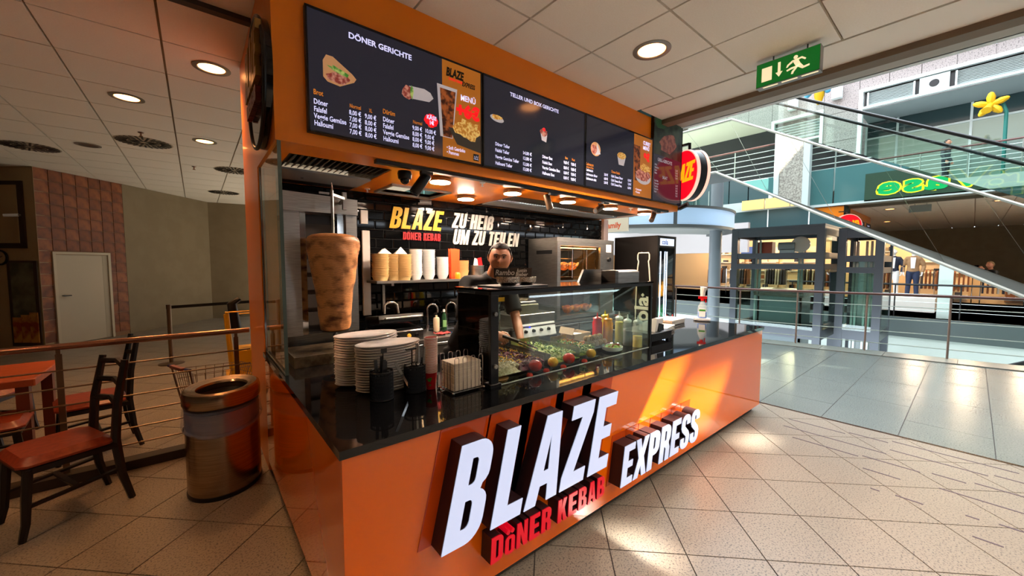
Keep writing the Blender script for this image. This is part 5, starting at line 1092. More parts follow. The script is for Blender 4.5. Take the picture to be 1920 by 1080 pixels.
for s_ in range(4):
    for i in range(6):
        x, y = x0 + .09 + i * .075, y0 + .16; zz = .429 + s_ * .37; m = mat('drink_%d' % (s_ % 4), cols[s_ % 4], .2)
        tt = thing('drink_bottle', '%s %s drink bottle from the left on the %s fridge shelf' % (ORD[i], ('red', 'green', 'orange', 'brown')[s_], ('lowest', 'second', 'third', 'top')[s_]), 'bottle', (x, y, zz), 'drink bottles on the %s fridge shelf' % ('lowest', 'second', 'third', 'top')[s_])
        b = MB(); b.lathe([(.028, .001), (.03, .01), (.03, .14), (.012, .2), (.012, .23), (.0001, .232)], (x, y, zz), 12, cap=False); b.build('bottle', m, tt)
# bottle outline and word on the black side (faces -X)
OUT = mat('outline_white', (214, 200, 180), .5); b = MB(); xs_ = x0 - .003; yc = 1.80; ys_ = lambda a: yc - a
pts = [(-.125, .75), (-.115, 1.30), (-.10, 1.62), (-.085, 1.73), (-.10, 1.76), (-.10, 1.83), (-.085, 1.86), (.085, 1.86), (.10, 1.83), (.10, 1.76), (.085, 1.73), (.10, 1.62), (.13, 1.30), (.14, .75)]
b.tube([(xs_, ys_(a), z_) for a, z_ in pts], .010, 6); b.build('bottle_outline', OUT, t)
b = MB(); put(b, fontmesh('cola', .34, bold=.03, sx=1.0), (xs_, ys_(.10), .62), (0, 0, 1), (0, 1, 0)); b.build('side_lettering', OUT, t, False, fix=False)
b = MB(); b.prism([(.0, .06), (.03, .03), (.06, .06), (.03, .09)], (xs_, ys_(-.03), 1.14), (0, -1, 0), (0, 0, 1), (.001, 0, 0)); b.build('diamond_mark', OUT, t)
# ================================================================== HALL LEFT OF THE KIOSK
DLG = 'recessed warm downlights in the hall ceiling'
RIMM = mat('lamp_ring', (150, 142, 128), .3, metal=.5)
def downlight(x, y, label, on=True, r=.105, e=62, c=(1.0, .46, .17)):
    t = thing('downlight', label, 'ceiling lamp', (x, y, ZC), DLG)
    b = MB(); b.lathe([(r + .001, .0), (r + .045, -.001), (r + .045, -.006), (r + .008, -.010), (r, -.004)], (x, y, ZC), 36, cap=False); b.build('trim_ring', RIMM, t)
    b = MB(); b.lathe([(.0001, -.0025), (r, -.0025)], (x, y, ZC), 32, cap=False); b.build('lamp_face', LAMPW if on else STEELD, t)
    if on:
        l = bpy.data.lights.new('downlight_lamp', 'SPOT'); l.energy = e; l.color = c; l.spot_size = radians(125); l.spot_blend = .8; l.shadow_soft_size = .09
        lo = bpy.data.objects.new('downlight_lamp', l); COL.objects.link(lo); lo.location = (x, y, ZC - .03)
downlight(2.76, .40, 'recessed orange-glowing downlight in ceiling right of the menu screens', r=.115, c=(1, .84, .70), e=130)
downlight(-.206, 3.271, 'recessed glowing downlight nearest the left orange fascia side')
downlight(-.924, 4.71, 'recessed glowing downlight second from the fascia on the left')
downlight(-.216, 6.123, 'recessed glowing downlight farther back left of the column')
downlight(-1.638, 7.549, 'unlit recessed downlight between the two left air diffusers', on=False)
for i, (x, y, e_) in enumerate([(-2.4, 1.0, 55), (-2.4, -3.0, 70), (.3, -3.6, 195), (2.76, -1.9, 165), (2.6, -4.0, 240), (.3, -7, 200), (2.6, -7, 200), (-2.4, -7, 90)]):
    downlight(x, y, 'recessed warm downlight behind the photographer, %s from the left front' % ORD[i], e=e_, c=(1, .84, .70) if x > 0 else (1, .5, .22))
def diffuser(x, y, label, r=.33):
    t = thing('air_diffuser', label, 'air vent', (x, y, ZC), 'round air diffusers in the hall ceiling'); b = MB(); b.lathe([(.0001, -.003), (r, -.003), (r + .01, -.001)], (x, y, ZC), 40, cap=False); b.build('plate', mat('vent_plate', (182, 168, 146), .6), t)
    n = 28; s_ = MB(); s2_ = MB()
    for k_ in range(n):
        a = 2 * pi * k_ / n; s_.obox((x + cos(a) * r * .78, y + sin(a) * r * .78, ZC - .006), (cos(a), sin(a), 0), (0, 0, 1), r * .19, .003, .012)
        if k_ % 2 == 0: s2_.obox((x + cos(a) * r * .36, y + sin(a) * r * .36, ZC - .006), (cos(a), sin(a), 0), (0, 0, 1), r * .19, .003, .012)
    s_.build('outer_slots', BLACK, t, False, kind='stuff'); s2_.build('inner_slots', BLACK, t, False, kind='stuff')
diffuser(-2.38, 8.28, 'round slotted air diffuser at the far left of the hall ceiling'); diffuser(-.94, 6.79, 'round slotted air diffuser in the middle of left hall ceiling'); diffuser(.28, 8.10, 'round slotted air diffuser beside the orange column'); diffuser(.25, 11.2, 'farthest round slotted air diffuser near the cream wall')
for (x, y, l_) in ((-.9, 2.42, 'hanging sprinkler at the top edge of the left ceiling'), (-.93, 6.2, 'small sprinkler beside the middle air diffuser'), (-.35, 8.2, 'small sprinkler in front of the far cream wall')):
    t = thing('sprinkler', l_, 'sprinkler', (x, y, ZC)); b = MB(); b.lathe([(.035, 0), (.03, -.008), (.01, -.01), (.01, -.05), (.022, -.052), (.022, -.058)], (x, y, ZC - .0005), 14); b.build('head', BRONZE, t)
A_ = Vector((-2.761, 10.206, 0)); B0 = Vector((-1.668, 11.402, 0)); D_ = (B0 - A_).normalized(); NN = Vector((D_.y, -D_.x, 0))
wl = sroot('wall_left')
def wallseg(root, a, b_, m, name='wall_panel', z0=0, z1=ZC, th=.15):
    a = Vector(a); b_ = Vector(b_); d = (b_ - a).normalized(); n = Vector((d.y, -d.x, 0)); mb = MB(); mb.prism([(0, z0), ((b_ - a).length, z0), ((b_ - a).length, z1), (0, z1)], a, d, (0, 0, 1), -n * th); return mb.build(name, m, root, False)
wallseg(wl, A_ - NN * .012, B0 - NN * .012, mat('tile_grout', (150, 112, 80), .8), 'grout')
WT = noisy('terracotta_tile', (112, 58, 28), (160, 92, 48), 9, .45, coords='Generated'); L7 = (B0 - A_).length; tw = L7 / 7
R = random.Random(9); WT2 = noisy('terracotta_tile_dark', (104, 54, 26), (148, 84, 44), 5, .45); wt = [WT2, noisy('terracotta_tile_light', (116, 60, 30), (168, 98, 52), 5, .45)]
m = MB(); m.prism([(.006, .006), (tw - .006, .006), (tw - .006, tw - .006), (.006, tw - .006)], (0, 0, 0), D_, (0, 0, 1), -NN * .011); tms = [m.mesh('wall_tile', w_, smooth=False) for w_ in wt]
ds, de, dz = .20, 1.26, 1.925
for i in range(7):
    for j in range(16):
        z0 = ZC - (j + 1) * tw
        if z0 < -.05: continue
        sa, sb = i * tw, (i + 1) * tw
        if z0 < dz and sb > ds + .02 and sa < de - .02:
            # cut the tile at the door opening
            cut = [(sa, min(sb, ds))] if sa < ds else ([(max(sa, de), sb)] if sb > de else [])
            for a, c in cut:
                if c - a > .03: mb = MB(); mb.prism([(a + .006, z0 + .006), (c - .004, z0 + .006), (c - .004, z0 + tw - .006), (a + .006, z0 + tw - .006)], A_, D_, (0, 0, 1), -NN * .011); mb.build('wall_tile', R.choice(wt), wl, False)
        else: piece(R.choice(tms), 'wall_tile', wl, A_ + D_ * sa + Vector((0, 0, z0)))
dr = sroot('door_1', A_ + D_ * ds)
P_ = lambda s_, z_: A_ + D_ * s_ + Vector((0, 0, z_))
b = MB(); b.prism([(ds, 0), (ds + .05, 0), (ds + .05, dz - .05), (de - .05, dz - .05), (de - .05, 0), (de, 0), (de, dz), (ds, dz)], A_ + NN * .03, D_, (0, 0, 1), -NN * .06); b.build('door_frame', mat('door_frame', (206, 192, 166), .5), dr, False)
b = MB(); b.prism([(ds + .055, .01), (de - .16, .01), (de - .16, dz - .06), (ds + .055, dz - .06)], A_ + NN * .005, D_, (0, 0, 1), -NN * .03); b.build('door_leaf', mat('door_leaf', (196, 182, 158), .5), dr, False)
b = MB(); b.prism([(de - .155, .01), (de - .052, .01), (de - .052, dz - .06), (de - .155, dz - .06)], A_ + NN * .002, D_, (0, 0, 1), -NN * .03); b.build('side_leaf', mat('door_leaf2', (178, 164, 140), .5), dr, False)
b = MB(); b.bar(P_(ds + .12, 1.02) + NN * .05, P_(ds + .25, 1.02) + NN * .05, .02, .02); b.bar(P_(ds + .13, 1.02) + NN * .005, P_(ds + .13, 1.02) + NN * .05, .015, .015); b.build('door_handle', BLACK, dr, False)
wr = sroot('wall_rear'); C_ = Vector((-.046, 13.469, 0)); E_ = Vector((3.5, 12.8, 0))
wallseg(wr, B0, C_, CREAM, 'wall_panel'); wallseg(wr, C_, E_, CREAM, 'wall_panel'); wallseg(wr, E_, (4.8, 12.7, 0), STONE, 'wall_panel')
F_ = A_ + Vector((-.77, .64, 0)) * 4; wallseg(wl, F_, A_ , mat('wall_beige', (176, 150, 112), .7), 'wall_panel')
G_ = Vector((-9, 6, 0)); wallseg(wl, G_, F_, CREAM, 'wall_panel'); wallseg(wl, (-9, -16, 0), G_, CREAM, 'wall_panel')
b = MB(); b.box(-9, 4.6, -14.2, -14, 0, ZC); struct('wall_front', b, mat('wall_shop_brown', (120, 84, 60), .7))
# board, clock, posters on the beige wall left of the tiles
DW = (A_ - F_).normalized(); NW = Vector((DW.y, -DW.x, 0))
def wp(s_, z_, off=.0): return A_ - DW * s_ + Vector((0, 0, z_)) + NW * off
def onwall(name, s0, s1, z0, z1, off, th, m, parent, nm=None):
    b = MB(); b.prism([(0, z0), (s1 - s0, z0), (s1 - s0, z1), (0, z1)], A_ - DW * s1 + NW * (off + th), DW, (0, 0, 1), -NW * th); return b.build(name, m, parent, False)
t = thing('framed_board', 'large cream board in a dark frame high on the left wall', 'board', wp(.9, 2.1))
onwall('frame', .20, 1.5, 1.98, 3.28, .002, .03, mat('frame_brown', (58, 40, 26), .5), t); onwall('panel', .30, 1.5, 2.08, 3.20, .033, .01, mat('board_cream', (170, 142, 102), .7), t)
t = thing('security_camera', 'small white security camera on the dark board frame', 'camera', wp(.28, 2.55)); b = MB(); b.cyl(wp(.27, 2.62, .05), wp(.42, 2.60, .16), .028, n=12); b.build('body', WHITEP, t); b = MB(); b.cyl(wp(.25, 2.62, .03), wp(.27, 2.62, .06), .02, n=10); b.build('mount', STEELD, t)
t = thing('wall_clock', 'round clock with black rim at the left picture edge', 'clock', wp(.72, 1.82)); c_ = wp(.72, 1.80, .02); m_ = Matrix(((DW.x, 0, NW.x), (DW.y, 0, NW.y), (0, 1, 0))).to_4x4(); m_.translation = c_
b = MB(); b.M = m_; b.lathe([(.0001, .012), (.12, .012), (.12, 0), (.0001, 0)], (0, 0, 0), 32, cap=False); b.build('dial', mat('clock_dial', (180, 160, 130), .5), t); b = MB(); b.M = m_; b.ring((0, 0, .012), .135, .02, 36, 8); b.build('rim', BLACK, t); b = MB(); b.M = m_; b.bar((0, 0, .016), (.05, .03, .016), .008, .004); b.bar((0, 0, .016), (-.02, .08, .016), .006, .004); b.build('hands', BLACK, t)
t = thing('shop_window_niche', 'dark framed grey glass niche beside the terracotta tiles', 'window', wp(.3, .2)); onwall('frame', .03, .62, .05, 1.74, .003, .02, mat('niche_frame', (70, 52, 36), .5), t); onwall('glass', .10, .55, .60, 1.70, .0235, .006, noisy('niche_glass', (84, 84, 70), (120, 116, 92), 3, .2), t)
PO = noisy('food_poster', (150, 60, 20), (214, 150, 60), 5, .5)
for i in range(3):
    t = thing('food_poster', ('left', 'middle', 'right')[i] + ' orange food picture panel leaning below the grey glass niche', 'poster', wp(.5 - i * .17, .2)); onwall('panel', .40 - i * .17, .56 - i * .17, .12, .62 + i * .05, .03, .012, PO, t)
# railing on the left
RB = mat('rail_steel', (112, 92, 74), .35, metal=.8); YR = 2.87
t = thing('hall_railing', 'steel railing with round handrail left of the orange kiosk column', 'railing', (-1, YR, 0))
b = MB(); b.cyl((-7, YR, 1.055), (-.03, YR, 1.055), .024, n=16); b.build('handrail', BRONZE, t)
for x in (-6.9, -5.8, -4.6, -3.45, -2.33, -1.22, -.135): b = MB(); b.box(x - .018, x + .018, YR - .006, YR + .006, .06, 1.0); b.box(x - .012, x + .012, YR - .012, YR + .012, 1.0, 1.033); b.build('post', RB, t, False)
for z_ in (.20, .335, .47, .605, .74, .875): b = MB(); b.cyl((-7, YR - .012, z_), (-.03, YR - .012, z_), .0065, n=8); b.build('bar', RB, t)
b = MB(); b.box(-7, -.02, YR - .06, YR + .06, 0.0, .075); b.build('kerb', mat('kerb_dark', (44, 34, 26), .5), t, False)
# waste bin
cx, cy, sx_, sy_ = -.278, 2.10, .225, .265
t = thing('waste_bin', 'brushed steel oval waste bin with open top and blue bag', 'waste bin', (cx, cy, 0)); ra = -.35
BRUSH = noisy('bin_steel', (150, 128, 104), (178, 154, 128), 4, .24, metal=1, stretch=(1, 1, 60))
b = MB(); b.lathe([(1, .02), (1.0, .60), (.98, .62)], (cx, cy, 0), 48, sx_, sy_, ra); b.build('body', BRUSH, t)
b = MB(); b.lathe([(1.01, .0), (1.02, .012), (1.01, .03), (1.0, .032)], (cx, cy, 0), 48, sx_, sy_, ra); b.build('base_ring', BLACK, t)
BAG = mat('bag_film', (150, 170, 220), .12, trans=.0, alpha=.26); b = MB(); n = 64; V = []; F = []; R = random.Random(2)
for j, (rr, zz) in enumerate(((1.02, .645), (1.05, .60), (1.06, .54), (1.09, .49), (1.05, .475), (1.04, .50))):
    for k_ in range(n):
        a = 2 * pi * k_ / n; q = rr + .018 * sin(a * 9 + j) * R.uniform(.4, 1) + .008 * sin(a * 23); x, y = cos(a) * sx_ * q, sin(a) * sy_ * q; V.append((cx + x * cos(ra) - y * sin(ra), cy + x * sin(ra) + y * cos(ra), zz + .02 * sin(a * 2 + 1) * (j > 1)))
for j in range(5):
    for k_ in range(n): q = (k_ + 1) % n; F.append((j * n + k_, j * n + q, (j + 1) * n + q, (j + 1) * n + k_))
b.add(V, F); b.build('bag', BAG, t)
b = MB(); b.lathe([(1.0, .655), (1.03, .66), (1.05, .672), (1.05, .735), (1.02, .762), (.95, .772), (.70, .755), (.66, .74), (.68, .70), (.95, .66)], (cx, cy, 0), 48, sx_, sy_, ra, cap=False); b.build('lid_ring', BRUSH, t)
b = MB(); b.lathe([(1.0, .625), (1.0, .655)], (cx, cy, 0), 48, sx_, sy_, ra); b.build('neck', BLACK, t)
b = MB(); b.lathe([(.66, .70), (.5, .66), (.0001, .65)], (cx, cy, 0), 40, sx_, sy_, ra, cap=False); b.build('inner', BLACK, t)
# chairs: dark wood, rust vinyl seat, ladder back (faces -X locally, back at +X)
def make_chair(label):
    t = thing('bistro_chair', label, 'chair', (0, 0, 0), world=False)
    for s_ in (-1, 1):
        b = MB(); b.tube([(-.20, s_ * .19, .43), (-.215, s_ * .19, .25), (-.225, s_ * .195, .10), (-.245, s_ * .20, 0)], [.024, .024, .021, .018], 6); b.build('leg', WOODB, t, False)
        b = MB(); b.tube([(.26, s_ * .19, 0), (.215, s_ * .185, .20), (.195, s_ * .18, .45), (.215, s_ * .18, .70), (.27, s_ * .175, 1.0)], [.020, .025, .027, .025, .020], 6); b.build('leg', WOODB, t, False)
    b = MB(); b.cbox(-.225, .205, -.205, .205, .40, .445, .01); b.build('seat_frame', WOODB, t)
    b = MB(); b.cbox(-.245, .195, -.215, .215, .446, .50, .04); o = b.build('seat', RUST, t)
    for zz, xo in ((.96, .262), (.83, .24), (.70, .216)): b = MB(); b.tube([(xo, -.17, zz), (xo + .028, 0, zz + .012), (xo, .17, zz)], [.022, .020, .022], 6); b.build('back_slat', WOODB, t, False)
    for s_ in (-1, 1): b = MB(); b.bar((-.22, s_ * .19, .20), (.21, s_ * .185, .24), .03, .016); b.build('stretcher', WOODB, t, False)
    b = MB(); b.bar((0, -.185, .22), (0, .185, .22), .03, .016); b.build('stretcher', WOODB, t, False)
    return t
ch = make_chair('dark wooden chair with rust vinyl seat in front of the railing'); ch.location = (-1.13, 2.36, 0); ch.rotation_euler = (0, 0, radians(25))
dup(ch, (-1.14, 3.50, 0), 'dark wooden ladder-back chair behind the railing by the table', rz=radians(12)); dup(ch, (-1.70, 3.20, 0), 'dark chair at the left picture edge close behind the railing', rz=radians(185)); dup(ch, (-2.0, 4.4, 0), 'dark wooden chair on the far side of the orange-brown table', rz=radians(160))
for i, (x, y, l_) in enumerate(((-1.85, 3.68, 'rust brown square table behind the railing at left'),)):
    t = thing('cafe_table', l_, 'table', (x, y, 0)); b = MB(); b.cbox(x - .42, x + .42, y - .40, y + .40, .70, .76, .008); b.build('tabletop', noisy('table_wood', (150, 66, 30), (172, 82, 40), 4, .35, stretch=(1, 8, 1)), t)
    for dx in (-.34, .34):
        for dy in (-.32, .32): b = MB(); b.box(x + dx - .035, x + dx + .035, y + dy - .035, y + dy + .035, 0, .699); b.build('leg', mat('leg_brown', (110, 50, 26), .4), t, False)
# shopping cart
t = thing('shopping_cart', 'wire shopping cart with blue handle parked behind the waste bin', 'shopping cart', (-.45, 3.5, 0)); WIRE = mat('cart_wire', (128, 112, 96), .3, metal=.8)
fx = lambda u_, v_, z_: Vector((-.52, 3.42, 0)) + Vector((.77, .30, 0)) * u_ + Vector((-.30, .77, 0)) * v_ + Vector((0, 0, z_))
b = MB()
for k_ in range(9):
    s_ = -.28 + k_ * .07; b.tube([fx(-.05, s_, .90), fx(.0, s_ * .9, .52), fx(.62, s_ * .75, .56), fx(.72, s_ * .8, .84)], .003, 5)
for k_ in range(8):
    f_ = k_ / 7; zt_ = .90 - .06 * f_
    for s_ in (-1, 1): b.tube([fx(-.05 + .77 * f_, s_ * (.28 - .06 * f_), zt_), fx(.62 * f_, s_ * (.25 - .04 * f_), .52 + .04 * f_)], .003, 5)
for f_ in (0, .33, .66, 1):
    z_ = lambda q: .52 + .38 * f_ - (.06 * f_) * q; b.tube([fx(-.05 * f_, -.25 - .03 * f_, z_(0)), fx(-.05 * f_, .25 + .03 * f_, z_(0)), fx(.62 + .1 * f_, .21, z_(1)), fx(.62 + .1 * f_, -.21, z_(1))], .004, 5, closed=True)
b.build('basket', WIRE, t, kind='stuff')
b = MB(); b.tube([fx(-.10, -.27, .96), fx(-.12, .27, .96)], .02, 12); b.build('handle', mat('handle_blue', (30, 40, 90), .3), t); b = MB(); b.obox(fx(-.13, 0, .965), fx(0, 1, 0) - fx(0, 0, 0), (0, 0, 1), .14, .018, .02); b.build('handle_sign', mat('handle_sign', (150, 90, 80), .3), t, False)
for s_ in (-1, 1): b = MB(); b.tube([fx(-.10, s_ * .27, .96), fx(-.04, s_ * .25, .60), fx(.05, s_ * .26, .16), fx(.70, s_ * .2, .14)], .010, 8); b.build('frame_tube', WIRE, t)
for (u_, v_) in ((.05, -.26), (.05, .26), (.68, -.2), (.68, .2)): b = MB(); c_ = fx(u_, v_, .062); d_ = (fx(0, 1, 0) - fx(0, 0, 0)).normalized() * .012; b.cyl(c_ - d_, c_ + d_, .06, n=18); b.build('wheel', BLACK, t)
t.scale = (.86, .86, .74); t.location = (-.42, 3.28, 0)
# barrier post with belt
t = thing('barrier_post', 'steel barrier post with black belt in front of cream wall', 'barrier post', (-.773, 7.046, 0)); b = MB(); b.lathe([(.17, .001), (.17, .012), (.05, .03), (.0001, .03)], (-.773, 7.046, 0), 32, cap=False); b.build('base', RB, t); b = MB(); b.cyl((-.773, 7.046, .03), (-.773, 7.046, .93), .03, n=16); b.cyl((-.773, 7.046, .931), (-.773, 7.046, 1.0), .034, n=16); b.build('pole', RB, t); b = MB(); b.obox((-.15, 7.10, .965), (1.25, .1, .02), (0, 0, 1), .59, .025, .002); b.build('belt', BLACK, t, False)
t = thing('cleaning_trolley', 'yellow frame of a cleaning trolley half hidden by the orange column', 'trolley', (-.02, 4.25, 0)); YM = mat('trolley_yellow', (214, 160, 20), .4)
b = MB(); b.tube([(-.10, 4.0, .35), (-.14, 4.0, 1.12), (.2, 4.0, 1.12), (.2, 4.0, .35)], .022, 8); b.tube([(-.10, 4.4, .35), (-.14, 4.4, 1.05), (.2, 4.4, 1.05), (.2, 4.4, .35)], .02, 8); b.box(-.16, .3, 3.98, 4.42, .30, .36); b.build('frame', YM, t, False)
b = MB(); b.cbox(-.06, .18, 4.05, 4.35, .361, .66, .02); b.build('bucket', YM, t, False); b = MB(); b.tube([(-.05, 4.2, .9), (-.08, 4.2, 1.2), (0, 4.2, 1.26)], [.06, .05, .03], 10); b.build('mop_head', BLACK, t)
for (x, y) in ((-.1, 4.05), (-.1, 4.38), (.24, 4.05), (.24, 4.38)): b = MB(); b.cyl((x, y - .015, .15), (x, y + .015, .15), .149, n=18); b.build('wheel', BLACK, t)
# exit sign
t = thing('exit_sign', 'green emergency exit sign with running figure hanging at ceiling edge', 'sign', (3.66, -.35, 3.3)); y0, y1, z0, z1 = -.60, -.13, 3.30, 3.50
b = MB(); b.box(3.66, 3.75, y0, y1, z0, z1 + .01); b.build('housing', mat('sign_housing', (150, 150, 146), .4, metal=.4), t, False)
GE = mat('exit_green', (0, 116, 40), .35, emit=.16, ecol=(0, 130, 40)); WE = mat('exit_white', (240, 226, 190), .4, emit=.42, ecol=(250, 222, 176))
b = MB(); b.box(3.655, 3.6599, y0 + .004, y1 - .004, z0 + .006, z1 + .004); b.build('face', GE, t, False)
def onx(pts): b_.prism(pts, (3.6545, y1, z0), (0, -1, 0), (0, 0, 1), (-.001, 0, 0))
b_ = MB(); onx([(.045, .04), (.125, .04), (.125, .16), (.045, .16)]); b_.build('door_symbol', WE, t, False)
b_ = MB(); onx([(.170, .17), (.190, .17), (.190, .085), (.170, .085)]); onx([(.153, .086), (.180, .045), (.207, .086)]); b_.build('arrow_symbol', WE, t, False)
b_ = MB(); onx([(.300 + .016 * cos(a), .165 + .016 * sin(a)) for a in [i * pi / 6 for i in range(12)]]); onx([(.275, .145), (.315, .15), (.335, .105), (.305, .085)]); onx([(.315, .15), (.345, .155), (.375, .13), (.368, .12), (.342, .14), (.315, .135)]); onx([(.275, .145), (.24, .12), (.232, .10), (.243, .098), (.255, .113), (.28, .127)])
onx([(.305, .088), (.335, .105), (.36, .07), (.40, .075), (.40, .06), (.35, .052)]); onx([(.31, .088), (.33, .095), (.29, .045), (.285, .03), (.27, .033), (.275, .055)]); onx([(.30, .075), (.31, .09), (.27, .09), (.235, .078), (.24, .065), (.27, .073)]); b_.build('running_figure', WE, t, False)
for i in range(3): b = MB(); b.box(3.675, 3.695, y1 - .05 - i * .145 - .115, y1 - .05 - i * .145, z0 - .002, z0 - .0003); b.build('light_slot', WE, t, False)
for yy in (-.25, -.5): b = MB(); b.cyl((3.7, yy, z1 + .01), (3.7, yy, ZC), .006, n=6); b.build('hanger', STEELD, t)
# ================================================================== ATRIUM
RPOST = mat('rail_post', (150, 128, 116), .35, metal=.6); WIREM = mat('rail_wire', (176, 186, 178), .3, metal=.7); HAND = mat('handrail_brown', (96, 60, 52), .25, coat=.4)
t = thing('atrium_railing', 'long atrium railing with brown handrail and steel wires before the lifts', 'railing', (9.3, 0, 0))
RP = [(9.25, 3.45), (9.25, 1.45), (10.0, -2.2), (10.6, -5.0)]; HR = 1.12
b = MB(); b.tube([(x, y, HR) for x, y in RP], .026, 12); b.build('handrail', HAND, t)
for z_ in (.18, .42, .66, .90): b = MB(); b.tube([(x, y, z_) for x, y in RP], .008, 6); b.build('rail_wire', WIREM, t)
def along(s_):
    d0 = 0
    for (xa, ya), (xb, yb) in zip(RP, RP[1:]):
        L = math.hypot(xb - xa, yb - ya)
        if s_ <= d0 + L: f_ = (s_ - d0) / L; return xa + (xb - xa) * f_, ya + (yb - ya) * f_
        d0 += L
    return RP[-1]
for s_ in (.02, 1.55, 2.62, 3.70, 4.78, 5.86, 6.94): x, y = along(s_); b = MB(); b.cyl((x, y, .0), (x, y, HR - .026), .016, n=10); b.build('post', RPOST, t)
t = thing('glass_railing', 'glass railing with brown handrail behind the far counter end', 'railing', (9.2, 4.3, 0)); b = MB(); b.cyl((9.25, 3.5, HR), (9.25, 6.6, HR), .026, n=12); b.build('handrail', HAND, t); b = MB(); b.box(9.24, 9.255, 3.56, 6.5, .08, .98); b.build('pane', GLASSG, t, False)
for y in (3.52, 5.0, 6.55): b = MB(); b.box(9.22, 9.27, y - .02, y + .02, 0, HR - .03); b.build('post', RPOST, t, False)
# ------------------------------------------------------------------ mirror clad escalator
XM = 10.25
t = thing('escalator', 'mirror clad escalator with glass balustrade and black handrails crossing the atrium', 'escalator', (XM, 0, 2))
sl_ = .5905; ZB = lambda y: 3.69 + sl_ * y - 0.0    # top edge line
def L1(y): return 3.828 + sl_ * y if y < 2.6 else 5.363
def L2(y): return 2.362 + sl_ * y if y < 2.95 else 4.104
ys = [-6.2, -4.2, -2, 0, 1.49, 2.6, 2.95, 7.5]
b = MB()
for xa, nm_ in ((XM, 'mirror_cladding'),):
    P4 = [-6.2, 2.6, 2.95, 7.5]
    V = [(xa, y, max(L1(y), .4)) for y in P4] + [(xa, y, max(L2(y), -.9)) for y in P4]; b.add(V, [(i, i + 1, i + 5, i + 4) for i in range(3)]); o = b.build('mirror_cladding', MIRR, t, False)
b = MB(); V = [(XM + .01, y, L1(y) - .03) for y in P4] + [(XM + 1.55, y, L1(y) - .03) for y in P4] + [(XM + .01, y, L2(y) + .02) for y in P4] + [(XM + 1.55, y, L2(y) + .02) for y in P4]
F = []
for i in range(3): F += [(i, i + 1, i + 5, i + 4), (8 + i, 12 + i, 13 + i, 9 + i), (i, 8 + i, 9 + i, i + 1), (4 + i, 5 + i, 13 + i, 12 + i)]
b.add(V, F); b.build('truss', mat('truss_grey', (120, 124, 122), .5), t, False)
EDG = mat('escalator_edge', (206, 208, 200), .3, metal=.3)
b = MB(); b.tube([(XM - .01, y, L1(y)) for y in P4], .028, 6); b.build('upper_trim', EDG, t, False); b = MB(); b.tube([(XM - .01, y, L2(y)) for y in P4], .034, 6); b.build('lower_trim', EDG, t, False)
SEAM = mat('seam_bright', (190, 200, 196), .2, metal=.9)
for y in (-4.3, -3.0, -1.9, -.6, 1.0, 2.3, 3.4, 4.6):
    b = MB(); b.bar((XM - .004, y - .55, L2(y - .55) + .04), (XM - .004, y + .35, L1(y + .35) - .04), .006, .010, (1, 0, 0)); b.build('panel_seam', SEAM, t, False)
for xx, nm_ in ((XM + .10, 'near'), (XM + 1.40, 'far')):
    b = MB(); V = [(xx, y, L1(y) + .03) for y in P4] + [(xx, y, L1(y) + .88) for y in P4]; b.add(V, [(i, i + 1, i + 5, i + 4) for i in range(3)]); b.build('balustrade_glass', GLASSG, t, False, label=nm_ + ' glass balustrade')
    b = MB(); b.tube([(xx, y, L1(y) + .92) for y in P4], .032, 10); b.build('handrail', BLACK, t)
b = MB(); 
for i in range(40): y = -4.2 + i * .18; b.box(XM + .18, XM + 1.3, y, y + .19, L1(y) - .1, L1(y) - .01)
b.build('steps', STEELD, t, False, kind='stuff')
# landing walkway at the top behind
t = thing('bridge_walkway', 'raised walkway slab and railing meeting the escalator top landing', 'walkway', (14, 6, 4.2)); b = MB(); b.box(10.3, 19.5, 7.6, 11, 4.15, 4.55); b.build('slab', mat('slab_pale', (206, 214, 206), .5), t, False)
b = MB(); b.box(10.3, 19.5, 7.54, 7.58, 4.2, 5.5); b.build('glass_side', GLASSG, t, False)
b = MB(); b.cyl((10.3, 7.56, 5.55), (19.5, 7.56, 5.55), .03, n=8); b.build('handrail', HAND, t)
for i in range(8): b = MB(); b.cyl((10.6 + i * 1.4, 7.5, 4.3), (10.6 + i * 1.4, 7.5, 5.5), .02, n=6); b.build('post', WIREM, t)
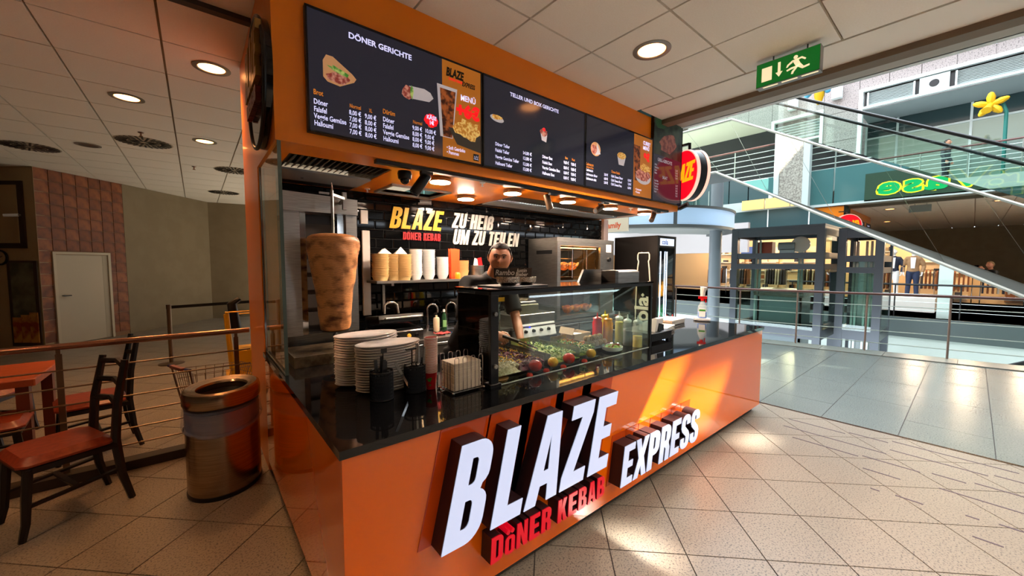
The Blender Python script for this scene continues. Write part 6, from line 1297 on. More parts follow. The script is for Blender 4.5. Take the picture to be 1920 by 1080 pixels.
# ------------------------------------------------------------------ glass lifts
FR = mat('lift_frame', (66, 70, 74), .35, metal=.5); FR2 = mat('lift_frame_bronze', (112, 100, 86), .35, metal=.5)
def lift(x0, x1, y0, y1, zt, label, cabin):
    t = thing('glass_lift', label, 'lift', ((x0 + x1) / 2, (y0 + y1) / 2, 0)); p = .17
    for (xx, yy) in ((x0, y0), (x0, y1 - p), (x1 - p, y0), (x1 - p, y1 - p)): b = MB(); b.box(xx, xx + p, yy, yy + p, -4.2, zt); b.build('corner_post', FR, t, False)
    for z_, h_ in ((zt - .22, .22), (zt - .86, .16), (zt - 1.16, .15), (-.35, .25)):
        for (xa, xb, ya, yb) in ((x0 + .01, x0 + .12, y0 + p, y1 - p), (x1 - .12, x1 - .01, y0 + p, y1 - p), (x0 + p, x1 - p, y0 + .01, y0 + .12), (x0 + p, x1 - p, y1 - .12, y1 - .01)):
            b = MB(); b.box(xa, xb, ya, yb, z_, z_ + h_); b.build('cross_beam', FR2 if (ya < y0 + .05 and yb < y0 + .2 and z_ > 0) else FR, t, False)
    b = MB(); b.box(x0 + .01, x0 + .02, y0 + p, y1 - p, -.1, zt - 1.17); b.build('front_glass', GLASSG, t, False); b = MB(); b.box(x0 + p, x1 - p, y0 + .01, y0 + .02, -.1, zt - 1.17); b.build('side_glass', GLASSG, t, False)
    b = MB(); b.box(x0 + p, x1 - p, y0 + .03, y0 + .04, zt - .69, zt - .23); b.build('side_glass_top', GLASSG, t, False)
    b = MB(); b.box(x0, x1, y0, y1, zt + .001, zt + .05); b.build('roof', FR, t, False)
    for yy in (y0 + .55, y0 + .62, y1 - .65, y1 - .55): b = MB(); b.box(x0 + .5, x0 + .56, yy, yy + .05, -4.1, zt - .3); b.build('guide_rail', mat('guide_steel', (140, 148, 144), .3, metal=.7), t, False)
    if cabin:
        b = MB(); b.box(x0 + .45, x1 - .4, y0 + .5, y1 - .5, .75, .95); b.build('cabin_beam', STEELD, t, False); b = MB(); b.box(x0 + .5, x1 - .45, y0 + .55, y1 - .55, -1.2, .74); b.build('cabin', mat('cabin_dark', (70, 84, 86), .25), t, False)
        b = MB(); b.tube([(x0 + .5, y0 + 1.15, zt - .5), (x0 + .5, y0 + .75, zt - .5)], .12, 18); b.cbox(x0 + .38, x0 + .62, y0 + .74, y0 + 1.1, zt - .72, zt - .60, .01); b.build('motor', mat('motor_grey', (130, 140, 140), .4), t, False)
        b = MB(); b.tube([(x0 + .44, y0 + .62, zt - .46), (x0 + .49, y0 + .62, zt - .46)], .22, 32); b.build('pulley_wheel', mat('pulley', (180, 190, 186), .25, metal=.6), t)
        b = MB(); b.box(x0 + .6, x0 + .9, y1 - .9, y1 - .5, zt - .7, zt - .35); b.build('control_box', mat('ctrl_red', (140, 60, 40), .5), t, False)
    else:
        b = MB(); b.box(x0 + .6, x1 - .3, y0 + .25, y1 - .3, -4.1, zt - .75); b.build('shaft_box', mat('shaft_pale', (150, 160, 158), .5), t, False)
    return t
lift(12.3, 14.2, 1.02, 3.27, 2.71, 'large glass lift tower with dark steel frame and visible motor', True)
lift(13.2, 15.0, -.02, 1.00 - .1, 2.62, 'smaller glass lift tower right of the large one', False)
# ------------------------------------------------------------------ grey columns and round canopy
t = thing('round_column', 'tall grey round steel column behind the spray bottle', 'column', (14.0, 4.45, 0)); b = MB(); b.cyl((14, 4.45, -4.2), (14, 4.45, 5.0), .20, n=32); b.build('shaft', mat('column_grey', (108, 116, 120), .4), t); b = MB(); b.cyl((14, 4.45, 5.0), (14, 4.45, 5.2), .32, n=32); b.build('collar', DARKG, t)
t = thing('round_canopy', 'curved pale blue illuminated canopy band over the shop passage', 'canopy', (13, 7.1, 3.2)); cx, cy, r_ = 13.0, 7.1, 3.4; n = 40
a0, a1 = radians(150), radians(330)
def band(r0, z0, z1, th, aa=a0, ab=a1, nn=40):
    b = MB(); V = []; F = []
    for i in range(nn + 1):
        a = aa + (ab - aa) * i / nn
        for rr, zz in ((r0, z0), (r0, z1), (r0 - th, z1), (r0 - th, z0)): V.append((cx + rr * cos(a), cy + rr * sin(a), zz))
    for i in range(nn):
        for k_ in range(4): q = (k_ + 1) % 4; F.append((i * 4 + k_, i * 4 + q, (i + 1) * 4 + q, (i + 1) * 4 + k_))
    b.add(V, F); return b
CB = mat('canopy_blue', (172, 200, 226), .4, emit=.22, ecol=(170, 204, 236)); CF = mat('canopy_frame', (110, 116, 116), .4, metal=.5)
for (aa, ab) in ((150, 203), (205, 232), (234, 330)): band(r_, 2.92, 3.42, .05, radians(aa), radians(ab)).build('band_panel', CB, t)
for aa in (204, 233): band(r_ + .03, 2.88, 3.46, .12, radians(aa - .7), radians(aa + .7), 2).build('mullion', CF, t, False)
band(r_ + .04, 3.43, 3.50, .3).build('top_rim', CF, t); band(r_ + .04, 2.82, 2.91, .3).build('bottom_rim', CF, t); band(r_ - .02, 2.90, 2.93, 3.2).build('canopy_ceiling', mat('canopy_ceiling', (150, 150, 146), .6), t)
t = thing('shop_lettering_panel', 'cream sign panel reading family in orange under the canopy end', 'sign', (9.3, 6.0, 2.9)); b = MB(); b.box(9.0, 9.04, 4.75, 5.55, 2.62, 3.0); b.build('panel', mat('panel_cream', (222, 206, 184), .5), t, False)
b = MB(); put(b, fontmesh('family', .22, bold=.03), (8.998, 5.50, 2.74), (0, -1, 0), (0, 0, 1)); b.build('lettering', mat('letter_orange', (222, 84, 30), .5), t, False, fix=False)
b = MB(); b.box(9.0, 9.03, 5.6, 7.5, 0, 3.56); b.box(9.0, 9.03, 4.6, 5.6, 3.0, 3.6); b.build('support_wall', mat('pale_pillar', (190, 178, 170), .6), t, False)
# ------------------------------------------------------------------ opposite gallery building
XO = 21.0; WFR = mat('window_frame_white', (228, 236, 234), .4); SOFF = mat('gallery_soffit', (150, 158, 158), .6)
op_ = sroot('wall_opposite')
b = MB(); b.box(XO + .35, XO + .6, -12, 24, 3.9, 16); b.build('core_wall', mat('stone_joint', (80, 74, 72), .8), op_, False) if False else None
def stone_field(y0, y1, z0, z1, py=.92, pz=1.25):
    nz = max(1, round((z1 - z0) / pz)); ny = max(1, round((y1 - y0) / py)); 
    for i in range(ny):
        for j in range(nz):
            a, c = y0 + (y1 - y0) * i / ny, y0 + (y1 - y0) * (i + 1) / ny; e, g_ = z0 + (z1 - z0) * j / nz, z0 + (z1 - z0) * (j + 1) / nz
            b = MB(); b.box(XO, XO + .3, a + .008, c - .008, e + .008, g_ - .008); b.build('stone_panel', STONE, op_, False)
b = MB(); b.box(XO + .3, XO + .5, 9, 24, 4, 14); b.box(XO + .3, XO + .5, -12.8, -6, 4, 14); b.build('facade_rest', STONE, op_, False)
stone_field(-6, 9, 9.45, 14, 1.0, 1.15)
stone_field(-6, 1.85, 8.85, 9.33); stone_field(1.85, 3.0, 4.6, 9.33); stone_field(4.95, 9, 6.6, 9.33)
for k_ in range(5): b = MB(); b.box(XO - .02, XO + .28, 4.97 + k_ * .9, 5.82 + k_ * .9, 4.62, 6.58); b.build('dark_glass_panel', TEALD, op_, False)
stone_field(3.0, 4.95, 8.45, 9.33)
b = MB(); b.box(XO + .3, XO + .4, -6, 9, 9.3, 14); b.box(XO + .3, XO + .4, 1.85, 3.0, 4.6, 9.4); b.box(XO + .3, XO + .4, 4.95, 14, 4.6, 14); b.build('joint_backing', mat('stone_joint', (80, 74, 72), .8), op_, False)
t = thing('light_strip', 'long white horizontal light strip on the stone facade', 'light strip', (XO - .1, 0, 9.38)); b = MB(); b.box(XO - .08, XO + .3, -6, 9, 9.34, 9.44); b.build('strip', mat('strip_white', (226, 236, 250), .4, emit=.9, ecol=(220, 234, 255)), t, False)
def facade_window(name, y0, y1, z0, z1, label, muls, lou):
    t = thing(name, label, 'window', (XO, (y0 + y1) / 2, z0))
    f = .11
    b = MB(); b.box(XO - .06, XO + .2, y0, y0 + f, z0, z1); b.box(XO - .06, XO + .2, y1 - f, y1, z0, z1); b.box(XO - .06, XO + .2, y0 + f, y1 - f, z1 - f, z1); b.build('frame', WFR, t, False)
    b = MB(); b.box(XO + .3, XO + .33, y0, y1, z0, z1); b.build('pane', mat('window_dark', (70, 84, 84), .08), t, False)
    if lou:
        for k_ in range(6): b = MB(); b.obox((XO + .1, (y0 + y1) / 2, z1 - .35 - k_ * .12), (0, 1, 0), (1, 0, -.6), (y1 - y0) / 2 - f, .05, .012); b.build('louvre_slat', mat('louvre', (176, 184, 182), .4), t, False)
        b = MB(); b.box(XO, XO + .12, y0 + f, y1 - f, z1 - 1.15, z1 - 1.07); b.build('rail', WFR, t, False)
    for k_ in range(muls): yy = y0 + (y1 - y0) * (k_ + 1) / (muls + 1); b = MB(); b.box(XO + .1, XO + .2, yy - .04, yy + .04, z0, z1 - (1.15 if lou else 0)); b.build('mullion', WFR, t, False)
facade_window('facade_window', 3.0, 4.95, 4.6, 8.45, 'tall white framed facade window with louvres, left of the gallery opening', 1, True)
# gallery opening Y -6..1.85
t = thing('gallery_facade', 'recessed upper gallery with louvre band, teal glass band and glazing', 'gallery', (XO, -2, 4.6))
b = MB(); b.box(XO - .08, XO + .2, 1.72, 1.85, 4.6, 8.86); b.box(XO - .08, XO + .2, -6, 1.72, 8.74, 8.86); b.box(XO - .08, XO + .1, -6, 1.72, 8.05, 8.13); b.build('white_frame', WFR, t, False)
for (ya, yb) in ((.25, 1.6), (-6, -.75)):
    b = MB(); b.box(XO - .05, XO, ya, ya + .05, 8.14, 8.66); b.box(XO - .05, XO, yb - .05, yb, 8.14, 8.66); b.build('louvre_frame', WFR, t, False)
    for k_ in range(9): b = MB(); b.obox((XO + .02, (ya + yb) / 2, 8.19 + k_ * .055), (0, 1, 0), (1, 0, -.7), (yb - ya) / 2 - .05, .025, .006); b.build('louvre_slat', mat('louvre', (0, 0, 0)), t, False)
b = MB(); b.box(XO + .1, XO + .14, -6, 1.7, 8.14, 8.74); b.build('louvre_backing', BLACK, t, False)
b = MB(); b.box(XO - .05, XO + .05, -.62, .14, 8.14, 8.70); b.build('fan_housing', mat('fan_housing', (170, 178, 176), .4), t, False)
for r0, m in ((.26, WFR), (.13, BLACK)): b = MB(); b.tube([(XO - .06 - (.02 if r0 < .2 else 0), -.24, 8.41), (XO - .05, -.24, 8.41)], r0, 28); b.build('fan_ring', m, t)
b = MB(); b.box(XO + .2, XO + 2.4, -6, 1.85, 8.03, 8.06); b.build('soffit', SOFF, t, False)
XG = XO + 2.2
for ya, yb in ((-6, -3.2), (-3.14, -1.2), (-1.14, .85), (.91, 1.84)):
    b = MB(); b.box(XG, XG + .04, ya, yb, 7.35, 8.02); b.build('teal_panel', TEALD, t, False); b = MB(); b.box(XG, XG + .03, ya, yb, 4.6, 7.28); b.build('glazing', mat('gallery_glazing', (150, 168, 160), .04, metal=.3), t, False)
    b = MB(); b.box(XG - .05, XG, yb, yb + .07, 4.6, 8.02); b.build('mullion', WFR, t, False)
b = MB(); b.box(XG - .04, XG, -6, 1.84, 7.28, 7.35); b.build('transom', WFR, t, False)
b = MB(); b.box(XO - 1.4, XG + .1, -6, 9, 4.15, 4.6); b.build('gallery_floor', mat('gallery_slab', (170, 180, 176), .5), t, False)
t = thing('gallery_railing', 'upper gallery railing with brown handrail in front of the walking man', 'railing', (XO - 1.3, -2, 4.6)); b = MB(); b.cyl((XO - 1.35, -6, 5.65), (XO - 1.35, 2.2, 5.65), .035, n=10); b.build('handrail', HAND, t)
for k_ in range(6): b = MB(); b.cyl((XO - 1.35, -6, 4.75 + k_ * .15), (XO - 1.35, 2.2, 4.75 + k_ * .15), .012, n=6); b.build('rail_wire', WIREM, t)
for k_ in range(8): b = MB(); b.cyl((XO - 1.35, 2.1 - k_ * 1.1, 4.6), (XO - 1.35, 2.1 - k_ * 1.1, 5.62), .02, n=6); b.build('post', WIREM, t)
# teal parapet and fascia below the gallery
t = thing('teal_fascia', 'dark teal glass fascia band over the shops behind the lifts', 'fascia', (XO - 1.5, 3, 3.3))
for k_ in range(12): y = -6 + k_ * 1.5; b = MB(); b.box(XO - 1.5, XO - 1.44, y + .02, y + 1.48, 3.15, 4.14); b.build('glass_panel', TEALD, t, False)
for k_ in range(12): y = -6 + k_ * 1.5; b = MB(); b.box(XO - 1.53, XO - 1.46, y - .02, y + .02, 3.15, 4.14); b.build('mullion', WFR, t, False)
# lit shop interior at ground level
sh = sroot('wall_shop'); SHW = mat('shop_wall_warm', (222, 186, 140), .7)
b = MB(); b.box(XO + 5, XO + 5.1, -8, 16, 0, 3.2); b.build('shop_back_wall', SHW, sh, False); b = MB(); b.box(17.5, 17.7, 4.6, 14, 2.2, 3.45); b.build('shop_lintel', mat('lintel_grey', (170, 162, 160), .6), sh, False)
for k_ in range(3): b = MB(); b.box(19.3, 19.38, 2.72 + k_ * .95, 3.62 + k_ * .95, 4.18, 4.62); b.build('lit_window_strip', mat('window_strip_cream', (200, 166, 100), .5, emit=.25, ecol=(220, 180, 105)), sh, False); b = MB(); b.box(XO - 1.4, XO + 5, -8, 16, 3.15, 3.2); b.build('shop_ceiling', mat('shop_ceiling', (210, 190, 160), .7), sh, False); b = MB(); b.box(17, XO + 5, -8, 16, -.45, 0); b.build('shop_floor_slab', mat('shop_floor', (206, 196, 176), .3), sh, False)
b = MB(); b.box(17.0, 17.1, -12, 16, -4.2, -.46); b.build('lower_wall', mat('lower_wall_pale', (196, 206, 198), .6), sh, False); b = MB(); b.box(16.95, 17, -12, 16, -.62, 0.02); b.build('slab_edge', mat('slab_edge_dark', (70, 80, 78), .4), sh, False)
b = MB(); b.box(16.96, XO + 5, 16, 16.1, -4, 3.2); b.build('side_wall', SHW, sh, False); b = MB(); b.box(XO - 1.5, XO + 5, -8.1, -8, 0, 3.2); b.build('side_wall', SHW, sh, False)
t = thing('far_railing', 'dark railing along the opposite shop gallery edge', 'railing', (17.2, 0, 0)); b = MB(); b.cyl((17.2, -8, 1.05), (17.2, 3, 1.05), .03, n=8); b.build('handrail', BLACK, t)
for k_ in range(3): b = MB(); b.cyl((17.2, -8, .25 + k_ * .25), (17.2, 3, .25 + k_ * .25), .008, n=6); b.build('rail_wire', WIREM, t)
for k_ in range(8): b = MB(); b.cyl((17.2, 2.9 - k_ * 1.4, 0), (17.2, 2.9 - k_ * 1.4, 1.02), .018, n=6); b.build('post', BLACK, t)
for i, (x, y) in enumerate([(XO + 1, -4), (XO + 1, -1.5), (XO + 1, 1), (XO + 1, 4), (XO + 1, 7), (XO + 1, 10), (XO + 3.5, -3), (XO + 3.5, 0), (XO + 3.5, 3), (XO + 3.5, 6), (XO + 3.5, 9)]):
    t = thing('shop_lamp', 'recessed lamp in the opposite shop, %s counted from the right front' % ORD[i], 'ceiling lamp', (x, y, 3.15), 'recessed lamps in the opposite shop'); b = MB(); b.lathe([(.0001, 0), (.14, 0)], (x, y, 3.148), 16, cap=False); b.build('lamp_face', mat('shop_lamp', (255, 210, 160), .5, emit=14, ecol=(255, 206, 150)), t)
    l = bpy.data.lights.new('shop_spot', 'POINT'); l.energy = 70; l.color = (1, .76, .5); l.shadow_soft_size = .15; lo = bpy.data.objects.new('shop_spot', l); COL.objects.link(lo); lo.location = (x, y, 2.9)
R = random.Random(8); cl = [(40, 40, 50), (120, 70, 40), (190, 180, 160), (90, 40, 40), (60, 60, 70), (150, 120, 90)]
for i, (x, y) in enumerate([(XO + 1.2, -2.2), (XO + 2.2, -1.0), (XO + 1.6, 2.8), (XO + 2.4, 5.2), (XO + 1.5, 6.6), (XO + 2.0, 8.0), (XO + 3.6, -.5), (XO + 3.6, 4)]):
    t = thing('clothes_rack', '%s clothes rack from the right in the opposite shop' % ORD[i], 'clothes rack', (x, y, 0), 'clothes racks in the opposite shop'); b = MB(); b.cyl((x, y - .5, 1.45), (x, y + .5, 1.45), .015, n=6); b.cyl((x, y - .5, 0), (x, y - .5, 1.45), .015, n=6); b.cyl((x, y + .5, 0), (x, y + .5, 1.45), .015, n=6); b.build('frame', CHROME, t)
    for k_ in range(8): b = MB(); yy = y - .42 + k_ * .12; b.prism([(-.2, 0), (.2, 0), (.16, .75), (.03, .82), (-.03, .82), (-.16, .75)], (x, yy, .62), (1, 0, 0), (0, 0, 1), (0, .05, 0)); b.build('garment', mat('garment%d' % R.randint(0, 5), R.choice(cl), .8), t, False)
for i, (y, m) in enumerate([(-3.2, (150, 110, 80)), (-.6, (230, 200, 160)), (4.8, (236, 206, 166)), (6.6, (240, 214, 176)), (8.4, (230, 200, 160))]):
    t = thing('wall_shelving', 'lit shelving unit on the opposite shop back wall, %s from right' % ('first', 'second', 'third', 'fourth', 'fifth')[i], 'shelving', (XO + 4.8, y, 0)); b = MB(); b.box(XO + 4.9, XO + 4.98, y - .8, y + .8, .1, 2.7); b.build('back', mat('shelf_back%d' % i, m, .6), t, False)
    for k_ in range(5): b = MB(); b.box(XO + 4.5, XO + 4.89, y - .8, y + .8, .3 + k_ * .5, .34 + k_ * .5); b.build('shelf', WHITE, t, False)
    for k_ in range(9): b = MB(); yy = y - .7 + R.random() * 1.3; zz = .341 + R.randint(0, 4) * .5; b.box(XO + 4.55, XO + 4.8, yy, yy + .22, zz, zz + R.uniform(.1, .25)); b.build('folded_stack', mat('garment%d' % R.randint(0, 5), R.choice(cl), .8), t, False)
t = thing('shop_screen', 'small blue wall screen in the warm shop left of the grey column', 'screen', (XO + 4.4, 7.3, 2.4)); b = MB(); b.box(XO + 4.3, XO + 4.36, 6.9, 7.6, 2.3, 2.75); b.build('panel', mat('blue_screen', (50, 70, 120), .4, emit=.4), t, False)
t = thing('glass_pillar', 'pale white glass pillar in front of the opposite shop', 'pillar', (17.6, -1.0, 0)); b = MB(); b.box(17.5, 17.8, -1.12, -.82, 0, 3.14); b.build('shaft', mat('pillar_pale', (200, 216, 206), .3), t, False)
# escalator going down at lower right
t = thing('lower_escalator', 'black handrails of the escalator going down at the right edge', 'escalator', (13, -3, -1.5))
for dx in (0, 1.1): b = MB(); b.tube([(12.2 + dx, -4.5, .35), (12.2 + dx, -3.6, .3), (12.2 + dx, .2, -1.85)], .05, 8); b.build('handrail', BLACK, t); b = MB(); b.prism([(-4.3, -.75), (-3.6, -.6), (.2, -2.76), (.2, -2.0), (-3.6, .2), (-4.3, .25)], (12.2 + dx, 0, 0), (0, 1, 0), (0, 0, 1), (.02, 0, 0)); b.build('balustrade', GLASSG, t, False)
b = MB(); b.prism([(-4.3, -1.3), (.2, -3.3), (.2, -2.76), (-3.6, -.6), (-4.3, -.75)], (12.2, 0, 0), (0, 1, 0), (0, 0, 1), (1.1, 0, 0)); b.build('truss', mat('truss_pale', (170, 178, 172), .5), t, False)
# flower lamps / decorations
def flower(x, y, z, label, colr, s_=1.0, stem=True):
    t = thing('flower_decoration', label, 'decoration', (x, y, z)); m = mat('flower_' + colr, {'yellow': (226, 176, 10), 'blue': (90, 180, 226)}[colr], .6)
    for k_ in range(5):
        a = 2 * pi * k_ / 5 + .3; b = MB(); c_ = Vector((x, y + cos(a) * .26 * s_, z + sin(a) * .26 * s_)); b.M = None; pts = [Vector((x, y, z)) + Vector((-.05 * q, cos(a) * .5 * s_ * q, sin(a) * .5 * s_ * q)) for q in (0, .3, .6, .9, 1.0)]; b.tube(pts, [.04 * s_, .11 * s_, .13 * s_, .08 * s_, .02], 8); b.build('petal', m, t)
    b = MB(); b.tube([(x, y, z), (x - .2 * s_, y + .05, z - .15 * s_), (x - .34 * s_, y + .08, z - .28 * s_)], [.10 * s_, .11 * s_, .15 * s_], 12); b.build('trumpet', m, t)
    if stem: b = MB(); b.tube([(x, y, z), (x + .1, y - .3 * s_, z + .05), (x + .1, y - .42 * s_, z - .3), (x + .1, y - .45 * s_, 4.6)], .06 * s_, 8); b.build('stem', mat('stem_teal', (30, 110, 100), .5), t)
    return t
flower(XO - 1.0, -1.6, 6.95, 'yellow daffodil decoration on a teal stem in the upper gallery', 'yellow', .8)
f1 = thing('flower_decoration', 'yellow and blue hanging flower decoration right of exit sign', 'decoration', (14.0, 1.66, 6.72)); b = MB(); b.tube([(14, 1.66, 7.05), (14, 1.66, 6.9), (14, 1.66, 6.65), (14, 1.66, 6.42)], [.09, .13, .12, .05], 14); b.build('yellow_body', mat('flower_yellow', (226, 176, 10), .6), f1)
for dy in (-.16, .24): b = MB(); b.tube([(14.0, 1.66 + dy * .4, 7.05), (14.0, 1.66 + dy, 6.95), (14.0, 1.66 + dy * 1.3, 6.7)], [.06, .17, .05], 10); b.build('blue_petal', mat('flower_blue', (90, 180, 226), .6), f1)
b = MB(); b.cyl((14.0, 1.66, 6.8), (14.0, 1.66, 13.9), .008, n=6); b.build('wire', STEELD, f1)
for i, y in enumerate((2.55, 4.1)): 
    t = thing('facade_lantern', ('right', 'left')[i] + ' white box lantern hanging on the stone facade', 'lantern', (XO - .2, y, 8.9)); b = MB(); b.cbox(XO - .30, XO - .01, y - .17, y + .17, 8.72, 9.2, .02); b.build('box', WFR, t, False); b = MB(); b.box(XO - .1, XO, y - .03, y + .03, 9.2, 9.3); b.build('bracket', STEELD, t, False)
# ------------------------------------------------------------------ hall-side upper storey (seen in the mirror)
up_ = sroot('wall_upper'); ZU = ZC + .5
b = MB(); b.box(-9, 4.6, -16, 20, 8.6, 9.0); b.build('upper_roof', mat('light_blocker_deck', (0, 0, 0)), up_, False); b = MB(); b.box(4.55, 4.9, -16, 20, 8.0, 14); b.build('upper_wall', STONE, up_, False)
b = MB(); b.box(1.0, 1.1, -16, 20, ZU, 8.6); b.build('gallery_back', mat('gallery_back', (60, 62, 66), .4), up_, False); b = MB(); b.box(1.1, 4.6, -16, 20, 7.6, 7.65); b.build('gallery_ceiling', mat('gallery_ceiling', (222, 224, 206), .7), up_, False)
b = MB(); b.box(1.1, 4.9, -16, 20, ZU + .001, ZU + .75); b.build('gallery_slab', mat('slab_white', (214, 222, 216), .5), up_, False)
for k_ in range(14): y = -9 + k_ * 1.5; b = MB(); b.box(4.9, 4.95, y + .02, y + 1.48, ZC + .1, 4.78); b.build('parapet_panel', TEAL, up_, False)
b = MB(); b.box(4.88, 4.97, -9, 12, ZC + .02, ZC + .098); b.build('parapet_rail', WFR, up_, False)
for z_ in (4.95, 5.15, 5.35, 5.55, 5.75): b = MB(); b.cyl((4.9, -9, z_), (4.9, 12, z_), .015, n=6); b.build('rail_bar', WIREM, up_)
b = MB(); b.cyl((4.9, -9, 5.95), (4.9, 12, 5.95), .035, n=8); b.build('rail_hand', HAND, up_)
for k_ in range(15): b = MB(); b.cyl((4.9, -9 + k_ * 1.5, 4.8), (4.9, -9 + k_ * 1.5, 5.93), .02, n=6); b.build('rail_post', WIREM, up_)
t = thing('stone_pillar', 'sunlit stone pillar with white edge frames mirrored in the escalator side', 'pillar', (4.95, 2.6, ZC)); b = MB(); b.box(4.97, 5.2, 2.28, 2.95, ZC + .02, 8.0); b.build('stone', noisy('light_stone', (150, 140, 130), (206, 196, 182), 26, .6), t, False)
for ya, yb in ((2.10, 2.275), (2.955, 3.10)): b = MB(); b.box(4.97, 5.24, ya, yb, ZC + .02, 8.0); b.build('white_edge', WFR, t, False)
t = thing('green_sign', 'green letters with yellow outline on the shop sign above the hall edge', 'sign', (5.0, -1, 3.75)); GN = mat('sign_green', (0, 150, 80), .4, emit=.5, ecol=(0, 170, 90)); YN = mat('sign_outline', (230, 230, 40), .4, emit=.7, ecol=(236, 240, 40))
b = MB(); b.box(4.955, 4.97, -3.2, .75, 3.62, 4.45); b.build('backing', mat('sign_backing', (60, 84, 66), .3), t, False)
for bold_, m, dx in ((.075, YN, .0), (.035, GN, .008)):
    b = MB(); put(b, fontmesh('er:Vase', .66, bold=bold_, sx=fitsx('er:Vase', .66, .035, 3.3, sp=1.12), sp=1.12), (4.975 + dx, -2.85, 3.80), (0, 1, 0), (0, 0, 1)); b.build('lettering', m, t, False, fix=False)
# red shop sign behind the photographer, reflected at right
t = thing('red_shop_sign', 'red wall panel with white oval badge in the hall behind the viewer', 'sign', (0, -9, 2.6)); b = MB(); b.box(-3, 2.4, -10.0, -9.9, 2.35, 3.1); b.build('panel', mat('panel_red', (150, 30, 24), .4), t, False); b = MB(); b.tube([(1.2, -9.9, 2.72), (1.2, -9.88, 2.72)], .28, 24); b.build('badge', WHITEP, t)
t = thing('fish_sign', 'white panel with red fish symbol near the hall edge behind the viewer', 'sign', (4.0, -3.4, 2.9)); b = MB(); b.box(4.0, 4.05, -4.6, -3.0, 2.55, 3.2); b.build('panel', WHITE, t, False)
b = MB()
for s_ in (1, -1): b.tube([(4.07, -4.2 + .9 * q, 2.87 + s_ * .20 * sin(pi * min(q * 1.15, 1.18))) for q in [i / 12 for i in range(13)]], .04, 6)
b.build('fish_symbol', RED, t); b = MB(); b.box(4.0, 4.1, -4.6, -3.0, 0, 2.54); b.build('stand_front', mat('stand_dark', (50, 40, 34), .5), t, False)
# ================================================================== PEOPLE
def remesh(mb, vox=.013, it=6):
    """overlapping volumes fused into one continuous smooth surface"""
    me = mb.mesh('tmp', SKM, smooth=False); o = bpy.data.objects.new('tmp', me); COL.objects.link(o)
    m = o.modifiers.new('r', 'REMESH'); m.mode = 'VOXEL'; m.voxel_size = vox
    m = o.modifiers.new('s', 'SMOOTH'); m.iterations = it; m.factor = .5
    dg = bpy.context.evaluated_depsgraph_get(); e = bpy.data.meshes.new_from_object(o.evaluated_get(dg))
    r = ([v.co.copy() for v in e.vertices], [tuple(p.vertices) for p in e.polygons]); bpy.data.objects.remove(o); bpy.data.meshes.remove(e); bpy.data.meshes.remove(me); return r
SKM = mat('skin_base', (200, 140, 110), .5)
def etube(mb, secs, w_, n=18):
    """elliptical sections: [(centre, half width, half depth)]"""
    V = []; F = []; m_ = len(secs); w_ = Vector(w_).normalized()
    for i, (c, a, b_) in enumerate(secs):
        d = (Vector(secs[min(i + 1, m_ - 1)][0]) - Vector(secs[max(i - 1, 0)][0])).normalized(); x = (w_ - d * w_.dot(d)).normalized(); y = d.cross(x)
        for k_ in range(n): an = 2 * pi * k_ / n; V.append(Vector(c) + x * cos(an) * a + y * sin(an) * b_)
    for i in range(m_ - 1):
        for k_ in range(n): q = (k_ + 1) % n; F.append((i * n + k_, i * n + q, (i + 1) * n + q, (i + 1) * n + k_))
    F.append(tuple(range(n - 1, -1, -1))); F.append(tuple(range((m_ - 1) * n, m_ * n))); mb.add(V, F)
def bez(a, b, c, n=4):
    return [a * (1 - t) ** 2 + b * 2 * t * (1 - t) + c * t ** 2 for t in [i / n for i in range(n + 1)]]
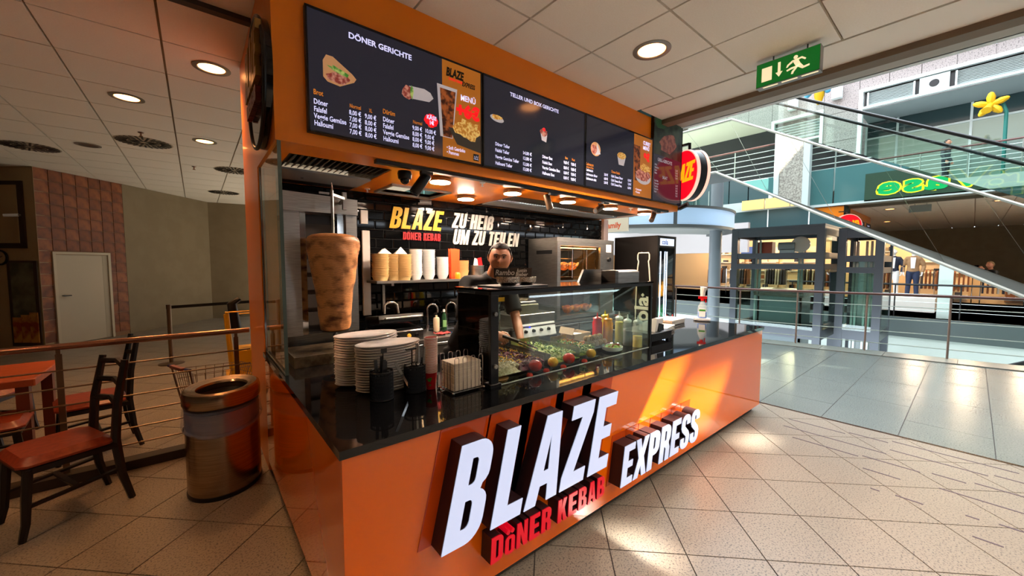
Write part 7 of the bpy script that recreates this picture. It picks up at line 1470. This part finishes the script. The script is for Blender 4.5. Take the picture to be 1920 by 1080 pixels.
def headgeo(c, face, upv, s):
    """returns (head MB, hair MB, brow MB, eyes MB, iris MB, mouth MB) ; s = scale (1 = 0.24 m tall)"""
    f = Vector(face).normalized(); u = Vector(upv); u = (u - f * u.dot(f)).normalized(); r = u.cross(f) * -1.0; r = f.cross(u)
    M = Matrix(((r.x, f.x, u.x, c[0]), (r.y, f.y, u.y, c[1]), (r.z, f.z, u.z, c[2]), (0, 0, 0, 1))) @ Matrix.Scale(s, 4)
    nu, nv = 44, 34
    def surf(a, p, k=1.0):
        x, y, z = sin(p) * cos(a), sin(p) * sin(a), cos(p)
        X, Y, Z = x * .087, y * .096, z * .116
        if Z < 0:
            q = -Z / .118; X *= 1 - .20 * q ** 1.8; Y *= 1 - .10 * q
            if y > 0: Y += .012 * q
        if y > 0:
            fr = y * y
            g_ = lambda cx, cz, w, h: math.exp(-((X - cx) / w) ** 2 - ((Z - cz) / h) ** 2)
            Y += fr * (.026 * g_(0, -.022, .012, .020) + .012 * g_(0, .0, .009, .022) + .007 * g_(0, .034, .05, .010) - .010 * (g_(.030, .012, .015, .012) + g_(-.030, .012, .015, .012))
                       + .007 * g_(0, -.060, .020, .007) + .006 * g_(0, -.074, .018, .007) - .004 * g_(0, -.067, .02, .003) + .012 * g_(0, -.100, .022, .014) + .006 * (g_(.045, -.02, .02, .02) + g_(-.045, -.02, .02, .02)) + .007 * (g_(.013, -.030, .007, .007) + g_(-.013, -.030, .007, .007)))
        return Vector((X * k, Y * k, Z * k))
    H = MB(); H.M = M; V = []; F = []
    for j in range(nv + 1):
        for i in range(nu): V.append(surf(2 * pi * i / nu, max(.001, min(pi - .001, pi * j / nv))))
    for j in range(nv):
        for i in range(nu): k_ = (i + 1) % nu; F.append((j * nu + i, j * nu + k_, (j + 1) * nu + k_, (j + 1) * nu + i))
    H.add(V, F)
    for sd in (-1, 1):
        H.tube([(sd * .084, -.004, .020), (sd * .092, -.014, .028), (sd * .095, -.018, .010), (sd * .091, -.012, -.012), (sd * .085, -.002, -.026)], [.005, .008, .008, .007, .005], 8)
    HR = MB(); HR.M = M; V = []; F = []; idx = {}
    for j in range(nv + 1):
        for i in range(nu):
            a = 2 * pi * i / nu; p = pi * j / nv; q = surf(a, max(.001, p)); y = sin(a)
            line = .076 if y > .35 else (.076 - (.35 - y) * .19 if y > -.3 else -.045)
            if q.z > line - .006:
                idx[(j, i)] = len(V); k_ = 1.05 + .10 * max(0, min(1, (q.z - line) / .02)); V.append(Vector((q.x * k_, q.y * k_, q.z * k_)) + Vector((random.uniform(-.0012, .0012),) * 3))
    for j in range(nv):
        for i in range(nu):
            k_ = (i + 1) % nu; ks = [(j, i), (j, k_), (j + 1, k_), (j + 1, i)]
            if all(x in idx for x in ks): F.append(tuple(idx[x] for x in ks))
    HR.add(V, F)
    BR = MB(); BR.M = M; EY = MB(); EY.M = M; IR = [MB(), MB()]; IR[0].M = IR[1].M = M; MO = MB(); MO.M = M
    for sd in (-1, 1):
        BR.tube([(sd * .012, .094, .030), (sd * .030, .091, .036), (sd * .050, .078, .030)], [.0035, .0045, .0025], 6)
        EY.ball((sd * .030, .0745, .011), .0115, 12); IR[(sd + 1) // 2].ball((sd * .029, .0835, .011), .0052, 10)
        BR.tube([(sd * .018, .086, .0165), (sd * .030, .0885, .021), (sd * .043, .080, .0155)], [.0015, .0022, .0015], 5)
    MO.tube([(-.026, .082, -.060), (-.012, .0945, -.0655), (0, .0965, -.0665), (.012, .0945, -.0655), (.026, .082, -.060)], [.0015, .003, .0035, .003, .0015], 6)
    return H, HR, BR, EY, IR, MO
def hand_geo(mb, wrist, d, palm_n, s=1.0, curl=.8, side=1):
    """palm, four fingers and thumb; d = pointing direction, palm_n = palm normal, side = thumb side"""
    d = Vector(d).normalized(); n = Vector(palm_n); n = (n - d * n.dot(d)).normalized(); w_ = d.cross(n) * side; p = Vector(wrist)
    vs = [(p, (.030 * s, .020 * s)), (p + d * .045 * s, (.040 * s, .019 * s)), (p + d * .085 * s, (.040 * s, .016 * s))]
    pts = [p - d * .01 * s, p + d * .03 * s, p + d * .065 * s, p + d * .092 * s]; V = []; F = []; m_ = 10
    for q, (a, c) in zip(pts, ((.026, .019), (.037, .018), (.043, .016), (.040, .012))):
        for k_ in range(m_): an = 2 * pi * k_ / m_; V.append(q + w_ * cos(an) * a * s + n * sin(an) * c * s)
    for i in range(3):
        for k_ in range(m_): q = (k_ + 1) % m_; F.append((i * m_ + k_, i * m_ + q, (i + 1) * m_ + q, (i + 1) * m_ + k_))
    F.append(tuple(range(m_))); F.append(tuple(range(3 * m_, 4 * m_))); mb.add(V, F)
    for k_, (off, ln) in enumerate(((.030, .072), (.010, .082), (-.011, .076), (-.031, .060))):
        a = p + d * .082 * s + w_ * off * s; pr = [a]; dd = d.copy(); ang = 0
        for seg in (.45, .32, .23): ang += curl * .75; dd = d * cos(ang) + n * sin(ang); a = a + dd * ln * seg * s; pr.append(a)
        mb.tube([p + d * .06 * s + w_ * off * s] + pr, [.010 * s, .0098 * s, .0092 * s, .0082 * s, .0062 * s], 8)
    a = p + d * .025 * s + w_ * .030 * s; b_ = a + (d * .6 + w_ * .6 + n * .35).normalized() * .038 * s; c_ = b_ + (d * .85 + w_ * .1 + n * .5).normalized() * .030 * s; mb.tube([a, b_, c_, c_ + (d * .8 + n * .6).normalized() * .02 * s], [.013 * s, .0115 * s, .010 * s, .007 * s], 8)
def person(name, label, J, face, skin_c, hair_c, shirt, trousers, shoes, s=1.0, sleeve='short', cat='person', hs=1.0, apron=None, bare_head=False, hands=((1, .8), (1, .8)), jacket_open=None, head_m=None):
    """J: dict of joints: pelvis, chest, neck, head, (l|r) sho elb wri, hip kne ank, hand dirs"""
    t = thing(name, label, cat, (J['ank_l'][0], J['ank_l'][1], J['base'])); j = {k_: Vector(v) for k_, v in J.items() if k_ != 'base'}
    SK = mat('skin_' + skin_c[0], skin_c[1], .5); 
    pel, che, nec = j['pelvis'], j['chest'], j['neck']; wa = j['sho_l'] - j['sho_r']; wa.z = 0; wa.normalize(); up_n = (che - pel).normalized(); hd = j['head']
    def torso(mb, g_):
        lo_ = pel - Vector((0, 0, .06 * s)); w0 = pel.lerp(che, .45); top = che.lerp(nec, .55)
        etube(mb, [(lo_, .13 * s + g_, .09 * s + g_), (pel, .162 * s + g_, .112 * s + g_), (w0, .142 * s + g_, .100 * s + g_), (che, .165 * s + g_, .112 * s + g_), (top, .150 * s + g_, .085 * s + g_), (che.lerp(nec, .85), .085 * s + g_, .066 * s + g_)], wa)
    def limb(mb, pts, rr, g_): mb.tube(pts, [r * s + g_ for r in rr], 14)
    bm_ = MB(); torso(bm_, -.004); bm_.tube([che.lerp(nec, .6), nec, nec.lerp(hd, .55), hd - Vector((0, 0, .02))], [.064 * s, .060 * s, .058 * s, .05 * s], 14)
    for sd in 'lr':
        S_, E_2, W_2 = j['sho_' + sd], j['elb_' + sd], j['wri_' + sd]
        limb(bm_, [che.lerp(S_, .35), S_, S_.lerp(E_2, .35), E_2], [.055, .058, .050, .041], 0); limb(bm_, [E_2.lerp(S_, .08), E_2, E_2.lerp(W_2, .3), W_2], [.040, .041, .043, .028], 0); limb(bm_, [E_2.lerp(W_2, .6), W_2, W_2 + j['hdir_' + sd].normalized() * .03], [.034, .028, .026], 0)
        h_, k2, a2 = j['hip_' + sd], j['kne_' + sd], j['ank_' + sd] + Vector((0, 0, .07 * s))
        limb(bm_, [h_ + Vector((0, 0, .06 * s)), h_.lerp(k2, .25), k2], [.085, .086, .056], -.003); limb(bm_, [k2 + Vector((0, 0, .03)), k2, k2.lerp(a2, .35), a2], [.054, .056, .055, .036], -.003)
    body = MB(); body.add(*remesh(bm_))
    H, HR, BR, EY, IR, MO = headgeo(j['head'], face, (0, 0, 1) if 'hup' not in j else j['hup'], hs)
    body.add(H.v, H.f)
    for k_, sd in enumerate('lr'): hand_geo(body, j['wri_' + sd], j['hdir_' + sd], j['hn_' + sd], s * .95, hands[k_][1], hands[k_][0])
    body.build('body', head_m or SK, t, fix=False)
    if not bare_head:
        HR.build('hair', noisy('hair_' + hair_c[0], tuple(int(c * .7) for c in hair_c[1]), hair_c[1], 120, .6), t); BR.build('eyebrows', mat('brow_' + hair_c[0], tuple(int(c * .6) for c in hair_c[1]), .7), t)
        EY.build('eyes', mat('eye_white', (214, 206, 200), .2), t); [q_.build('iris', mat('iris', (24, 16, 12), .1), t) for q_ in IR]; MO.build('mouth', mat('lips_' + skin_c[0], tuple(int(c * .7) for c in skin_c[1]), .5), t)
    # clothes follow the body a little larger
    bm_ = MB(); torso(bm_, .014); bm_.tube([che.lerp(nec, .6), nec, nec.lerp(hd, .12)], [.092 * s, .082 * s, .074 * s], 14)
    for sd in 'lr':
        S_, E_2, W_2 = j['sho_' + sd], j['elb_' + sd], j['wri_' + sd]; limb(bm_, [che.lerp(S_, .3), S_, S_.lerp(E_2, .35), S_.lerp(E_2, .80)], [.062, .062, .058, .056], .014); limb(bm_, [nec.lerp(che, .22), nec.lerp(che, .3).lerp(S_, .5), S_], [.055, .058, .058], .014)
        if sleeve != 'short': limb(bm_, [S_.lerp(E_2, .7), E_2, E_2.lerp(W_2, .35), E_2.lerp(W_2, .92)], [.050, .048, .046, .034], .012)
    b = MB(); b.add(*remesh(bm_)); b.build('shirt' if sleeve == 'short' else 'jacket', shirt, t, fix=False)
    bm_ = MB(); etube(bm_, [(pel - Vector((0, 0, .09 * s)), .13 * s, .09 * s), (pel - Vector((0, 0, .02)), .170 * s, .120 * s), (pel + up_n * .07 * s, .160 * s, .112 * s)], wa)
    for sd in 'lr': h_, k2, a2 = j['hip_' + sd], j['kne_' + sd], j['ank_' + sd] + Vector((0, 0, .05 * s)); limb(bm_, [h_ + Vector((0, 0, .06 * s)), h_.lerp(k2, .25), k2], [.088, .090, .066], .008); limb(bm_, [k2 + Vector((0, 0, .03)), k2, k2.lerp(a2, .35), a2], [.064, .066, .066, .056], .006)
    b = MB(); b.add(*remesh(bm_)); b.build('trousers', trousers, t, fix=False)
    for sd in 'lr':
        a = j['ank_' + sd]; fd = j.get('fdir', Vector((0, -1, 0))).normalized(); b = MB(); b.tube([a - fd * .05 * s + Vector((0, 0, .045 * s)), a + Vector((0, 0, .05 * s)), a + fd * .10 * s + Vector((0, 0, .038 * s)), a + fd * .17 * s + Vector((0, 0, .028 * s))], [.036 * s, .044 * s, .040 * s, .026 * s], 10); b.build('shoe', shoes, t)
    if apron: apron(t, j)
    return t
TEEB = mat('tee_black', (18, 17, 18), .8)
fdv = Vector((-1.9, -2.46, -.05))
def apron_fn(t, j):
    b = MB(); b.prism([(-.02, 0), (.075, 0), (.075, .035), (-.02, .035)], (1.575, 1.095, 1.36), (.97, -.22, 0), (0, 0, 1), (-.004, -.006, 0)); b.build('chest_print', mat('print_yellow', (226, 170, 20), .5), t, False)
person('person', 'man in black T-shirt with short dark hair working behind the counter, smiling', dict(base=0, pelvis=(1.50, 1.48, .95), chest=(1.53, 1.24, 1.36), neck=(1.525, 1.08, 1.575), head=(1.525, .985, 1.725), hup=(.02, -.06, 1),
    sho_l=(1.74, 1.16, 1.515), elb_l=(1.70, .98, 1.20), wri_l=(1.56, .76, 1.08), hdir_l=(-.1, -.35, -.8), hn_l=(-.8, -.3, .2), sho_r=(1.30, 1.13, 1.52), elb_r=(1.19, 1.02, 1.17), wri_r=(1.30, .74, 1.165), hdir_r=(.35, -.85, -.35), hn_r=(.5, -.2, -.8),
    hip_l=(1.60, 1.52, .86), kne_l=(1.62, 1.46, .48), ank_l=(1.64, 1.52, 0), hip_r=(1.40, 1.52, .86), kne_r=(1.38, 1.46, .48), ank_r=(1.36, 1.50, 0)), fdv, ('tan', (196, 130, 96)), ('dark', (56, 46, 40)), TEEB, mat('trousers_black', (20, 20, 22), .8), BLACK, s=1.03, hs=1.02, apron=apron_fn, hands=((-1, .5), (1, 1.5)))
t = thing('serving_tongs', 'steel salad tongs with black handle held over the left tray', 'tongs', (1.35, .62, 1.14)); b = MB(); b.bar((1.32, .68, 1.155), (1.37, .56, 1.125), .03, .018); b.build('grip', BLACK, t); b = MB(); b.bar((1.37, .56, 1.125), (1.42, .42, 1.09), .024, .006); b.bar((1.365, .56, 1.11), (1.40, .42, 1.078), .024, .006); b.build('blades', CHROME, t)
# knives hanging rack seen through the case
t = thing('knife_holder', 'steel rack of three hanging utensils behind the case glass', 'rack', (1.32, .80, 1.2)); b = MB(); b.box(1.12, 1.42, .845, .85, 1.23, 1.25); b.box(1.12, 1.42, .845, .85, 1.31, 1.33); b.box(1.12, 1.13, .845, .85, HC + .001, 1.33); b.box(1.41, 1.42, .845, .85, HC + .001, 1.33); b.build('rack', STEEL, t, False)
for i in range(3): b = MB(); x = 1.18 + i * .08; b.bar((x, .835, 1.20), (x + .055, .835, 1.37), .022, .006, (0, 1, 0)); b.build('utensil', STEEL, t)
# photographer (standing right behind the lens; seen in the mirror cladding)
fw2 = Vector((fw.x, fw.y, 0)).normalized(); rg = Vector((rt.x, rt.y, 0)).normalized(); pc = Vector((CAM.x, CAM.y, 0)) - fw2 * .52
Z_ = lambda z: Vector((0, 0, z))
tojd = dict(base=0, pelvis=pc - fw2 * .02 + Z_(.95), chest=pc + Z_(1.30), neck=pc + Z_(1.50), head=pc + fw2 * .03 + Z_(1.68), sho_l=pc - rg * .19 + Z_(1.42), sho_r=pc + rg * .19 + Z_(1.42), elb_l=pc - rg * .27 + fw2 * .12 + Z_(1.22), elb_r=pc + rg * .27 + fw2 * .12 + Z_(1.22),
    wri_l=pc - rg * .12 + fw2 * .33 + Z_(1.56), wri_r=pc + rg * .12 + fw2 * .33 + Z_(1.56), hdir_l=rg * .5 + fw2 * .3 + Z_(.6), hdir_r=-rg * .5 + fw2 * .3 + Z_(.6), hn_l=rg + fw2 * .2, hn_r=-rg + fw2 * .2,
    hip_l=pc - rg * .09 + Z_(.88), hip_r=pc + rg * .09 + Z_(.88), kne_l=pc - rg * .10 + Z_(.49), kne_r=pc + rg * .10 + Z_(.49), ank_l=pc - rg * .11, ank_r=pc + rg * .11, fdir=fw2)
person('person', 'person in black jacket with light hair holding up a phone, mirrored in escalator cladding', tojd, fw2, ('fair', (214, 150, 122)), ('fair', (150, 120, 80)), mat('jacket_black', (20, 20, 20), .7), mat('trousers_dark', (36, 36, 44), .8), BLACK, sleeve='long', hands=((1, .9), (-1, .9)))
t = thing('phone', 'black phone held by the photographer', 'phone', pc + fw2 * .42 + Z_(1.60)); b = MB(); b.obox(pc + fw2 * .425 + Z_(1.635), rg, (0, 0, 1), .078, .037, .004); b.build('case', BLACKG, t, False)
def standing(cx, cy, z0, fd, s, arms=.24):
    fd = Vector(fd).normalized(); r_ = Vector((fd.y, -fd.x, 0)); c = Vector((cx, cy, z0)); U = lambda a, b_, z: c + r_ * a * s + fd * b_ * s + Z_(z * s)
    return dict(base=z0, pelvis=U(0, 0, .95), chest=U(0, 0, 1.28), neck=U(0, 0, 1.49), head=U(0, .02, 1.66), sho_l=U(-.19, 0, 1.41), sho_r=U(.19, 0, 1.41), elb_l=U(-arms - .03, -.02, 1.12), elb_r=U(arms + .03, -.02, 1.12), wri_l=U(-arms, .10, .88), wri_r=U(arms, .10, .88),
                hdir_l=fd * .2 - Z_(1), hdir_r=fd * .2 - Z_(1), hn_l=r_, hn_r=-r_, hip_l=U(-.09, 0, .88), hip_r=U(.09, 0, .88), kne_l=U(-.10, .02, .49), kne_r=U(.10, .02, .49), ank_l=U(-.12, 0, 0), ank_r=U(.12, 0, 0), fdir=fd)
J_ = standing(20.4, -.68, 4.6, (-.3, -1, 0), .86)
person('person', 'man with dark hair in grey jacket walking along the upper gallery', J_, (-.3, -1, 0), ('fair', (0, 0, 0)), ('dark', (0, 0, 0)), mat('jacket_grey', (70, 72, 76), .7), mat('trousers_dark', (0, 0, 0)), BLACK, s=.86, hs=.9, sleeve='long')
t = thing('display_platform', 'low pale platform under the two shop mannequins', 'platform', (20, .2, 0)); b = MB(); b.box(19.4, 20.8, -.7, 1.3, .001, .50); b.build('block', WHITE, t, False)
MAN = mat('mannequin_white', (226, 222, 214), .35)
for (y, l_, m1, m2, fn) in ((.45, 'left mannequin in navy blazer and white trousers in the opposite shop', mat('navy', (28, 30, 46), .7), mat('white_trousers', (210, 206, 200), .7), 0), (-.08, 'right mannequin in tan jacket and blue trousers in the opposite shop', mat('tan_jacket', (150, 112, 74), .7), mat('blue_trousers', (30, 40, 66), .7), 1)):
    person('mannequin', l_, standing(20.0, y, .501, (-1, 0, 0), 1.0), (-1, 0, 0), ('plastic', (226, 222, 214)), ('none', (0, 0, 0)), m1, m2, MAN, sleeve='long', cat='mannequin', bare_head=True, head_m=MAN)
    tt = [o for o in bpy.data.objects if o.get('label') == l_][0]; b = MB(); b.prism([(-.05, 1.05), (.05, 1.05), (.07, 1.45), (-.07, 1.45)], (19.84, y, .5), (0, -1, 0), (0, 0, 1), (.03, 0, 0)); b.build('shirt_front', MAN, tt, False)
# small lamp glints for the kiosk spotlights
for (x, y, d_) in ((2.43, 1.34, (.15, -.25, -1)), (3.30, 1.36, (-.9, -.1, -.45)), (4.45, 1.34, (-.75, -.2, -.65))): pass
